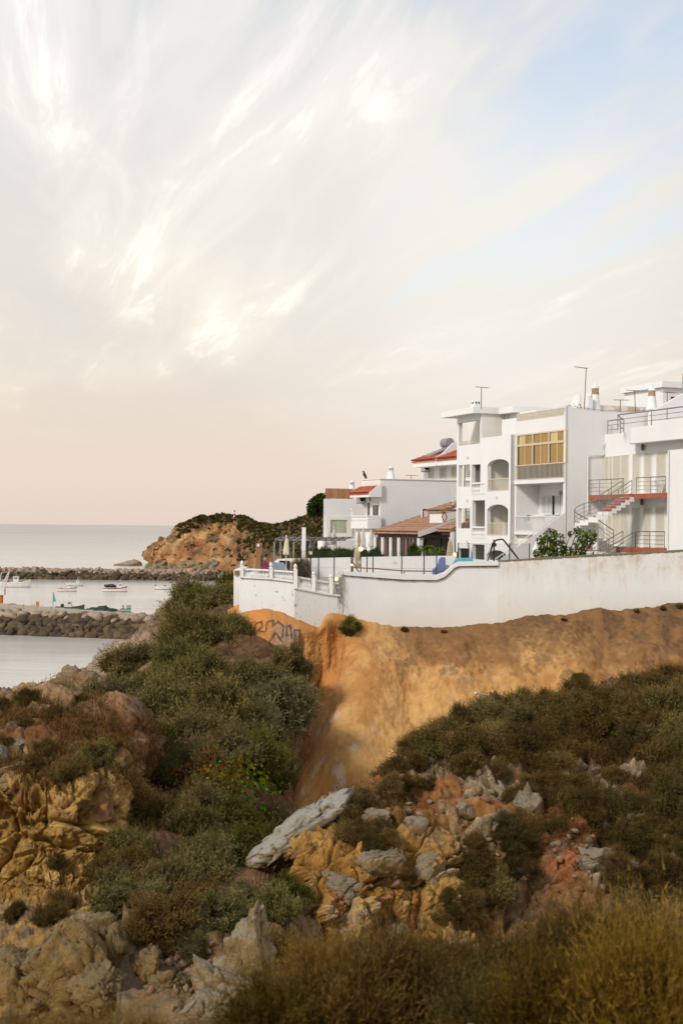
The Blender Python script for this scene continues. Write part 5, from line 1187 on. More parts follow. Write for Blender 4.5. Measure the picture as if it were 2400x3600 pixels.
mb = MB(); mb.tube([P(-0.03, 0.05, zf-1), P(-0.03, 0.04, zT1), P(-0.03, 0.2, zT1+0.15)], 0.010, 4); mb.build('cable', M['rust'], apt)
mb = MB(); pts = [P(-0.05, on_s(x, y, 0)[0], on_s(x, y, 0)[1]) for x, y in ((1992, 1424), (2030, 1432), (2100, 1441), (2180, 1446), (2250, 1444), (2310, 1438))]; mb.tube(pts, 0.012, 4); mb.build('roof_cable', M['rust'], apt)
# laundry on the balcony rail
rl = zb(1150, 1617)
for zx0, zx1, zt, zb_, mt, lab in ((1118, 1262, 1600, 1790, M['shutter_white'], 'white sheet hung inside the balcony railing'), (1012, 1050, 1618, 1690, M['turq'], 'green cloth hung on the balcony railing'), (1052, 1088, 1608, 1675, M['black'], 'dark cloth hung on the balcony railing'), (962, 1000, 1612, 1650, M['canvas_pale'], 'pale cloth hung at the left of the balcony railing')):
    r_ = rectn(n2+0.15, zx0, zx1, zt, zb_); mb = MB(); m_ = 8
    for i in range(m_):
        a_ = r_[0]+(r_[1]-r_[0])*i/m_; b_ = r_[0]+(r_[1]-r_[0])*(i+1)/m_; d0 = 0.03*math.sin(i*1.9); d1 = 0.03*math.sin((i+1)*1.9)
        mb.hexa([P(a_, 0.15+d0, r_[2]), P(a_, 0.14+d0, r_[2]), P(b_, 0.14+d1, r_[2]), P(b_, 0.15+d1, r_[2]), P(a_, 0.15, r_[3]), P(a_, 0.14, r_[3]), P(b_, 0.14, r_[3]), P(b_, 0.15, r_[3])])
    props(mb.build('hanging_cloth', mt), lab, 'laundry', 'laundry on the balcony')
# ---------------- roof furniture
def chimney_house(px, ytop, ybot, wpx, s, label):
    n_, z0 = on_s(px, ybot, s); _, z1 = on_s(px, ytop, s); sc = P(s, n_, z0).y/FPX; wv = wpx*sc; e = empty('chimney', P(s, n_, z0-0.15), label, 'chimney')
    h = z1-z0; mb = MB(); mb.fbox(s-wv/2, s+wv/2, n_-wv/2, n_+wv/2, z0-0.15, z0+h*0.74); mb.build('stack', M['chim'], e)
    c = P(s, n_, z0+h*0.74); mb = MB(); mb.add([P(s-wv/2, n_-wv/2, c.z), P(s+wv/2, n_-wv/2, c.z), P(s+wv/2, n_+wv/2, c.z), P(s-wv/2, n_+wv/2, c.z), P(s, n_-wv/2, z1), P(s, n_+wv/2, z1)], [(0, 1, 4), (3, 5, 2), (0, 4, 5, 3), (1, 2, 5, 4), (0, 3, 2, 1)]); mb.build('cap', M['chim'], e)
    for k in (-0.2, 0.2):
        MB().fbox(s-wv/2-0.012, s-wv/2-0.002, n_+k*wv-0.05, n_+k*wv+0.05, z0+h*0.45, z0+h*0.68).build('vent_slot', M['dark'], e)
        MB().fbox(s+k*wv-0.05, s+k*wv+0.05, n_-wv/2-0.012, n_-wv/2-0.002, z0+h*0.45, z0+h*0.68).build('vent_slot', M['dark'], e)
def chimney_round(p, h, r, label, ochre=True):
    e = empty('chimney', p, label, 'chimney')
    MB().lathe(p, [(r*1.25, -0.2), (r*1.25, h*0.10), (r*1.05, h*0.16), (r*0.72, h*0.56)], 16).build('stack', M['chim'], e, smooth=True)
    bm_ = M['chim_ochre'] if ochre else M['chim']
    MB().lathe(p, [(r*0.60, h*0.555), (r*0.60, h*0.74)], 16).build('lantern_core', M['dark'] if not ochre else bm_, e)
    for k in range(12):
        a = 2*math.pi*k/12; MB().lathe(p+Vector((math.cos(a)*r*0.66, math.sin(a)*r*0.66, 0)), [(r*0.10, h*0.56), (r*0.10, h*0.735)], 5).build('lantern_rib', bm_, e)
    MB().lathe(p, [(r*0.82, h*0.55), (r*0.82, h*0.575), (r*0.7, h*0.58)], 16).build('collar', bm_, e)
    MB().lathe(p, [(r*0.70, h*0.735), (r*0.86, h*0.755), (r*0.74, h*0.80), (r*0.42, h*0.84), (r*0.30, h*0.87), (r*0.12, h*0.95), (r*0.10, h*0.965), (r*0.16, h*0.98), (0.01, h)], 16).build('cap', M['chim'], e, smooth=True)
def antenna(px, ytop, ybot, s, arms, label, lean=0.0):
    n_, z0 = on_s(px, ybot, s); _, z1 = on_s(px, ytop, s); e = empty('antenna', P(s, n_, z0-0.1), label, 'antenna', 'aerials on the white roofs')
    MB().tube([P(s, n_, z0-0.1), P(s, n_+lean, z1)], 0.028, 5).build('mast', M['rust'], e)
    l_, r_, tilt = arms
    MB().tube([P(s, n_+lean+l_, z1-0.02-tilt*l_), P(s, n_+lean+r_, z1-0.02-tilt*r_)], 0.02, 4).build('boom', M['rust'], e)
    for i in range(9):
        nn = n_+lean+l_+(r_-l_)*i/8; ll = 0.10+0.018*i; MB().tube([P(s-ll, nn, z1-0.02-tilt*(nn-n_-lean)), P(s+ll, nn, z1-0.02-tilt*(nn-n_-lean))], 0.008, 3).build('element', M['rust'], e)
chimney_house(*q8(424, 0)[:1], q8(0, 188)[1], q8(0, 292)[1], 26, sC-1.2+3, 'small house-shaped white chimney with two slots on the apartment roof')
antenna(q8(490, 0)[0], q8(0, 36)[1], q8(0, 290)[1], 10.0, (-0.42, 0.5, 0.02), 'thin television aerial behind the house-shaped chimney')
for px, yt, yb, s_, lab in ((2090, 1340, 1443, 3.0, 'pointed round chimney with ochre lantern nearest the satellite dish'), (2289, 1350, 1444, 3.0, 'pointed round chimney with ochre lantern farther right')):
    n_, z0 = on_s(px, yb, s_); _, z1 = on_s(px, yt, s_); chimney_round(P(s_, n_, z0), z1-z0, 0.31, lab)
antenna(2052, 1293, 1440, 2.0, (-0.85, 0.1, 0.06), 'tall rusty television aerial on the party wall', 0.12)
antenna(2178, 1405, 1445, 2.0, (-0.5, 0.6, -0.03), 'low T-shaped aerial between the two round chimneys', 0.02); antenna(2232, 1372, 1446, 2.0, (-0.6, 0.55, 0.0), 'taller T-shaped aerial left of the right round chimney', -0.08); antenna(2343, 1378, 1440, 2.0, (-0.5, 0.6, 0.02), 'T-shaped aerial in front of the barred window')
n_, z_ = on_s(2028, 1412, 2.0); e = empty('satellite_dish', P(2, n_, z_-0.6), 'white satellite dish seen edge-on on the roof', 'satellite dish')
mb = MB(); ax = (NS*(-0.97)+Vector((0, 0, 0.25))).normalized(); u_ = TS; v_ = ax.cross(u_).normalized(); vs = []; fs = []
for i in range(6):
    for k in range(20): a = 2*math.pi*k/20; r = 0.52*i/5; vs.append(P(2, n_, z_)+(u_*math.cos(a)+v_*math.sin(a)*1.0)*r+ax*(0.35*r*r))
for i in range(5):
    for k in range(20): fs.append((i*20+k, i*20+(k+1) % 20, (i+1)*20+(k+1) % 20, (i+1)*20+k))
mb.add(vs, fs); mb.add([v-ax*0.025 for v in vs], [f[::-1] for f in fs]); mb.build('reflector', M['plastic'], e, smooth=True)
mb = MB(); mb.tube([P(2, n_+0.05, z_), P(2, n_+0.25, z_-0.25), P(2, n_+0.25, z_-0.75)], 0.03, 5); mb.tube([P(2, n_, z_-0.4), P(2, n_-0.35, z_-0.1)], 0.014, 4); mb.build('mount', M['rust'], e)
n_, z_ = on_s(2070, 1410, 2.6); e = empty('cowl', P(2.6, n_, z_-0.7), 'small grey hooded roof vent left of the near round chimney', 'roof vent'); MB().fbox(2.45, 2.75, n_-0.16, n_+0.16, z_-0.7, z_+0.3).build('box', M['chim'], e); mb = MB(); mb.lathe(P(2.6, n_, z_+0.3), [(0.2, 0), (0.18, 0.08), (0.08, 0.16)], 8); mb.build('hood', M['chim'], e)
# low parapet block behind the chimneys
n_, z0 = on_s(2108, 1445, 4.5); n__, z1 = on_s(2108, 1424, 4.5); nb_ = on_s(2320, 1440, 4.5)[0]
props(MB().fbox(4.5, 6, n_, nb_, z0-2.5, z1).build('roof_parapet', M['wall_old']), 'stained low roof parapet behind the two round chimneys', 'parapet')
# ---------------- house with the outside stair
res = empty('stair_house', P(-4, 4, GZ), 'white house with louvred shutters, roof terrace and balcony with red edge', 'house')
n4 = on_s(2122, 1700, 0)[0]; nb = n4-1.15
zz4 = lambda x, y, n=None: on_n(x, y, n4 if n is None else n)[1]
sE = on_n(2350, 1760, n4)[0]; zR = zz4(2133, 1527); zBal = on_n(2200, 1738, nb)[1]; zLow = on_n(2200, 1924, nb)[1]
MB().fbox(-0.005, sE-6, n4, n4+7, GZ-0.6, zR).build('wall', M['white'], res)
MB().fbox(-0.003, on_n(2348, 1740, nb)[0], nb, n4+0.01, zBal-0.2, zBal).build('balcony_slab', M['white'], res)
MB().fbox(-0.01, on_n(2348, 1740, nb)[0]+0.01, nb-0.03, nb-0.002, zBal-0.27, zBal+0.02).build('balcony_edge', M['red'], res)
MB().fbox(-0.003, on_n(2348, 1740, nb)[0], nb, n4+0.01, GZ-0.5, zLow).build('lower_terrace', M['white'], res)
MB().fbox(-0.01, on_n(2348, 1740, nb)[0]+0.01, nb-0.03, nb-0.002, zLow-0.3, zLow+0.02).build('terrace_edge', M['red'], res)
for x0, x1, yt, zb_ in ((605, 662, 188, zBal), (664, 706, 186, zBal), (708, 804, 178, zBal), (808, 905, 168, zBal), (950, 1045, 152, zBal), (1092, 1188, 138, zBal), (1242, 1360, 130, zBal), (620, 700, 815, zLow), (704, 796, 812, zLow), (800, 892, 810, zLow), (940, 1034, 812, zLow), (1082, 1178, 808, zLow), (1230, 1346, 806, zLow)):
    r_ = rectn(n4, x0, x1, yt, yt+400, q7); shutter(res, (r_[0], r_[1], zb_+0.04, r_[3]), n4-0.003, M['shutter'])
def rails(parent, pts, zf_, h=0.95, n_r=4, r=0.022, name='railing', posts=None, mat=None):
    """steel railing along points (s, n, zfloor)"""
    mb = MB(); m_ = mat or M['steel']
    for k in range(n_r):
        hh = h*(k+1)/n_r; mb.tube([P(s, n, z+hh) for s, n, z in pts], r*1.35 if k == n_r-1 else r*0.65, 5)
    for s, n, z in (posts or pts): mb.tube([P(s, n, z-0.08), P(s, n, z+h)], r, 5)
    return mb.build(name, m_, parent)
sl = lambda x: on_n(x, 1700, nb)[0]
rails(res, [(-0.1, nb, zBal), (sl(2106), nb, zBal), (sl(2148), nb, zBal), (sl(2190), nb, zBal)], 0); rails(res, [(sl(2235), nb, zBal), (sl(2285), nb, zBal), (sl(2338), nb, zBal)], 0)
rails(res, [(sl(2234), nb, zLow), (sl(2284), nb, zLow), (sl(2336), nb, zLow)], 0)
# turning stair
s_nr = sl(2230)+0.05; s_c = s_nr+1.30; n_c = nb-6*0.30; N_ST = 18; rise = (zBal-zLow)/N_ST; outer = []; inner = []; z = zBal
def wedge(a, b, c, d, zt, zb_): return MB().hexa([P(*a, zb_), P(*b, zb_), P(*c, zb_), P(*d, zb_), P(*a, zt), P(*b, zt), P(*c, zt), P(*d, zt)])
ri, ro = 0.16, 1.30
for i in range(6):
    z -= rise; na = nb-i*0.30; nb_2 = na-0.30
    wedge((s_c-ri, na), (s_c-ri, nb_2), (s_nr, nb_2), (s_nr, na), z, z-0.28).build('step', M['white'], res)
    MB().fbox(s_nr+0.02, s_c-ri-0.02, na-0.012 if i == 0 else na-0.012, na+0.004, z+0.015, z+rise-0.015).build('riser', M['red'], res)
    outer.append((s_nr+0.04, na-0.15, z)); inner.append((s_c-ri-0.04, na-0.15, z))
for i in range(7):
    z -= rise; a0_ = math.pi*i/7; a1_ = math.pi*(i+1)/7
    pt = lambda a, r: (s_c-r*math.cos(a), n_c-r*math.sin(a))
    wedge(pt(a0_, ri), pt(a1_, ri), pt(a1_, ro), pt(a0_, ro), z, z-0.30).build('step', M['white'], res)
    am = (a0_+a1_)/2; outer.append(pt(am, ro-0.04)+(z,)); inner.append(pt(am, ri+0.02)+(z,))
for i in range(5):
    z -= rise; na = n_c+i*0.30
    wedge((s_c+ri, na), (s_c+ri, na+0.30), (s_c+ro, na+0.30), (s_c+ro, na), z, z-0.28).build('step', M['white'], res)
    outer.append((s_c+ro-0.04, na+0.15, z)); inner.append((s_c+ri+0.04, na+0.15, z))
rails(res, outer, 0, 0.98, 4, posts=[outer[k] for k in (0, 3, 6, 8, 10, 12, 15, 17)], name='stair_railing'); rails(res, inner[:6], 0, 0.98, 4, posts=[inner[k] for k in (0, 3, 5)], name='stair_railing'); rails(res, inner[12:], 0, 0.98, 4, posts=[inner[k] for k in (13, 17)], name='stair_railing')
MB().lathe(P(s_c, n_c, GZ-0.4), [(0.17, 0), (0.17, zBal-1.4-GZ)], 14).build('stair_core', M['white'], res)
# lower flight down to the garden, rail only showing above the wall
MB().fbox(s_nr, s_nr+1.2, nb-2.2, nb, GZ-0.4, zLow-0.95).build('garden_landing', M['red'], res)
rails(res, [(sl(2234), nb, zLow), (sl(2234), nb-1.0, zLow-0.5), (sl(2234), nb-2.2, zLow-1.1), (sl(2234), nb-3.6, zLow-1.15)], 0, name='garden_railing'); rails(res, [(sl(2190), nb, zLow), (sl(2190), nb-1.0, zLow-0.5), (sl(2190), nb-2.2, zLow-1.1), (sl(2190)+2.6, nb-2.4, zLow-1.15)], 0, name='garden_railing')
# roof terrace railing with the bowed box
rails(res, [(-0.2, n4+0.1, zR), (on_n(2186, 1500, n4)[0], n4+0.1, zR), (on_n(2200, 1500, n4)[0], n4-0.4, zR), (on_n(2212, 1500, n4)[0], n4-0.85, zR+0.15), (on_n(2285, 1500, n4-0.9)[0], n4-0.85, zR+0.15), (on_n(2340, 1500, n4-0.9)[0], n4-0.85, zR+0.15), (on_n(2420, 1500, n4-0.9)[0], n4-0.85, zR+0.15)], 0, 0.85, 3, name='terrace_railing', r=0.03)
mb = MB(); b0_ = on_n(2200, 1530, n4-0.9)[0]; b1_ = on_n(2289, 1530, n4-0.9)[0]
mb.slab([[(b0_+0.25, n4+0.005), (b0_+0.2, n4-0.45), (b0_-0.05, n4-0.75), (b0_-0.5, n4-0.9), (b1_, n4-0.9), (b1_-5, n4-0.9), (b1_-5, n4+0.005)]], lambda s, n: P(s, n, zR+0.15), (0, 0, -0.95)); mb.build('bowed_parapet', M['white'], res)
MB().fbox(b1_-5, b1_-0.01, n4-0.897, n4-0.6, zR+0.152, zR+0.153+0.2).build('terrace_kerb', M['white'], res)
mb = MB(); pl = [(2062, 1800), (2062, 1605), (2118, 1600), (2120, 1560)]; mb.tube([P(-0.08, *on_s(x, y, 0)) for x, y in pl], 0.06, 6); mb.build('drainpipe', M['white_rail'], res)
for x, y in ((2257, 1573), (2254, 1765)):
    s_, z_ = on_n(x, y, n4-0.15); e_ = MB().lathe(P(s_, n4-0.15, z_-0.2), [(0.03, 0), (0.09, 0.06), (0.1, 0.3), (0.05, 0.38), (0.02, 0.45)], 8); e_.build('wall_lantern', M['rust'], res)
# side wall projecting at the right edge
s5 = on_n(2352, 1760, nb)[0]; z5 = on_n(2352, 1583, nb)[1]
mb = MB(); mb.slab([[(s5, GZ-0.6), (s5, z5), (s5-1.5, z5+0.02), (s5-2.6, z5+0.35), (s5-6, z5+0.4), (s5-6, GZ-0.6)]], lambda s, z: P(s, nb-0.05, z), NS*0.25); mb.build('side_wall', M['white'], res)
MB().fbox(s5+0.005, s5+0.06, nb-0.1, nb-0.04, zBal, z5-0.05).build('black_strip', M['black'], res)
MB().tube([P(s5-0.02, nb-0.12, GZ), P(s5-0.02, nb-0.12, z5)], 0.045, 6).build('side_pipe', M['white_rail'], res)
# plastic chair on the balcony
ps, pz = on_n(2308, 1700, n4-0.55); e = empty('plastic_chair', P(ps, n4-0.6, zBal), 'white plastic garden chair on the balcony behind the railing', 'chair')
for ds, dn in ((-.2, -.2), (.2, -.2), (-.2, .2), (.2, .2)): MB().tube([P(ps+ds*1.1, n4-0.6+dn*1.1, zBal), P(ps+ds, n4-0.6+dn, zBal+0.43)], 0.025, 5).build('leg', M['plastic'], e)
MB().fbox(ps-0.23, ps+0.23, n4-0.83, n4-0.37, zBal+0.42, zBal+0.46).build('seat', M['plastic'], e); MB().fbox(ps-0.25, ps-0.21, n4-0.83, n4-0.37, zBal+0.44, zBal+0.86).build('backrest', M['plastic'], e)
for dn in (-.23, .23): MB().tube([P(ps-0.22, n4-0.6+dn, zBal+0.66), P(ps+0.2, n4-0.6+dn, zBal+0.66), P(ps+0.2, n4-0.6+dn, zBal+0.42)], 0.02, 5).build('armrest', M['plastic'], e)
# ---------------- house beyond, top right, with ramped parapet
up = empty('upper_house', P(4, 11, GZ), 'white house on the hill at the upper right with barred window', 'house')
mb = MB(); rp = [on_s(x, y, -0.6) for x, y in ((2285, 1455), (2298, 1441), (2330, 1424), (2400, 1384), (2440, 1372))]; mb.slab([[(rp[-1][0], zR-0.5), (rp[0][0], zR-0.5)]+rp], lambda n, z: P(-0.6, n, z), TS*0.3); mb.build('ramped_parapet', M['white_party'], up)
su = 9.0; nu0, zu0 = on_s(2328, 1440, su); zu1 = on_s(2328, 1362, su)[1]
MB().fbox(su, su+5, nu0, nu0+8, zu0-4, zu1).build('wall', M['white_house'], up); MB().fbox(su-0.25, su+5.2, nu0-0.25, nu0+8, zu1, zu1+0.42).build('cornice', M['white_house'], up)
r_ = rects(su, 2356, 2377, 1395, 1420, lambda a, b: (a, b)); w_ = MB().fbox(su-0.03, su+0.01, r_[0], r_[1], r_[2], r_[3]).build('window', M['pane_dark'], up)
for i in range(5): nn = r_[0]+(r_[1]-r_[0])*i/4; MB().fbox(su-0.08, su-0.05, nn-0.012, nn+0.012, r_[2], r_[3]).build('bar', M['rust'], w_)
r_ = rects(su, 2380, 2388, 1396, 1406, lambda a, b: (a, b)); MB().fbox(su-0.03, su+0.01, r_[0], r_[1], r_[2], r_[3]).build('window', M['pane_dark'], up)
ns_, zs_ = on_s(2398, 1328, 6); e = empty('street_sign', P(6, ns_, zs_-3), 'edge of an orange and white sign board at the right edge', 'sign'); MB().lathe(P(6, ns_, zs_-3), [(0.04, 0), (0.04, 3)], 6).build('post', M['grey'], e); MB().fbox(5.97, 6.0, ns_-0.02, ns_+0.5, zs_-0.3, zs_+0.3).build('board', M['tile_red'], e)

# ---------------- white house with the long blank flank
mid = empty('flank_house', P(30, 3, GZ), 'white two-storey house with a long blank flank wall and tiled eave', 'house')
sM = 28.0; nM, zM = on_s(1337, 1685, sM); nMr = 9.0
sMe = on_n(*q2(447, 700), nM)[0]
MB().fbox(sM, sMe, nM, nMr, GZ-0.4, zM).build('wall', M['white_house'], mid)
MB().fbox(sM-0.06, sMe+0.05, nM-0.06, nMr, zM+0.002, zM+0.07).build('coping', M['cream'], mid)
nb2 = nM-0.003
fr = lambda x0, x1, yt, yb, n=None: rectn(nM if n is None else n, x0, x1, yt, yb, q2)
r_ = fr(450, 618, 495, 545); prp = MB().fbox(r_[0], r_[1], nM-0.03, nM-0.004, r_[2], r_[3]).build('roof_parapet', M['cream'], mid)
for i in range(14): s_ = r_[0]+(r_[1]-r_[0])*(i+0.5)/14; MB().fbox(s_-0.05, s_+0.05, nM-0.07, nM-0.031, r_[2]+0.1, r_[3]-0.12).build('baluster', M['baluster'], prp)
# tiled eave
ez0 = on_n(*q2(480, 612), nM-1.0)[1]; ez1 = on_n(*q2(520, 555), nM)[1]; es0 = on_n(*q2(625, 600), nM)[0]; es1 = on_n(*q2(338, 612), nM-1.0)[0]
def tiled(parent, s0, s1, nlo, nhi, zlo, zhi, cols, rows, mat, name='roof', under=0.10):
    """sloping tiled roof, eave at nlo, each barrel tile its own piece"""
    mb = MB(); mb.hexa([P(s0, nhi, zhi-under), P(s0, nlo, zlo-under), P(s1, nlo, zlo-under), P(s1, nhi, zhi-under), P(s0, nhi, zhi), P(s0, nlo, zlo), P(s1, nlo, zlo), P(s1, nhi, zhi)]); rf = mb.build(name, mat, parent)
    cw = (s1-s0)/cols; run = math.hypot(nhi-nlo, zhi-zlo); tl = run/rows*1.18; r0 = cw*0.46; V = []; Fc = []
    for j, (x, rr, lift) in enumerate(((0, r0, 0.03), (tl, r0*0.82, 0.0))):
        for k in range(6): a = math.pi*k/5; V.append((rr*math.cos(a), x, rr*math.sin(a)*0.9+lift))
        for k in range(6): a = math.pi*k/5; V.append(((rr-0.02)*math.cos(a), x, (rr-0.02)*math.sin(a)*0.9+lift))
    for k in range(5): Fc.append((k, k+1, k+13, k+12)); Fc.append((k+6, k+18, k+19, k+7)); Fc.append((k, k+6, k+7, k+1))
    me = bpy.data.meshes.new('tile'); me.from_pydata(V, [], Fc); me.materials.append(mat); dirv = (P(0, nhi, zhi)-P(0, nlo, zlo)).normalized(); xv = TS; zv = xv.cross(dirv).normalized(); zv = -zv if zv.z < 0 else zv
    if xv.cross(dirv).dot(zv) < 0: xv = -xv
    Rm = Matrix((xv, dirv, zv)).transposed().to_4x4(); bl = base_loc(rf)
    for c in range(cols):
        for r in range(rows):
            o = link('tile', me, parent=rf); p = P(s0+cw*(c+0.5), nlo+(nhi-nlo)*r/rows-0.06*(r == 0), zlo+(zhi-zlo)*r/rows+0.012+RND.uniform(0, 0.012)); o.matrix_local = Matrix.Translation(p-bl)@Rm
    return rf
tiled(mid, es0, es1, nM-1.05, nM-0.01, ez0, ez1, 16, 4, M['tile_red'], 'eave_roof')
mb = MB(); mb.fbox(es0, es1, nM-1.0, nM-0.02, ez0-0.30, ez0-0.11); mb.slab([[(nM-1.05, ez0-0.3), (nM-0.004, ez0-0.3), (nM-0.004, ez1+0.35), (nM-0.35, ez1+0.05), (nM-0.75, ez0+0.25), (nM-1.05, ez0+0.05)]], lambda n, z: P(es0-0.15, n, z), TS*0.14); mb.build('eave_box', M['white_house'], mid)
# windows, balcony
for x0, x1, yt, yb in ((482, 510, 700, 812), (555, 590, 722, 812)):
    shutter(mid, fr(x0, x1, yt, yb), nM-0.006, M['shutter_white'])
for x0, x1, yt, yb, mt in ((508, 521, 700, 812, M['pane_dark']), (555, 571, 722, 812, M['pane_dark']), (571, 584, 722, 812, M['pane_brown']), (584, 600, 722, 812, M['pane_dark'])):
    r_ = fr(x0, x1, yt, yb); MB().fbox(r_[0], r_[1], nM-0.07, nM-0.058, r_[2], r_[3]).build('window', mt, mid)
r_ = fr(553, 603, 696, 722); MB().fbox(r_[0], r_[1], nM-0.10, nM-0.006, r_[2], r_[3]).build('shutter_box', M['cream'], mid)
nB = nM-1.2; r_ = fr(348, 500, 812, 935, nB); bs0 = r_[0]; bs1 = r_[1]
mb = MB(); mb.fbox(bs0, bs1, nB, nM-0.005, r_[2], on_n(*q2(420, 868), nB)[1]); mb.build('balcony', M['white_house'], mid)
zb0 = on_n(*q2(420, 866), nB)[1]; zb1 = on_n(*q2(420, 816), nB)[1]; rl_ = MB().fbox(bs0, bs1, nB, nB+0.14, zb1-0.08, zb1).build('balcony_rail', M['baluster'], mid)
MB().fbox(bs0, bs0+0.14, nB+0.145, nM-0.005, zb0, zb1).build('balcony_end', M['white_house'], mid)
for i in range(18): o = link('baluster', bal, parent=rl_); o.location = P(bs0+(bs1-bs0)*(i+0.5)/18, nB+0.07, zb0)-base_loc(mid); o.scale = (1, 1, (zb1-zb0-0.08)/0.85)
cz = [on_n(*q2(x, y), nM-0.6) for x, y in ((445, 700), (420, 728), (390, 745), (355, 750), (340, 765), (345, 782), (350, 812))]; mb = MB(); mb.slab([[(nM-0.01, zb1), (nM-0.01, cz[0][1]+0.1), (nM-0.3, cz[1][1]), (nM-0.7, cz[2][1]), (nM-1.0, cz[3][1]), (nM-1.2, cz[3][1]), (nM-1.3, cz[4][1]), (nM-1.2, cz[5][1]), (nM-1.2, zb1)]], lambda n, z: P(bs1-0.18, n, z), TS*0.18); mb.build('curved_screen', M['cream'], mid)
def aircon(parent, s, n, z):
    o = MB().fbox(s-0.45, s+0.45, n-0.42, n-0.10, z-0.32, z+0.32).build('air_conditioner', M['plastic'], parent); ctr = P(s-0.452, n-0.26, z); mb = MB(); mb.tube([ctr, ctr-TS*0.012], 0.24, 14); mb.build('fan_grille', M['black'], o); mb = MB(); mb.fbox(s-0.4, s-0.35, n-0.45, n-0.005, z-0.4, z-0.33); mb.fbox(s+0.35, s+0.4, n-0.45, n-0.005, z-0.4, z-0.33); mb.build('bracket', M['grey'], o)
s_, z_ = on_n(*q2(435, 662), nM-0.3); aircon(mid, s_, nM-0.05, z_)
for x in (527,): s_, z_ = on_n(*q2(x, 672), nM); MB().lathe(P(s_, nM-0.12, z_-0.15), [(0.04, 0), (0.10, 0.1), (0.1, 0.25), (0.03, 0.38)], 8).build('wall_lantern', M['cream_rail'], mid)
MB().fbox(bs0+0.3, bs1-0.2, nB+0.35, nM-0.01, GZ-0.4, r_[2]-0.003).build('ground_floor', M['white_house'], mid)
n_, z0 = on_s(*q2(713, 485), sM+2); _, z1 = on_s(*q2(713, 345), sM+2); chimney_round(P(sM+2, n_, z0), z1-z0, 0.30, 'slender white lantern chimney above the blank flank wall', False)
antenna(q2(900, 0)[0], q2(0, 447)[1], q2(0, 487)[1], sM+1.5, (-0.5, 0.6, 0.0), 'small aerial on the roof edge of the blank flank wall')
# bird on the parapet
n_, z_ = on_s(*q2(472, 490), sM+0.6); s_ = sM+0.6; bp = P(*on_n(*q2(472, 488), nM)[:1], nM, zM+0.05); e = empty('bird', P(on_n(*q2(470, 488), nM)[0], nM+0.05, zM+0.07), 'dark bird perched on the corner of the roof parapet', 'bird'); b0_ = e.location.copy(); mb = MB()
for pr, r0, r1 in (([b0_+Vector((0.16, 0, 0.05)), b0_+Vector((0.07, 0, 0.22)), b0_+Vector((-0.05, 0, 0.44)), b0_+Vector((-0.08, 0, 0.58)), b0_+Vector((-0.1, 0, 0.68)), b0_+Vector((-0.25, 0, 0.66))], 0, 0),):
    rad = [0.03, 0.10, 0.13, 0.075, 0.075, 0.008]; vs = []; fs = []
    for i, p in enumerate(pr):
        d_ = (pr[min(i+1, 5)]-pr[max(i-1, 0)]).normalized(); x_ = Vector((0, 1, 0)); y_ = x_.cross(d_).normalized()
        vs += [p+(x_*math.cos(a)+y_*math.sin(a))*rad[i] for a in [2*math.pi*k/10 for k in range(10)]]
    for i in range(5):
        for k in range(10): fs.append((i*10+k, i*10+(k+1) % 10, (i+1)*10+(k+1) % 10, (i+1)*10+k))
    fs += [tuple(range(10)), tuple(range(50, 60))]; mb.add(vs, fs)
mb.build('body', M['black'], e, smooth=True)
for dy in (-0.04, 0.04): MB().tube([b0_+Vector((0, dy, 0.30)), b0_+Vector((0.0, dy, 0.0))], 0.012, 4).build('leg', M['rust'], e)

# ---------------- leftmost house with orange glass roof terrace
lf = empty('left_house', P(37, -1, GZ), 'leftmost white house with a big mint-green window and orange glass parapet', 'house')
sL = 36.5; nL, zL = on_s(*q2(97, 662), sL); pa_ = P(sL, nL, 0); vd_ = Vector((pa_.x, pa_.y, 0)).normalized(); pb_ = P(sL, nL+9, 0); pl_ = [pa_, pb_, pb_+vd_*8, pa_+vd_*8+Vector((0.5, 0, 0))]; MB().slab([[(v.x, v.y) for v in pl_]], lambda x, y: (x, y, zL), (0, 0, GZ-0.4-zL)).build('wall', M['white_house'], lf)
fl = lambda x0, x1, yt, yb: rects(sL, x0, x1, yt, yb, q2)
r_ = fl(112, 355, 824, 1010); mb = MB(); 
for a0_, a1_, z0_, z1_ in ((r_[0], r_[0]+0.45, r_[2], r_[3]), (r_[1]-0.45, r_[1], r_[2], r_[3]), (r_[0]+0.45, r_[1]-0.45, r_[3]-0.3, r_[3]), (r_[0]+0.45, r_[1]-0.45, r_[2], r_[2]+0.3)): mb.fbox(sL-0.12, sL-0.003, a0_, a1_, z0_, z1_)
mb.build('window_surround', M['cream'], lf)
r_ = fl(132, 327, 836, 997); wf = MB()
wf.fbox(sL-0.08, sL-0.004, r_[0], r_[0]+0.09, r_[2], r_[3]); wf.fbox(sL-0.08, sL-0.004, r_[1]-0.09, r_[1], r_[2], r_[3]); wf.fbox(sL-0.08, sL-0.004, r_[0]+0.09, r_[1]-0.09, r_[3]-0.09, r_[3]); wf.fbox(sL-0.08, sL-0.004, r_[0]+0.09, r_[1]-0.09, r_[2], r_[2]+0.09); wf = wf.build('window', M['wood_dark'], lf)
for i in range(3):
    for j in range(5):
        a_ = r_[0]+0.1+(r_[1]-r_[0]-0.2)*i/3; b_ = r_[0]+0.1+(r_[1]-r_[0]-0.2)*(i+1)/3-0.025; c_ = r_[2]+0.1+(r_[3]-r_[2]-0.2)*j/5; d_ = r_[2]+0.1+(r_[3]-r_[2]-0.2)*(j+1)/5-0.02
        MB().fbox(sL-0.05, sL-0.005, a_, b_, c_, d_).build('pane', M['pane_mint'], wf)
r_ = fl(120, 372, 572, 658); MB().fbox(sL+0.05, sL+0.1, r_[0], r_[1], r_[3]-0.02, r_[3]+0.03).build('glass_rail', M['rust'], lf)
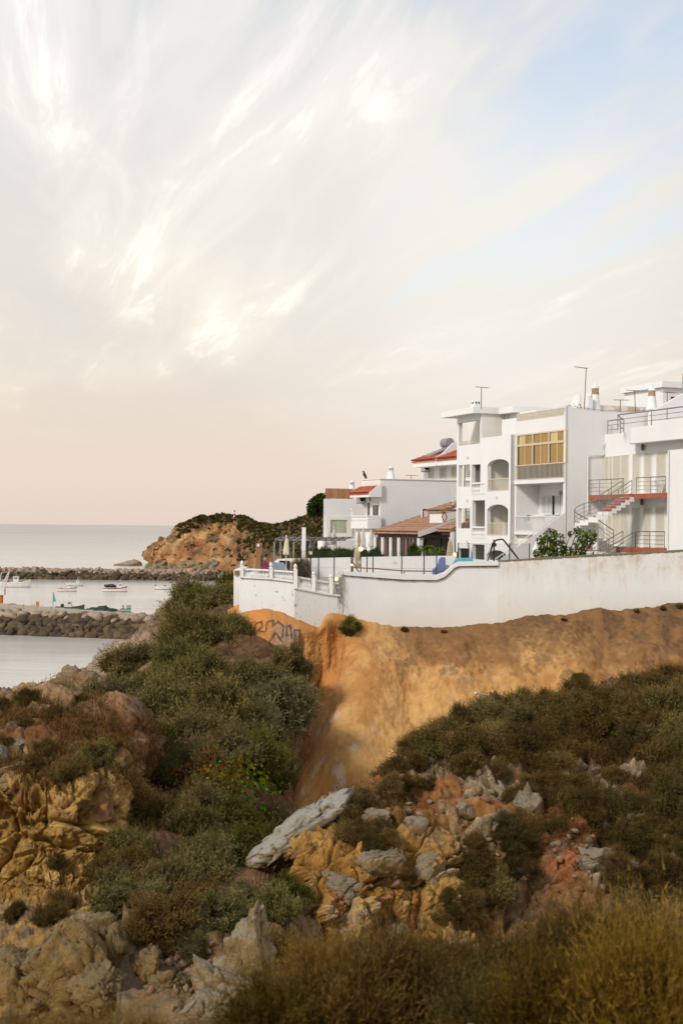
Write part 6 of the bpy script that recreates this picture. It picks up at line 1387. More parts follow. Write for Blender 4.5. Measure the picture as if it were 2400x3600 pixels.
for i in range(3):
    a_ = r_[0]+(r_[1]-r_[0])*(0, 0.42, 0.83)[i]+0.02; b_ = r_[0]+(r_[1]-r_[0])*(0.41, 0.82, 1.0)[i]-0.02; MB().fbox(sL+0.06, sL+0.08, a_, b_, zL+0.02, r_[3]-0.03).build('glass_panel', M['pane_orange'], lf)
    MB().fbox(sL+0.05, sL+0.1, a_-0.04, a_-0.005, zL, r_[3]).build('glass_post', M['rust'], lf)
MB().fbox(sL-1.2, sL-0.004, nL-0.5, nL+3.5, GZ-0.4, on_s(*q2(50, 1040), sL-1)[1]).build('low_annex', M['white_house'], lf)
n_, z0 = on_s(*q2(357, 580), sL+2); _, z1 = on_s(*q2(357, 478), sL+2); chimney_round(P(sL+2, n_, z0-0.3), z1-z0+0.3, 0.28, 'white chimney behind the orange glass parapet', False)

# ---------------- far house with solar heater
fh = empty('far_house', P(34, 10, GZ), 'white house farther back with red tiled eave and solar water heater', 'house')
nF = 8.0; sF0, zF1 = on_n(*q2(1015, 335), nF); sF1 = on_n(*q2(1400, 400), nF)[0]; zF0 = GZ
a_, b_ = min(sF0, sF1), max(sF0, sF1); MB().fbox(a_-1, b_, nF, nF+7, zF0, zF1-0.1).build('wall', M['white_house'], fh)
ff = lambda x0, x1, yt, yb: rectn(nF, x0, x1, yt, yb, q2)
for x0, x1, yt, yb in ((1062, 1104, 384, 486), (1170, 1216, 374, 488), (1275, 1330, 364, 488)): 
    r_ = ff(x0, x1, yt, yb); MB().fbox(r_[0]-0.1, r_[1]+0.1, nF-0.04, nF-0.003, r_[2]-0.05, r_[3]+0.12).build('window_surround', M['cream'], fh); shutter(fh, r_, nF-0.043, M['shutter'])
tz0 = on_n(*q2(1040, 312), nF-1.4)[1]; tz1 = on_n(*q2(1200, 238), nF+1)[1]; ts0 = on_n(*q2(1400, 300), nF-1.4)[0]; ts1 = on_n(*q2(905, 315), nF-1.4)[0]
tiled(fh, ts0, ts1, nF-1.4, nF+2.6, tz0, tz0+1.5, 26, 8, M['tile_red'], 'tiled_roof'); MB().fbox(ts0, ts1-0.1, nF-1.3, nF+2.5, tz0-0.5, tz0-0.11).build('eave_box', M['white_house'], fh)
mb = MB(); mb.slab([[(nF-1.4, tz0-0.45), (nF+3, tz0-0.45), (nF+3, tz0+1.9), (nF+0.2, tz0+1.5), (nF-0.9, tz0+0.45), (nF-1.4, tz0+0.25)]], lambda n, z: P(on_n(*q2(1160, 280), nF-1.0)[0], n, z), -TS*0.2); mb.build('gable_parapet', M['white_house'], fh)
s_, z_ = on_n(*q2(1015, 375), nF-0.3); aircon(fh, s_-0.2, nF-0.02, z_)
hs, hz = on_n(*q2(1232, 150), nF+1.0); e = empty('solar_heater', P(hs, nF+0.6, hz-1.4), 'solar water heater with round tank and tilted panel on the far roof', 'water heater')
mb = MB(); mb.tube([P(hs-0.55, nF+1.0, hz), P(hs+0.65, nF+1.0, hz)], 0.42, 18); mb.build('tank', M['grey'], e, smooth=True)
ps_, pz_ = on_n(*q2(1040, 275), nF-0.8); mb = MB(); pa = P(hs+1.0, nF+0.8, hz-0.45); pb = P(ps_-0.2, nF-0.8, pz_); pc = NS*0.2+TS*0.9; mb.hexa([pb-TS*0.6, pb+TS*0.6, pa+TS*0.6-TS*1.4, pa-TS*0.6-TS*1.4, pb-TS*0.6+Vector((0, 0, .1)), pb+TS*0.6+Vector((0, 0, .1)), pa-TS*0.8+Vector((0, 0, .1)), pa-TS*2.0+Vector((0, 0, .1))]); mb.build('panel', M['grey'], e)
mb = MB()
for ds in (-0.4, 0.5): mb.tube([P(hs+ds, nF+1.0, hz-0.3), P(hs+ds, nF+1.3, hz-1.4)], 0.03, 4); mb.tube([P(hs+ds, nF+0.8, hz-0.3), P(hs+ds, nF+0.5, hz-1.3)], 0.03, 4)
mb.build('stand', M['grey'], e)

# ---------------- restaurant canopy with old clay tiles
cn = empty('restaurant_pavilion', P(24, 0, GZ+1), 'low restaurant pavilion with old clay tile roof, white posts and brown glazing', 'pavilion')
nC = -1.6; sC0, zC0 = on_n(*q2(975, 975), nC); sC1, _ = on_n(*q2(552, 963), nC); zC0 = (zC0+_)/2
nCt, zCt = on_s(*q2(1300, 866), sC0); nCt2 = nCt+2.0; slope = (zCt-zC0)/(nCt-nC)
TZ = 17.7
tiled(cn, sC0, sC1, nC, nCt2, zC0, zC0+slope*(nCt2-nC), 34, 9, M['tile_old'], 'tiled_roof', 0.12)
mb = MB(); mb.slab([[(nC-0.1, zC0-0.32), (nC-0.1, zC0+0.05), (nCt2, zC0+slope*(nCt2-nC)+0.12), (nCt2, zC0+slope*(nCt2-nC)-0.22)]], lambda n, z: P(sC0-0.02, n, z), -TS*0.14); mb.build('verge_board', M['canvas_pale'], cn)
mb = MB(); mb.fbox(sC0+0.2, sC1-0.1, nC+0.35, nC+0.55, zC0-0.42, zC0-0.14); mb.fbox(sC0+0.15, sC0+0.3, nC+0.56, nCt2, zC0-0.42, zC0-0.14); mb.build('beam', M['wood_dark'], cn)
for i in range(14): s_ = sC0+(sC1-sC0)*(i+0.5)/14; MB().fbox(s_-0.06, s_+0.06, nC+0.02, nC+0.34, zC0-0.22, zC0-0.125).build('rafter_end', M['wood_dark'], cn)
pz = [q2(x, 0)[0] for x in (575, 644, 718, 793, 975)]
for x in pz: s_ = on_n(x, 1900, nC+0.4)[0]; MB().fbox(s_-0.16, s_+0.16, nC+0.3, nC+0.6, TZ-1, zC0-0.425).build('post', M['white_house'], cn)
for i in range(4):
    a_ = on_n(pz[i], 1900, nC+0.45)[0]-0.2; b_ = on_n(pz[i+1], 1900, nC+0.45)[0]+0.2; kk = 2 if i < 3 else 5
    for j in range(kk):
        u0 = b_+(a_-b_)*j/kk; u1 = b_+(a_-b_)*(j+1)/kk; fm = MB(); lo_, hi_ = min(u0, u1), max(u0, u1)
        fm.fbox(lo_, lo_+0.1, nC+0.42, nC+0.52, TZ, zC0-0.43); fm.fbox(hi_-0.1, hi_, nC+0.42, nC+0.52, TZ, zC0-0.43); fm.fbox(lo_+0.1, hi_-0.1, nC+0.42, nC+0.52, TZ, TZ+0.15); fm = fm.build('door_frame', M['wood_dark'], cn)
        MB().fbox(lo_+0.1, hi_-0.1, nC+0.46, nC+0.48, TZ+0.15, zC0-0.43).build('pane', M['pane_brown'] if (i+j) % 2 == 0 else M['pane_dark'], fm)
for i in range(4): a_ = nC+0.7+i*1.25; MB().fbox(sC0+0.2, sC0+0.23, a_, a_+1.15, TZ-0.5, zC0-0.43+slope*(a_-nC)*0.0).build('side_pane', M['pane_dark'], cn)
MB().fbox(sC0+0.5, sC1, nCt2-0.5, nCt2-0.3, TZ-1, zC0+slope*(nCt2-nC)-0.2).build('rear_wall', M['dark'], cn)
# small lean-to right of it
la, lz = on_s(*q2(1180, 950), sC0-1.2); lb, lz2 = on_s(*q2(1330, 905), sC0-1.2)
tiled(cn, sC0-2.6, sC0-0.5, la, lb+0.6, lz, lz+0.75, 8, 5, M['tile_old'], 'lean_to_roof'); MB().fbox(sC0-2.6, sC0-2.45, la+0.1, la+0.4, TZ-1, lz-0.11).build('post', M['white_house'], cn); MB().fbox(sC0-2.55, sC0-0.6, la+0.2, la+0.3, lz-0.35, lz-0.11).build('beam', M['wood_dark'], cn)
# terrace wall with red borders and diamonds, above the pavilion
rw = empty('diamond_parapet', P(22, 3, TZ+3), 'white roof parapet with dark red borders and diamond ornaments', 'parapet')
sP = 25.0; r_ = rects(sP, 1002, 1180, 758, 856, q2); MB().fbox(sP, sP+0.2, r_[0], r_[1]+1.5, r_[2]-0.6, r_[3]).build('panel', M['white_house'], rw); th_ = (r_[3]-r_[2])
MB().fbox(sP-0.03, sP-0.002, r_[0], r_[1]+1.5, r_[3]-th_*0.13, r_[3]+0.02).build('top_border', M['redpaint'], rw); MB().fbox(sP-0.03, sP-0.002, r_[0], r_[1]+1.5, r_[2], r_[2]+th_*0.22).build('bottom_border', M['redpaint'], rw); MB().fbox(sP-0.03, sP-0.002, r_[0], r_[0]+0.10, r_[2]+th_*0.225, r_[3]-th_*0.135).build('side_border', M['redpaint'], rw)
def diamond(s, nc, zc, w_, h_, t_=0.05):
    mb = MB(); mb.slab([[(nc-w_, zc), (nc, zc-h_), (nc+w_, zc), (nc, zc+h_)], [(nc-w_+t_*1.4, zc), (nc, zc-h_+t_*2), (nc+w_-t_*1.4, zc), (nc, zc+h_-t_*2)]], lambda n, z: P(s, n, z), -TS*0.02); mb.build('diamond', M['redpaint'], rw)
for zx in (1067, 1172): n_, z_ = on_s(*q2(zx, 802), sP); diamond(sP-0.003, n_, z_, 0.13 if zx < 1100 else 0.22, 0.32, 0.04)
sQ = sC0+0.4; r_ = rects(sQ, 1184, 1228, 782, 876, q2); MB().fbox(sQ, sQ+2.2, r_[0], r_[1]+2.5, r_[2]-0.8, r_[3]).build('block', M['white_house'], rw); n_, z_ = on_s(*q2(1204, 828), sQ); diamond(sQ-0.003, n_, z_, 0.24, 0.46, 0.05)
tiled(rw, sQ-0.1, sQ+2.4, r_[0]-0.15, r_[1]+1.8, r_[3]+0.05, r_[3]+0.75, 8, 5, M['tile_old'], 'small_tiled_roof')
# slender white spiral stair next to the apartment house
sx, sz0 = W(1590, 1940, 106), None; e = empty('spiral_stair', Vector((sx.x, sx.y, GZ)), 'slender white spiral stair beside the apartment house', 'stair'); c0 = Vector((sx.x, sx.y, GZ)); MB().tube([c0, c0+Vector((0, 0, 6.2))], 0.05, 6).build('pole', M['white_rail'], e); hl = []
for i in range(30):
    a = i*0.42; z = 0.2*i; u = Vector((math.cos(a), math.sin(a), 0)); v = Vector((math.cos(a+0.4), math.sin(a+0.4), 0)); mb = MB(); mb.add([c0+Vector((0, 0, z)), c0+u*0.42+Vector((0, 0, z)), c0+v*0.42+Vector((0, 0, z)), c0+Vector((0, 0, z-0.03)), c0+u*0.42+Vector((0, 0, z-0.03)), c0+v*0.42+Vector((0, 0, z-0.03))], [(0, 1, 2), (5, 4, 3), (0, 3, 4, 1), (1, 4, 5, 2), (2, 5, 3, 0)]); mb.build('tread', M['white_rail'], e); hl.append(c0+u*0.42+Vector((0, 0, z+0.9)))
mb = MB(); mb.tube(hl, 0.012, 4)
for i in range(0, 30, 2): mb.tube([hl[i]-Vector((0, 0, 0.9)), hl[i]], 0.008, 3)
mb.build('handrail', M['white_rail'], e)
# ------------------------------------------------------------------ sea wall
def q3(zx, zy): return 800+zx/3.136, 1700+zy/3.136
def q5(zx, zy): return 1150+zx/2.4123, 1800+zy/2.4123
def ribbon(parent, name, samples, thick, mat, proud=0.0, sub=6, wob=0.0):
    """upright strip along photo-measured points (px, ytop, ybot) at the wall's depth"""
    pts = []
    for (a, b) in zip(samples[:-1], samples[1:]):
        for k in range(sub): t = k/sub; pts.append(tuple(a[i]+(b[i]-a[i])*t for i in range(3)))
    pts.append(samples[-1]); mb = MB(); vs = []
    for px, yt, yb in pts:
        d = wall_d(px)-proud; a = W(px, yt, d); b = W(px, yb+(RND.uniform(-wob, wob) if wob else 0), d); b.x = a.x
        vs += [a, b, b+Vector((0, thick, 0)), a+Vector((0, thick, 0))]
    fs = [(0, 1, 2, 3), tuple(4*(len(pts)-1)+k for k in (3, 2, 1, 0))]
    for i in range(len(pts)-1):
        for k in range(4): fs.append((4*i+k, 4*i+4+k, 4*i+4+(k+1) % 4, 4*i+(k+1) % 4))
    mb.add(vs, fs); return mb.build(name, mat, parent)
sw = empty('sea_wall', W(1400, 2200, wall_d(1400)), 'long white sea wall with balustrade on the left and mossy coping on the right', 'wall')
ribbon(sw, 'wall_panel', [(842, 2030, 2200), (950, 2036, 2200), (1036, 2047, 2215)], 0.4, M['wall_peel'])
ribbon(sw, 'wall_panel', [(1036.3, 2047, 2215), (1152, 2086, 2240), (1204, 2092, 2220)], 0.4, M['wall_peel'], proud=0.05)
ribbon(sw, 'wall_panel', [(1206, 2022, 2230), (1420, 2038, 2250), (1535, 2040, 2260), (1565, 2028, 2260), (1597, 1995, 2260), (1614, 1990, 2260), (1751, 1988, 2240)], 0.45, M['wall_smooth'], proud=0.02)
ribbon(sw, 'wall_panel', [(1751.4, 1974, 2240), (1900, 1966, 2220), (2050, 1957, 2200), (2200, 1950, 2190), (2440, 1936, 2170), (3150, 1900, 2150)], 0.45, M['wall_old'], proud=0.02)
ribbon(sw, 'coping', [(1206, 2010, 2021.8), (1420, 2020, 2037.8), (1535, 2022, 2039.8), (1562, 2012, 2028.5), (1580, 1998, 2013), (1597, 1984, 1996), (1614, 1975, 1990), (1751, 1973, 1988)], 0.6, M['white'], proud=0.12)
ribbon(sw, 'mossy_strip', [(1204, 2019, 2024), (1420, 2034, 2041), (1535, 2036.5, 2043), (1562, 2025, 2033), (1580, 2010, 2018), (1597, 1993, 2001), (1614, 1987.5, 1994), (1751, 1986, 1992)], 0.1, M['brown_edge'], proud=0.10, sub=26, wob=1.6)
ribbon(sw, 'moss_top', [(1751.4, 1971, 1976), (1900, 1961, 1968), (2050, 1952, 1959), (2200, 1945, 1952), (2440, 1930, 1938), (3150, 1894, 1902)], 0.5, M['moss'], proud=0.03, sub=40, wob=1.8)
ribbon(sw, 'pillar', [(1205, 1972, 2010), (1233, 1972, 2009.8)], 0.6, M['wall_smooth'], proud=0.0, sub=1)
ribbon(sw, 'vent_grille', [(2286, 1960, 1972), (2310, 1959, 1971)], 0.02, M['wall_peel'], proud=0.015, sub=1)
ribbon(sw, 'niche', [(2392, 2000, 2040), (2402, 2000, 2040)], 0.02, M['dark'], proud=0.012, sub=1)
ribbon(sw, 'base_ledge', [(842, 2026, 2031), (950, 2032, 2037), (1036, 2043, 2048)], 0.5, M['baluster'], proud=0.10); ribbon(sw, 'base_ledge', [(1036.5, 2064, 2070), (1152, 2086, 2092), (1196, 2092, 2097)], 0.5, M['baluster'], proud=0.13)
# the wall side facing the sea
c0 = W(842, 2030, wall_d(842)); mb = MB(); mb.box(c0.x+0.003, c0.x+0.4, c0.y+0.402, c0.y+14, 13.5, c0.z); mb.build('return_wall', M['wall_peel'], sw)
def balustrade(x0, y0, x1, y1, yb0, yb1, count, proud):
    rail = ribbon(sw, 'hand_rail', [(x0, y0, y0+6), (x1, y1, y1+6)], 0.22, M['baluster'], proud=proud, sub=1)
    for i in range(count):
        t = (i+0.5)/count; px = x0+(x1-x0)*t; a = W(px, yb0+(yb1-yb0)*t, wall_d(px)+0.1-proud); h = W(px, y0+(y1-y0)*t+5, wall_d(px)).z-a.z
        o = link('baluster', bal, parent=rail); o.location = a-base_loc(sw); o.scale = (0.62, 0.62, h/0.85)
balustrade(856, 1998, 944, 2002, 2027, 2033, 14, 0.02); balustrade(960, 2003, 1030, 2008, 2033, 2043, 11, 0.02); balustrade(1046, 2026, 1093, 2035, 2066, 2074, 9, 0.05); balustrade(1110, 2038, 1154, 2045, 2077, 2086, 8, 0.05); balustrade(1172, 2046, 1194, 2050, 2089, 2092, 4, 0.05)
def finial(px, ytop, ypost, ybot, wpx, solid=True):
    d = wall_d(px)-0.12; a = W(px, ybot, d); b = W(px, ypost, d); t = W(px, ytop, d); wv = wpx/FPX*d; mb = MB(); mb.box(a.x-wv/2, a.x+wv/2, a.y, a.y+wv, a.z, b.z); p_ = mb.build('post', M['baluster'], sw)
    h = t.z-b.z; mb = MB(); mb.lathe((b.x, b.y+wv/2, b.z), [(wv*0.62, 0), (wv*0.62, h*0.1), (wv*0.25, h*0.2), (wv*0.48, h*0.42), (wv*0.52, h*0.56), (wv*0.36, h*0.78), (0.01, h)], 12); mb.build('finial', M['baluster'], p_, smooth=True)
finial(850, 1970, 1990, 2031, 12); finial(952, 1976, 1998, 2037, 12); finial(1038, 1981, 2003, 2070, 13); finial(1102, 2008, 2026, 2080, 13); finial(1163, 2018, 2036, 2090, 13)
# dry creeper stems on the pillar
vn = empty('dry_vine', W(1203, 2160, wall_d(1203)-0.08), 'tangle of leafless dry creeper stems on the white wall corner', 'vine')
for i in range(26):
    x = RND.uniform(1186, 1212); y = RND.uniform(2000, 2060); pts = []
    for k in range(10): pts.append(W(x, y, wall_d(1200)-0.09-0.02*(i % 3))); x += RND.uniform(-9, 9)-0.6*(k > 3); y += RND.uniform(4, 20)
    MB().tube(pts, 0.006, 3).build('stem', M['vine'], vn)
# pipe handrail behind the coping
e = empty('pipe_handrail', W(1400, 2010, 75.6), 'thin brown pipe handrail running behind the white coping', 'handrail'); pp = [W(x, y, 75.6) for x, y in ((1236, 1995), (1330, 2000), (1420, 2007), (1500, 2008), (1562, 2008))]; MB().tube(pp, 0.035, 6).build('rail', M['rust'], e)
for p in pp[::2]: MB().tube([Vector((p.x, p.y, GZ)), p], 0.025, 5).build('post', M['rust'], e)
# stub wall left of the corner
e = empty('stub_wall', W(832, 2055, 76), 'low white stub wall with two small beige openings left of the terrace corner', 'wall'); a = W(822, 2003, 76); b = W(846, 2060, 76); MB().box(a.x, b.x, a.y, a.y+6, b.z-1.5, a.z).build('wall', M['white'], e)
for x in (825, 836): a = W(x, 2006, 75.9); b = W(x+8, 2022, 75.9); MB().box(a.x, b.x, a.y-0.02, a.y+0.08, b.z, a.z).build('opening', M['wood_brown'], e)

# ------------------------------------------------------------------ terrace: second wall, fences, furniture
e = empty('terrace_wall', W(1280, 2000, 92), 'white retaining wall of the restaurant terrace behind the chain-link fence', 'wall')
mb = MB(); tw = [(966, 1972), (975, 1966), (1000, 1964), (1130, 1962), (1300, 1958), (1600, 1954)]; vs = []
for px, y in tw:
    a = W(px, y, 92); vs += [Vector((a.x, a.y, GZ-0.5)), a, a+Vector((0, 0.5, 0)), Vector((a.x, a.y+0.5, GZ-0.5))]
fs = [(0, 1, 2, 3), tuple(4*(len(tw)-1)+k for k in (3, 2, 1, 0))]
for i in range(len(tw)-1):
    for k in range(4): fs.append((4*i+k, 4*i+(k+1) % 4, 4*i+4+(k+1) % 4, 4*i+4+k))
mb.add(vs, fs); mb.build('wall', M['wall_smooth'], e)
a = W(982, 1971, 91.9); b = W(1017, 2012, 91.9); MB().box(a.x, b.x, a.y-0.03, a.y+0.05, b.z, a.z).build('dark_opening', M['dark'], e); a = W(1024, 1976, 91.9); b = W(1060, 2020, 91.9); MB().box(a.x, b.x, a.y-0.05, a.y+0.05, b.z, a.z).build('brown_door', M['wood_brown'], e)
a = W(1380, 1975, 91.98); b = W(1394, 1981, 91.98); MB().box(a.x, b.x, a.y-0.02, a.y+0.03, b.z, a.z).build('small_plate', M['canvas'], e)
a = W(1095, 1958, 92.6); b = W(1600, 1958, 110); poly_ground('restaurant_floor', [(a.x, a.y), (W(1605, 1958, 92.6).x, a.y), (b.x+3, 122), (-1.5, 122)], GZ, 17.62, M['paving'])
def fence(name, label, pxs, ytop, d, zbot, wires=True, yt_fn=None, cell=0.11):
    a0 = W(pxs[0], ytop, d); e = empty(name, Vector((W((pxs[0]+pxs[-1])/2, ytop, d).x, d, zbot)), label, 'fence'); zt = W((pxs[0]+pxs[-1])/2, ytop, d).z; xs = [W(x, ytop, d).x for x in pxs]
    for x in xs: MB().tube([(x, d, zbot), (x, d, zt+0.05)], 0.035, 6).build('post', M['green_post'], e)
    if wires:
        mb = MB(); x0, x1 = xs[0], xs[-1]; h = zt-zbot-0.05; n_ = int((x1-x0+h)/cell); t_ = 0.0035
        for i in range(n_):
            for sgn in (1, -1):
                u0 = x0-h+i*cell if sgn > 0 else x0+i*cell; ua, za = u0, zbot; ub, zb_ = u0+sgn*h, zt
                if sgn > 0:
                    if ua < x0: za += x0-ua; ua = x0
                    if ub > x1: zb_ -= ub-x1; ub = x1
                    if ua >= x1: continue
                else:
                    if ua > x1: za += ua-x1; ua = x1
                    if ub < x0: zb_ -= x0-ub; ub = x0
                    if ua <= x0 or zb_ <= za: continue
                mb.tube([(ua, d+0.004*sgn, za), (ub, d+0.004*sgn, zb_)], t_, 3, cap=False)
        for z in (zt, (zt+zbot)/2): mb.tube([(x0, d, z), (x1, d, z)], 0.006, 3, cap=False)
        o = mb.build('chain_link', M['wire'], e); o['kind'] = 'stuff'
    return e
fence('chain_link_fence', 'chain-link fence with dark posts in front of the restaurant terrace wall', [1058, 1120, 1175, 1240, 1290, 1311, 1412, 1490, 1534, 1606], 1940, 81, GZ)
fence('chain_link_fence', 'chain-link fence in front of the apartment house', [1610, 1646, 1735, 1790, 1860], 1912, 84, GZ)
for x0, x1, y0, y1, lab in ((919, 940, 1950, 2000, 'dark braced fence post by the wooden shower column'), (1063, 1098, 1966, 2030, 'dark braced fence post left of the lamp post'), (1235, 1262, 1958, 2008, 'dark braced fence post beside the tied tan umbrella')):
    e = empty('fence_post', W(x0, y1+20, 79), lab, 'fence post', 'braced fence posts'); MB().tube([W(x0, y1+20, 79), W(x0, y0, 79)], 0.04, 6).build('post', M['black'], e); MB().tube([W(x0, y0+12, 79), W(x1, y1+5, 78.5)], 0.03, 5).build('brace', M['black'], e)
def umbrella(px, ytop, ybot, wpx, d, mat, label, zbase=None, tied=False):
    t = W(px, ytop, d); b = W(px, ybot, d); wv = wpx/FPX*d/2; H0 = t.z-b.z; zb_ = zbase if zbase is not None else 17.62; e = empty('closed_umbrella', Vector((t.x, d, zb_)), label, 'umbrella', 'closed sun umbrellas')
    MB().tube([(t.x, d, zb_), (t.x, d, t.z+0.05)], 0.028, 6).build('pole', M['canvas_pale'], e); mb = MB(); vs = []; fs = []; prof = [(0.05, 1.0), (0.28, 0.93), (0.62, 0.72), (0.78, 0.45), (0.92, 0.2), (1.0, 0.04), (0.85, 0.0)] if not tied else [(0.05, 1.0), (0.45, 0.93), (0.85, 0.75), (1.0, 0.55), (0.75, 0.34), (0.5, 0.24), (0.85, 0.12), (0.7, 0.0)]
    for i, (r, h) in enumerate(prof):
        for k in range(24): a = 2*math.pi*k/24; rr = wv*r*(1+0.20*math.cos(8*a+0.4*i)*min(1, r*1.3))+wv*0.06*math.sin(3*a+i); vs.append((t.x+rr*math.cos(a), d+rr*math.sin(a), b.z+H0*h+0.05*math.cos(8*a)*(i == len(prof)-1)))
    for i in range(len(prof)-1):
        for k in range(24): fs.append((i*24+k, i*24+(k+1) % 24, (i+1)*24+(k+1) % 24, (i+1)*24+k))
    fs += [tuple(range(24)), tuple(range((len(prof)-1)*24, len(prof)*24))]; mb.add(vs, fs); mb.build('canopy', mat, e, smooth=True)
    MB().lathe((t.x, d, t.z), [(0.05, 0), (0.06, 0.05), (0.01, 0.13)], 8).build('finial', M['canvas_pale'], e)
umbrella(1007, 1888, 1950, 21, 84, M['canvas'], 'cream closed umbrella in front of the grey pergola', GZ)
umbrella(1157, 1858, 1915, 17, 100, M['canvas_pale'], 'pale closed umbrella under the mint-green window, left one'); umbrella(1174, 1859, 1914, 17, 100.6, M['canvas_pale'], 'pale closed umbrella under the mint-green window, right one')
umbrella(1261, 1863, 1922, 15, 101, M['canvas_tan'], 'tan closed umbrella left of the two pale ones by the pavilion'); umbrella(1276, 1857, 1923, 17, 100, M['canvas_pale'], 'pale closed umbrella in the middle, left of the pavilion'); umbrella(1304, 1859, 1922, 16, 100, M['canvas_pale'], 'pale closed umbrella right beside the pavilion posts')
umbrella(1256, 1917, 1994, 23, 79.5, M['canvas_tan'], 'tied tan umbrella standing in front of the fence', GZ, True); umbrella(1580, 1895, 1958, 21, 94, M['canvas_tan'], 'tan closed umbrella next to the apartment house', GZ+0.5)
umbrella(1064, 1896, 1934, 14, 98, M['canvas_blue'], 'small blue-grey closed umbrella beside the white post'); umbrella(1091, 1898, 1930, 12, 98.5, M['canvas_blue'], 'small blue-grey closed umbrella above the lamp post'); umbrella(1146, 1898, 1926, 12, 98, M['canvas_blue'], 'small blue-grey closed umbrella left of the pale pair')
umbrella(1657, 1930, 1968, 8, 90, M['turq'], 'small green closed umbrella in front of the apartment house', GZ)
def globe(px, py, d, r, zb_, label):
    c = W(px, py, d); e = empty('globe_lamp', Vector((c.x, d, zb_)), label, 'lamp'); MB().tube([(c.x, d, zb_), (c.x, d, c.z-r)], 0.03, 6).build('post', M['black'], e); mb = MB(); V, Fc = ICO[2]; mb.add([tuple(Vector(v)*r+c) for v in V], [tuple(f) for f in Fc]); mb.build('globe', M['lamp_warm'], e, smooth=True)
globe(1268, 1930, 79.2, 0.13, GZ, 'lit globe lamp beside the tied tan umbrella'); globe(1236, 1986, 79, 0.07, GZ, 'small lit lamp at the foot of the tied umbrella'); globe(1597, 1950, 94, 0.14, GZ, 'lit globe lamp right of the tan umbrella by the apartment house'); globe(1182, 2036, 75, 0.10, GZ, 'small lit lamp low behind the balustrade end')
# lamp post with lantern
c = W(1092, 1950, 79); e = empty('lamp_post', Vector((c.x, 79, GZ)), 'black lamp post with a square lantern behind the balustrade', 'lamp post'); MB().tube([(c.x, 79, GZ), (c.x, 79, c.z)], 0.04, 6).build('post', M['black'], e); mb = MB(); mb.lathe((c.x, 79, c.z), [(0.06, 0), (0.11, 0.02), (0.15, 0.22)], 4); mb.build('lantern', M['lamp_glass'], e); mb = MB(); mb.lathe((c.x, 79, c.z+0.22), [(0.18, 0), (0.15, 0.04), (0.05, 0.12), (0.02, 0.2)], 8); mb.build('lantern_cap', M['black'], e)
# wooden shower column
a = W(899, 1908, 82); b = W(921, 1975, 82); e = empty('shower_column', Vector(((a.x+b.x)/2, 82.1, GZ)), 'brown wooden shower column with a small white box at its top', 'shower'); MB().box(a.x, b.x, 82, 82.3, W(0, 1949, 82).z-0.1, a.z).build('upper_panel', M['wood_brown'], e); MB().box(a.x+0.02, b.x-0.02, 82.01, 82.29, GZ, W(0, 1949, 82).z-0.13).build('lower_panel', M['wood_brown'], e); c = W(908, 1917, 81.9); MB().box(c.x-0.07, c.x+0.07, 81.9, 81.998, c.z-0.08, c.z+0.08).build('white_box', M['plastic'], e)
# pergola
e = empty('pergola', W(1085, 1965, 97), 'weathered grey timber pergola over the restaurant terrace', 'pergola')
for x0, y0, x1, y1, d in ((965, 1898, 1215, 1899, 97), (988, 1890, 1215, 1893, 100)): MB().bar(W(x0, y0, d), W(x1, y1, d), 0.12, 0.12).build('beam', M['wood_grey'], e)
for i in range(11): x = 970+i*24; MB().bar(W(x, 1895, 96.8), W(x+22, 1889, 100.3), 0.08, 0.10).build('rafter', M['wood_grey'], e)
for x, d in ((964, 97), (1032, 97), (1102, 97), (986, 100), (1060, 100)): a = W(x, 1900, d); MB().box(a.x-0.06, a.x+0.06, d-0.06, d+0.06, 16.5, a.z-0.08).build('post', M['wood_grey'], e)
a = W(1068, 1854, 96); props(MB().box(a.x-0.13, a.x+0.13, 96, 96.26, 17.2, a.z).build('white_post', M['white_house']), 'plain white square post rising above the pergola', 'post')
# red tiled porch cap near the left house
# hedge and plants on the restaurant terrace
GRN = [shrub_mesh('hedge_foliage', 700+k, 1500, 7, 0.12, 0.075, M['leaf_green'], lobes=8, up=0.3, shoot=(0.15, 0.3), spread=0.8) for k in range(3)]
KIND.update({'hedge': (0.75, 0.9, 0.5), 'lush': (1.5, 1.9, 0.9), 'tree': (0.9, 1.0, 0.55), 'hedge_y': (1.5, 1.35, 0.5)})
for i, x in enumerate(range(1110, 1345, 24)):
    p = W(x, 1958, 94.5); kind = 'hedge_y' if i in (0, 3, 6) else 'hedge'; shrub(Vector((p.x, p.y, 17.6)), 0.62+0.12*RND.random(), kind, 'clipped green hedge plant on the terrace wall' if kind == 'hedge' else 'yellowish hedge plant on the terrace wall', 'hedge plants on the restaurant terrace', 1.55, meshes=GRN)
for x in (1385, 1410, 1435, 1460): p = W(x, 1960, 94.5); shrub(Vector((p.x, p.y, 17.6)), 0.45, 'hedge', 'low dark plant in front of the pavilion glazing', 'low plants in front of the pavilion', 1.1, meshes=GRN)
p = W(1458, 1950, 101); shrub(Vector((p.x, p.y, 17.7)), 0.5, 'hedge', 'dark climbing plant on the pavilion corner post', None, 2.6, meshes=GRN)
for x, y in ((1075, 1945), (1052, 1950)): p = W(x, y, 91); shrub(Vector((p.x, p.y, GZ)), 0.5, 'brown', 'thin dry climbing plant by the lamp post', 'dry climbers by the lamp post', 3.0, meshes=SHD)
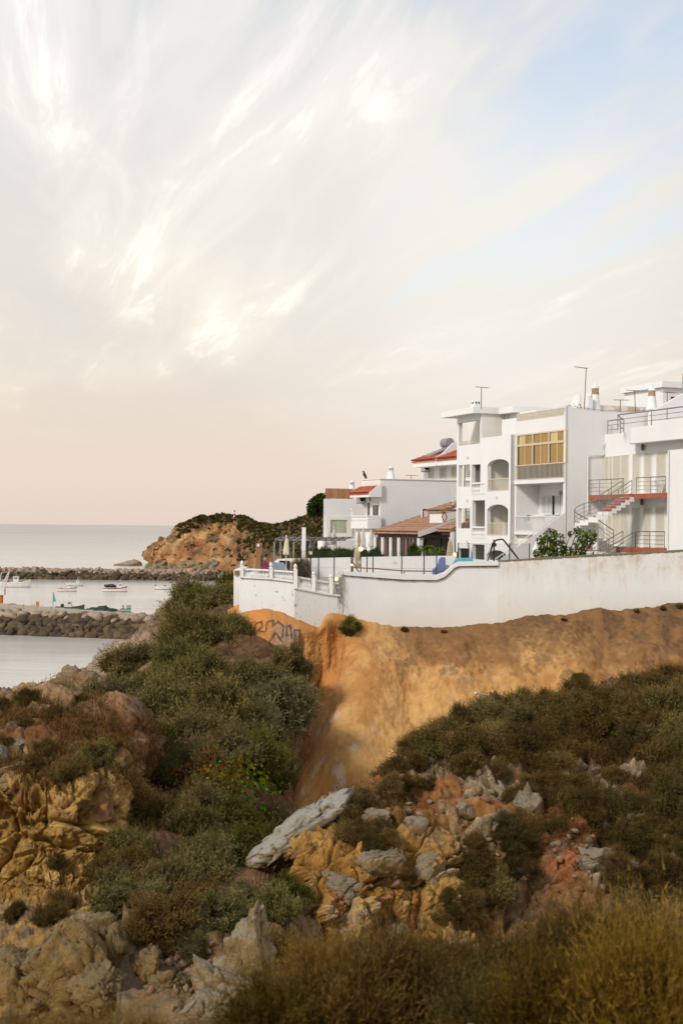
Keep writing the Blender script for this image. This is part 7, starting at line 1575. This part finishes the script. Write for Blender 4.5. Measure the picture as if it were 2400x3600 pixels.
def palm(px, py, d, r, label):
    c = W(px, py, d); e = empty('cycad', Vector((c.x, d, 17.0)), label, 'plant'); MB().lathe((c.x, d, 17.0), [(0.13, 0), (0.10, c.z-17.0)], 8).build('trunk', M['bark'], e)
    for i in range(34):
        a = RND.uniform(0, 6.28); el = RND.uniform(0.1, 1.35); mb = MB(); prev = c.copy(); u = Vector((math.cos(a), math.sin(a), 0)); s = u.cross(Vector((0, 0, 1))); vs = []; m_ = 7
        for k in range(m_+1): t = k/m_; pt = c+u*(r*t*math.cos(el*0.6))+Vector((0, 0, r*(math.sin(el)*t*1.1-0.75*t*t))); wv = 0.10*r*math.sin(math.pi*min(0.97, 0.12+t*0.88)); vs += [pt-s*wv-Vector((0, 0, wv*0.6)), pt, pt+s*wv-Vector((0, 0, wv*0.6))]
        fs = []
        for k in range(m_): fs += [(3*k, 3*k+1, 3*k+4, 3*k+3), (3*k+1, 3*k+2, 3*k+5, 3*k+4)]
        mb.add(vs, fs); o = mb.build('frond', M['leaf_green'], e); at = o.data.attributes.new('tint', 'FLOAT', 'POINT'); at.data.foreach_set('value', np.full(len(o.data.vertices), RND.uniform(0.3, 0.95), np.float32)); o.color = (1.6, 1.7, 0.6, 1)
palm(1498, 1932, 97, 0.75, 'bright green bushy cycad in front of the pavilion, left one'); palm(1542, 1934, 97, 0.65, 'bright green cycad in front of the pavilion, right one')
# leafy tree behind the old wall
def leafy_tree(label, base, blobs, seed, leaf, n_per):
    e = empty('fig_tree', base, label, 'tree'); rs = random.Random(seed); mb = MB()
    for c, r in blobs: mb.tube([base, base+(c-base)*0.45+Vector((rs.uniform(-.2, .2), 0, 0.1)), c], 0.07, 5, 0.02)
    mb.build('trunk', M['bark'], e); Vs = []; Fs = []; Ts = []; k0 = 0; r_ = np.random.RandomState(seed)
    for c, r in blobs:
        n_ = int(n_per*(r/0.6)**2); d = r_.normal(size=(n_, 3)); d /= np.linalg.norm(d, axis=1, keepdims=True); pos_ = np.array(c-base)+d*r*(r_.uniform(0.35, 1.0, n_)**0.5)[:, None]
        nn = d*0.6+r_.normal(size=(n_, 3))*0.5+np.array((0, 0, 0.5)); nn /= np.linalg.norm(nn, axis=1, keepdims=True); s = np.cross(nn, r_.normal(size=(n_, 3))); s /= np.linalg.norm(s, axis=1, keepdims=True); t_ = np.cross(nn, s); k = leaf*r_.uniform(0.6, 1.3, n_)[:, None]
        Vs.append(np.stack([pos_-s*k*0.45, pos_-t_*k*0.6, pos_+s*k*0.45, pos_+t_*k*0.7-np.array((0, 0, 0.25))*k], 1).reshape(-1, 3)); Fs.append(np.arange(n_*4).reshape(-1, 4)+k0); k0 += n_*4; Ts.append(np.repeat(np.clip(r_.uniform(0, 1, n_), 0, 1), 4))
    o = link('crown', np_mesh('crown', np.concatenate(Vs), np.concatenate(Fs), (M['leaf_green'],), False, {'tint': np.concatenate(Ts)}), parent=e); return e, o
tb = W(1960, 1990, 79); bl_ = [(W(x, y, 79+dd), r) for x, y, dd, r in ((1935, 1880, 0, 0.42), (1920, 1915, -.2, 0.5), (1960, 1930, .3, 0.55), (1900, 1900, .2, 0.30), (1893, 1945, 0, 0.34), (1955, 1895, -.3, 0.45), (1990, 1940, .1, 0.36), (1930, 1950, 0, 0.5), (2028, 1862, .1, 0.24), (2045, 1885, -.2, 0.36), (2075, 1880, .2, 0.34), (2035, 1915, 0, 0.36), (2065, 1910, .2, 0.3), (2020, 1945, 0, 0.36), (2085, 1900, 0, 0.22), (2050, 1948, .2, 0.3), (2085, 1956, 0, 0.25), (2005, 1875, 0.2, 0.2))]
e, o = leafy_tree('leafy green fig tree rising behind the old sea wall', Vector((tb.x, 79, GZ)), bl_, 9, 0.125, 330); o.color = (1.5, 1.55, 0.85, 1)
# ornamental chimney, dark arched pole, coloured slabs
c = W(1882, 1968, 80.5); t = W(1882, 1893, 80.5); chimney_round(Vector((c.x, 80.5, GZ)), t.z-GZ, 0.24, 'white ornamental barbecue chimney left of the fig tree', False)
e = empty('arched_pole', W(1735, 1985, 83), 'dark arched pole on a tripod behind the coping', 'pole frame'); MB().tube([W(1735, 1990, 83), W(1735, 1897, 83)], 0.05, 6).build('post', M['black'], e); MB().tube([W(1708, 1985, 83), W(1734, 1908, 83)], 0.035, 6).build('leg', M['black'], e)
MB().tube([W(x, y, 82.8) for x, y in ((1722, 1945), (1726, 1925), (1732, 1909), (1743, 1899), (1758, 1896), (1767, 1897), (1775, 1906), (1800, 1938), (1832, 1980))], 0.055, 6).build('arched_tube', M['black'], e); mb = MB(); c = W(1735, 1915, 82.9); mb.lathe(c-Vector((0, 0, .15)), [(0.02, 0), (0.16, 0.08), (0.14, 0.22), (0.02, 0.3)], 8); mb.build('joint', M['black'], e)
e = empty('blue_slide', W(1545, 2008, 83), 'blue painted slide with a curved flank behind the coping', 'slide'); mb = MB(); pl = [W(x, y, 83) for x, y in ((1522, 2020), (1522, 2003), (1533, 1996), (1541, 1983), (1546, 1966), (1552, 1960), (1565, 1960), (1566, 2020))]; vs = pl+[p+Vector((0, 0.9, 0)) for p in pl]; n_ = len(pl); mb.add(vs, [tuple(range(n_)), tuple(range(2*n_-1, n_-1, -1))]+[(i, (i+1) % n_, (i+1) % n_+n_, i+n_) for i in range(n_)]); mb.build('flank', M['blue'], e); MB().box(W(1567, 0, 83).x, W(1600, 0, 83).x, 83.3, 84, GZ, W(0, 1966, 83).z-0.1).build('ladder_block', M['white'], e)
e = empty('turquoise_slide', W(1628, 1985, 80), 'turquoise rounded slide top showing above the coping', 'slide'); mb = MB(); pl = [W(x, y, 80) for x, y in ((1592, 2000), (1594, 1982), (1600, 1970), (1610, 1963), (1655, 1962), (1662, 1968), (1664, 2000))]; vs = pl+[p+Vector((0, 0.8, 0)) for p in pl]; n_ = len(pl); mb.add(vs, [tuple(range(n_)), tuple(range(2*n_-1, n_-1, -1))]+[(i, (i+1) % n_, (i+1) % n_+n_, i+n_) for i in range(n_)]); mb.build('slide_body', M['turq'], e); a = W(1664, 0, 80); MB().box(a.x+0.005, a.x+0.05, 80.1, 80.7, GZ, W(0, 1975, 80).z).build('slide_leg', M['grey'], e)
# sun loungers and a seated person
for x, lab in ((962, 'grey sun lounger with raised back, left one'), (985, 'grey sun lounger with raised back, right one')):
    p = W(x, 1995, 86); e = empty('sun_lounger', Vector((p.x, 86, GZ)), lab+' behind the balustrade', 'sun lounger', 'sun loungers'); MB().bar((p.x, 85, GZ+0.35), (p.x+0.4, 86.6, GZ+0.35), 0.6, 0.08).build('seat', M['canvas_blue'], e); MB().bar((p.x+0.35, 86.5, GZ+0.36), (p.x-0.1, 87.2, p.z+0.25), 0.55, 0.06).build('backrest', M['canvas_blue'], e)
    for dx, yy in ((-0.25, 85.1), (0.25, 85.1), (0.1, 86.5), (0.6, 86.5)): MB().tube([(p.x+dx, yy, GZ), (p.x+dx, yy, GZ+0.34)], 0.025, 5).build('leg', M['grey'], e)
M['skin'] = plain('skin', (0.45, 0.27, 0.19), 0.6); M['magenta'] = plain('magenta_cloth', (0.22, 0.02, 0.07), 0.8); M['hair'] = plain('dark_hair', (0.03, 0.02, 0.015), 0.7)
hp = W(932, 1962, 84); pe = empty('person', Vector((hp.x, 84, GZ+0.25)), 'person in a dark magenta top sitting behind the terrace balustrade', 'person'); o0 = Vector((hp.x, 84, 0)); zt = hp.z
J = [(0, 0, -0.86), (0, 0, -0.62), (0, 0, -0.38), (0, 0, -0.22), (0, -0.01, -0.08), (0.17, 0, -0.34), (0.25, -0.05, -0.58), (0.12, -0.25, -0.66), (-0.17, 0, -0.34), (-0.25, -0.05, -0.58), (-0.12, -0.25, -0.66), (0.10, -0.40, -0.84), (0.10, -0.46, -1.25), (-0.10, -0.40, -0.84), (-0.10, -0.46, -1.25)]
E_ = [(0, 1), (1, 2), (2, 3), (3, 4), (2, 5), (5, 6), (6, 7), (2, 8), (8, 9), (9, 10), (0, 11), (11, 12), (0, 13), (13, 14)]; R_ = [0.15, 0.14, 0.15, 0.055, 0.10, 0.07, 0.05, 0.035, 0.07, 0.05, 0.035, 0.075, 0.05, 0.075, 0.05]
me = bpy.data.meshes.new('body'); me.from_pydata([(x, y, zt+z-(GZ+0.25)) for x, y, z in J], E_, []); bo = bpy.data.objects.new('body', me); COL.objects.link(bo); bo.parent = pe; sk = bo.modifiers.new('skin', 'SKIN'); 
for v, r in zip(me.skin_vertices[0].data, R_): v.radius = (r, r)
me.skin_vertices[0].data[0].use_root = True; bo.modifiers.new('smooth', 'SUBSURF').levels = 1; bo.modifiers['smooth'].render_levels = 1; me.materials.append(M['magenta'])
mb = MB(); V, Fc = ICO[2]; mb.add([(hp.x+v[0]*0.105, 84+v[1]*0.115-0.02, zt-0.06+v[2]*0.13) for v in V], [tuple(f) for f in Fc]); mb.build('head', M['skin'], pe, smooth=True); mb = MB(); mb.add([(hp.x+v[0]*0.12, 84.02+v[1]*0.12, zt-0.02+max(v[2], -0.3)*0.125) for v in V], [tuple(f) for f in Fc]); mb.build('hair', M['hair'], pe, smooth=True)
# white stick lying on the hill
a = W(1652, 2455, 49); b = W(1715, 2468, 49.5); p1, n_1, _ = E.at(1660, 2475); p2, n_2, _ = E.at(1715, 2480); props(MB().tube([p1+Vector((0, 0, 0.45)), p2+Vector((0, 0, 0.35))], 0.03, 6).build('stick', M['plastic']), 'pale straight stick lying across the shrubs on the hill crest', 'stick')

# ------------------------------------------------------------------ harbour: boats, crane, quay things
for nm, c_ in (('boat_white', (0.72, 0.70, 0.66)), ('boat_blue', (0.10, 0.16, 0.24)), ('boat_red', (0.40, 0.06, 0.04)), ('boat_green', (0.04, 0.12, 0.08)), ('net', (0.025, 0.04, 0.03)), ('orange', (0.62, 0.20, 0.05)), ('bright_green', (0.03, 0.20, 0.09))): M[nm] = plain(nm, c_, 0.5, var=0.2)
def boat(px, py, length_px, label, heading=0.0, stripe='boat_red', hull='boat_white', cabin=0.2, nets=False, mast=True, extra=None):
    d = EYE*FPX/(py-1843); c = W(px, py, d); c.z = 0; L = length_px/FPX*d*1.08; e = empty('fishing_boat', c, label, 'boat', 'moored fishing boats'); e.rotation_euler.z = heading; B_ = L*0.32; H0 = L*0.17
    def rel(mb, name, mat, par=e, **k): 
        o = mb.build(name, mat, None, loc=(0, 0, 0), **k); o.parent = par; return o
    st = [(-0.5, 0.72, 1.0), (-0.25, 0.95, 0.92), (0.0, 1.0, 0.92), (0.25, 0.85, 1.05), (0.42, 0.45, 1.3), (0.52, 0.04, 1.5)]; vs = []; fs = []
    for x, wd, h in st: vs += [(x*L, -B_/2*wd, H0*h), (x*L, -B_/2*wd*0.8, -0.2), (x*L, B_/2*wd*0.8, -0.2), (x*L, B_/2*wd, H0*h), (x*L, B_/2*wd*0.86, H0*h-0.02), (x*L, B_/2*wd*0.8, H0*h*0.62), (x*L, -B_/2*wd*0.8, H0*h*0.62), (x*L, -B_/2*wd*0.86, H0*h-0.02)]
    for i in range(len(st)-1):
        for k in range(8): fs.append((8*i+k, 8*i+8+k, 8*i+8+(k+1) % 8, 8*i+(k+1) % 8))
    fs += [tuple(range(8)), tuple(range(8*len(st)-1, 8*len(st)-9, -1))]; rel(MB().add(vs, fs), 'hull', M[hull])
    for sgn in (-1, 1):
        mb = MB(); vs = []
        for x, wd, h in st: y = sgn*B_/2*wd; vs += [(x*L, y+sgn*0.02, H0*h*0.98), (x*L, y+sgn*0.02, H0*h*0.78), (x*L, y-sgn*0.02, H0*h*0.78), (x*L, y-sgn*0.02, H0*h*0.98)]
        fs = []
        for i in range(len(st)-1):
            for k in range(4): fs.append((4*i+k, 4*i+4+k, 4*i+4+(k+1) % 4, 4*i+(k+1) % 4))
        rel(mb.add(vs, fs), 'gunwale', M[stripe])
        mb = MB(); vs = []
        for x, wd, h in st: y = sgn*B_/2*wd*0.86; vs += [(x*L, y+sgn*0.03, 0.14), (x*L, y+sgn*0.03, -0.1), (x*L, y-sgn*0.1, -0.1), (x*L, y-sgn*0.1, 0.14)]
        rel(mb.add(vs, fs), 'waterline_band', M['boat_green'] if stripe != 'boat_blue' else M['boat_red'])
    if cabin is not None:
        x = cabin*L; cl_ = L*0.17; ch = L*0.17; cb = rel(MB().box(x-cl_/2, x+cl_/2, -B_*0.27, B_*0.27, H0*0.6, H0+ch), 'cabin', M['boat_white'], bevel=0.03); rel(MB().box(x-cl_*0.58, x+cl_*0.58, -B_*0.31, B_*0.31, H0+ch+0.003, H0+ch+0.08), 'cabin_roof', M['boat_white'], cb)
        for k in (-0.27, 0.05): rel(MB().box(x+cl_*k, x+cl_*(k+0.24), -B_*0.27-0.015, -B_*0.27-0.003, H0+ch*0.55, H0+ch*0.88), 'window', M['pane_dark'], cb)
        if mast: rel(MB().tube([(x, 0, H0+ch), (x, 0, H0+ch+L*0.22)], 0.03, 5), 'mast', M['boat_white'])
    if nets:
        for (x, r) in ((-0.32, 0.15), (-0.12, 0.17)):
            V, Fc = ICO[2]; rr = 1+0.18*fbm(V*2+x*9, 3, 5); rel(MB().add([(x*L+v[0]*L*r*q, v[1]*B_*0.45*q, H0*1.2+(v[2]*0.8+0.5)*L*r*0.6*q) for v, q in zip(V, rr)], [tuple(f) for f in Fc]), 'net_pile', M['net'])
    if extra: 
        for x, y, z, s, mt in extra: rel(MB().box(x*L-s, x*L+s, y-s, y+s, H0*0.6, H0*0.6+z), 'deck_gear', M[mt])
    rel(MB().tube([(L*0.5, 0, H0*1.4), (L*0.75, 0, 0.02)], 0.02, 3), 'mooring_rope', M['wire']); return e
boat(52, 2068, 100, 'pale fishing boat at the left edge, behind the crane', 0.1, 'boat_white', cabin=0.05, extra=[(-0.2, 0, 1.2, 0.4, 'boat_red'), (0.2, 0.3, 1.0, 0.3, 'orange')]); boat(236, 2081, 62, 'small white boat with brown gunwale and bow cabin', 0.05, 'boat_red', cabin=0.15, extra=[(-0.3, 0, 0.5, 0.3, 'orange')]); boat(262, 2062, 56, 'white boat half hidden behind the brown-edged one', 0.2, 'boat_white', cabin=0.2)
boat(405, 2081, 76, 'white boat piled with dark green nets', 0.05, 'boat_red', cabin=0.22, nets=True, extra=[(0.02, 0.2, 0.9, 0.25, 'orange')]); boat(577, 2071, 60, 'small open grey boat with an outboard motor', 0.0, 'boat_white', cabin=None, extra=[(-0.47, 0, 1.0, 0.18, 'boat_blue'), (0.0, 0.2, 0.9, 0.16, 'orange'), (0.1, -0.2, 0.8, 0.16, 'boat_red')]); boat(688, 2060, 62, 'boat with a green awning partly hidden by the slope', 0.3, 'boat_blue', cabin=-0.2, extra=[(-0.2, 0, 2.2, 0.5, 'boat_green'), (0.15, 0, 1.1, 0.25, 'boat_red'), (0.3, 0, 0.9, 0.2, 'boat_blue')])
qz = near_bw[1].z-0.8
def qp(px, off): d_ = 268.0+off; v = W(px, 1850, d_); v.z = qz; return v
b1_ = boat(140, 2140, 66, 'white boat with orange gear beside the quay, left of the pier parapet middle', 0.15, 'boat_blue', cabin=-0.25, extra=[(-0.05, 0, 1.8, 0.3, 'orange'), (0.1, 0, 1.3, 0.25, 'boat_white')]); b1_.location = qp(140, 14); b1_.location.z = 2.2
b2_ = boat(245, 2150, 80, 'dark green boat beside the quay next to a green flag', 0.1, 'boat_green', 'boat_green', cabin=0.0, extra=[(-0.25, 0, 0.9, 0.3, 'net')]); b2_.location = qp(248, 14); b2_.location.z = 2.6
for px, wd, h, mt, lab in ((40, 4.4, 1.9, 'net', 'long heap of green netting at the left end of the pier'), (330, 2.6, 1.5, 'net', 'heap of dark netting right of the dark green boat'), (365, 1.8, 1.9, 'net', 'rounded heap of netting in the middle of the pier'), (385, 2.6, 1.4, 'net', 'flat heap of netting left of the green crates')):
    p = qp(px, 0); V, Fc = ICO[3]; rr = 1+0.2*fbm(V*2.4+px, 4, px); mb = MB(); mb.add([(p.x+v[0]*wd*q, p.y+v[1]*1.4, qz+max(v[2], -0.2)*h*q) for v, q in zip(V, rr)], [tuple(f) for f in Fc]); o = props(mb.build('net_heap', M['net']), lab, 'net heap', 'net heaps on the pier')
k_ = 0
for i, x in enumerate((428, 436, 444, 452, 460)):
    for j in range((2, 3, 2, 3, 3)[i]):
        p = qp(x, 1.0); e = empty('crate', Vector((p.x, p.y, qz+0.62*j)), f"green fish crate on the pier, {('leftmost', 'second', 'middle', 'fourth', 'rightmost')[i]} stack, {('bottom', 'second', 'third')[j]} layer", 'crate', 'green crates on the pier'); mb = MB(); w2 = 0.19
        for z in (0.02, 0.2, 0.38, 0.52): mb.box(p.x-w2, p.x+w2, p.y-w2, p.y-w2+0.05, qz+0.62*j+z, qz+0.62*j+z+0.09); mb.box(p.x-w2, p.x+w2, p.y+w2-0.05, p.y+w2, qz+0.62*j+z, qz+0.62*j+z+0.09)
        mb.build('slats', M['bright_green'], e); MB().box(p.x-w2, p.x+w2, p.y-w2+0.06, p.y+w2-0.06, qz+0.62*j, qz+0.62*j+0.05).build('floor', M['bright_green'], e)
p = qp(190, 2); e = empty('flag', p, 'green pennant on a pole on the pier', 'flag'); MB().tube([p, p+Vector((0, 0, 4.2))], 0.05, 5).build('pole', M['grey'], e); mb = MB(); mb.add([p+Vector((0.05, 0, 4.2)), p+Vector((0.55, 0.1, 2.4)), p+Vector((0.0, 0, 2.3)), p+Vector((0.05, 0.05, 4.2)), p+Vector((0.55, 0.15, 2.4)), p+Vector((0.0, 0.05, 2.3))], [(0, 1, 2), (5, 4, 3), (0, 3, 4, 1), (1, 4, 5, 2), (2, 5, 3, 0)]); mb.build('pennant', M['turq'], e)
# crane at the left edge
p = qp(6, 4); e = empty('dock_crane', p, 'rusty white lattice dock crane at the left edge of the pier', 'crane'); MB().lathe(p, [(0.9, 0), (0.7, 1.2), (0.45, 1.6), (0.5, 3.4)], 10).build('pedestal', M['orange'], e); MB().box(p.x-0.7, p.x+0.8, p.y-0.7, p.y+0.7, p.z+3.42, p.z+4.6).build('cab', M['boat_white'], e)
a = p+Vector((0.2, 0, 4.4)); b = W(33, 2010, 272); off = [Vector((-0.45, -0.3, 0)), Vector((0.45, -0.3, 0)), Vector((0.45, 0.3, 0)), Vector((-0.45, 0.3, 0))]; mb = MB()
for q in off: mb.bar(a+q, b+q*0.15, 0.11)
for i in range(9):
    t0, t1 = i/9, (i+1)/9
    for k in range(4): mb.bar(a+(b-a)*t0+off[k]*(1-0.85*t0), a+(b-a)*t1+off[(k+1) % 4]*(1-0.85*t1), 0.07)
mb.build('boom', M['boat_white'], e); MB().tube([b, b+Vector((0.1, 0, -1.6))], 0.03, 4).build('hook_cable', M['rust'], e); a2_ = p+Vector((-0.5, 0, 4.5)); mb = MB(); mb.bar(a2_, a2_+Vector((0.6, 0, 3.2)), 0.1); mb.tube([a2_+Vector((0.6, 0, 3.2)), b], 0.025, 4); mb.build('stay', M['boat_white'], e)

# ------------------------------------------------------------------ headland: beacon, pine, scrub, lone rock
pb_, nn_, m_ = H.at(816, 1816); e = empty('beacon', pb_-Vector((0, 0, 0.5)), 'red and white striped beacon on top of the headland', 'beacon'); b0_ = pb_-Vector((0, 0, 0.5)); hh = W(816, 1793, pb_.y).z-b0_.z
for i in range(5): MB().lathe(b0_+Vector((0, 0, hh*i/5)), [(0.42-0.03*i, 0), (0.39-0.03*i, hh/5-0.002)], 10).build('band', M['boat_red'] if i % 2 == 0 else M['boat_white'], e)
bl_ = [(W(x, y, 240+dd), r) for x, y, dd, r in ((1112, 1774, 0, 1.5), (1130, 1764, 2, 1.6), (1098, 1788, -1, 1.0), (1120, 1790, 1, 1.3), (1140, 1782, 0, 1.5), (1090, 1800, 0, 0.6), (1106, 1797, 0, 0.8))]
e, o = leafy_tree('dark umbrella pine on the hill left of the houses', W(1118, 1826, 240), bl_, 19, 0.5, 60); o.color = (0.5, 0.55, 0.4, 1)
rs_ = random.Random(31); Vh = []; Th = []; sky_y = lambda x: np.interp(x, [620, 690, 830, 980, 1065, 1140, 1250], [1880, 1838, 1824, 1866, 1836, 1812, 1795])
for _ in range(5200):
    x = rs_.uniform(620, 1240); y = rs_.uniform(1800, 1985); band = y < sky_y(x)+9
    if not (band or (x > 845+25*math.sin(y/9.) and y < 1950+22*math.sin(x/31.)) or rs_.random() < 0.035): continue
    if rs_.random() < 0.45: continue
    p, nrm, m = H.at(x, y)
    if m > 14: continue
    r = spx(p, rs_.uniform(5, 13)); me = rs_.choice(SHX); n_ = len(me.vertices); co = np.empty(n_*3, np.float32); me.vertices.foreach_get('co', co); co = co.reshape(-1, 3); a_ = rs_.uniform(0, 6.28); c_, s__ = math.cos(a_), math.sin(a_); k_ = rs_.uniform(-0.25, 0.2)
    q = np.stack([co[:, 0]*c_-co[:, 1]*s__, co[:, 0]*s__+co[:, 1]*c_, co[:, 2]*rs_.uniform(0.7, 1.0)], 1)*r+np.array(p-nrm*r*0.2); Vh.append(q); at = np.empty(n_, np.float32); me.attributes['tint'].data.foreach_get('value', at); Th.append(np.clip(at+k_, 0, 1))
V = np.concatenate(Vh); o = link('headland_scrub', np_mesh('headland_scrub', V, np.arange(len(V)).reshape(-1, 3), (M['leaf'],), False, {'tint': np.concatenate(Th)})); o.color = (0.58, 0.58, 0.34, 1); props(o, 'dark green scrub covering the headland saddle and cliff top', 'scrub', kind='stuff')
o = link('rock', rock_mesh('rock', 811, 3, M['armour'], cuts=8, smooth=True), parent=H.o); put(o, W(440, 1990, 690)+Vector((0, 0, 0.2)), (0, -0.12, 0), (8.5, 5, 3.4))
for i in range(60):
    x = RND.uniform(505, 760); y = 1988+RND.uniform(-8, 14)-(x-505)*0.04; p, nrm, m = H.at(x, y); o = link('rock', RND.choice(rub2), parent=H.o); s_ = RND.uniform(0.7, 2.0); put(o, p, (RND.uniform(0, 6), RND.uniform(0, 6), 0), (s_*1.3, s_, s_))

rank_labels([o for o in bpy.data.objects if o.parent is None and o.get('category') == 'shrub'])
for o in bpy.data.objects:
    if 'look' in o: del o['look']
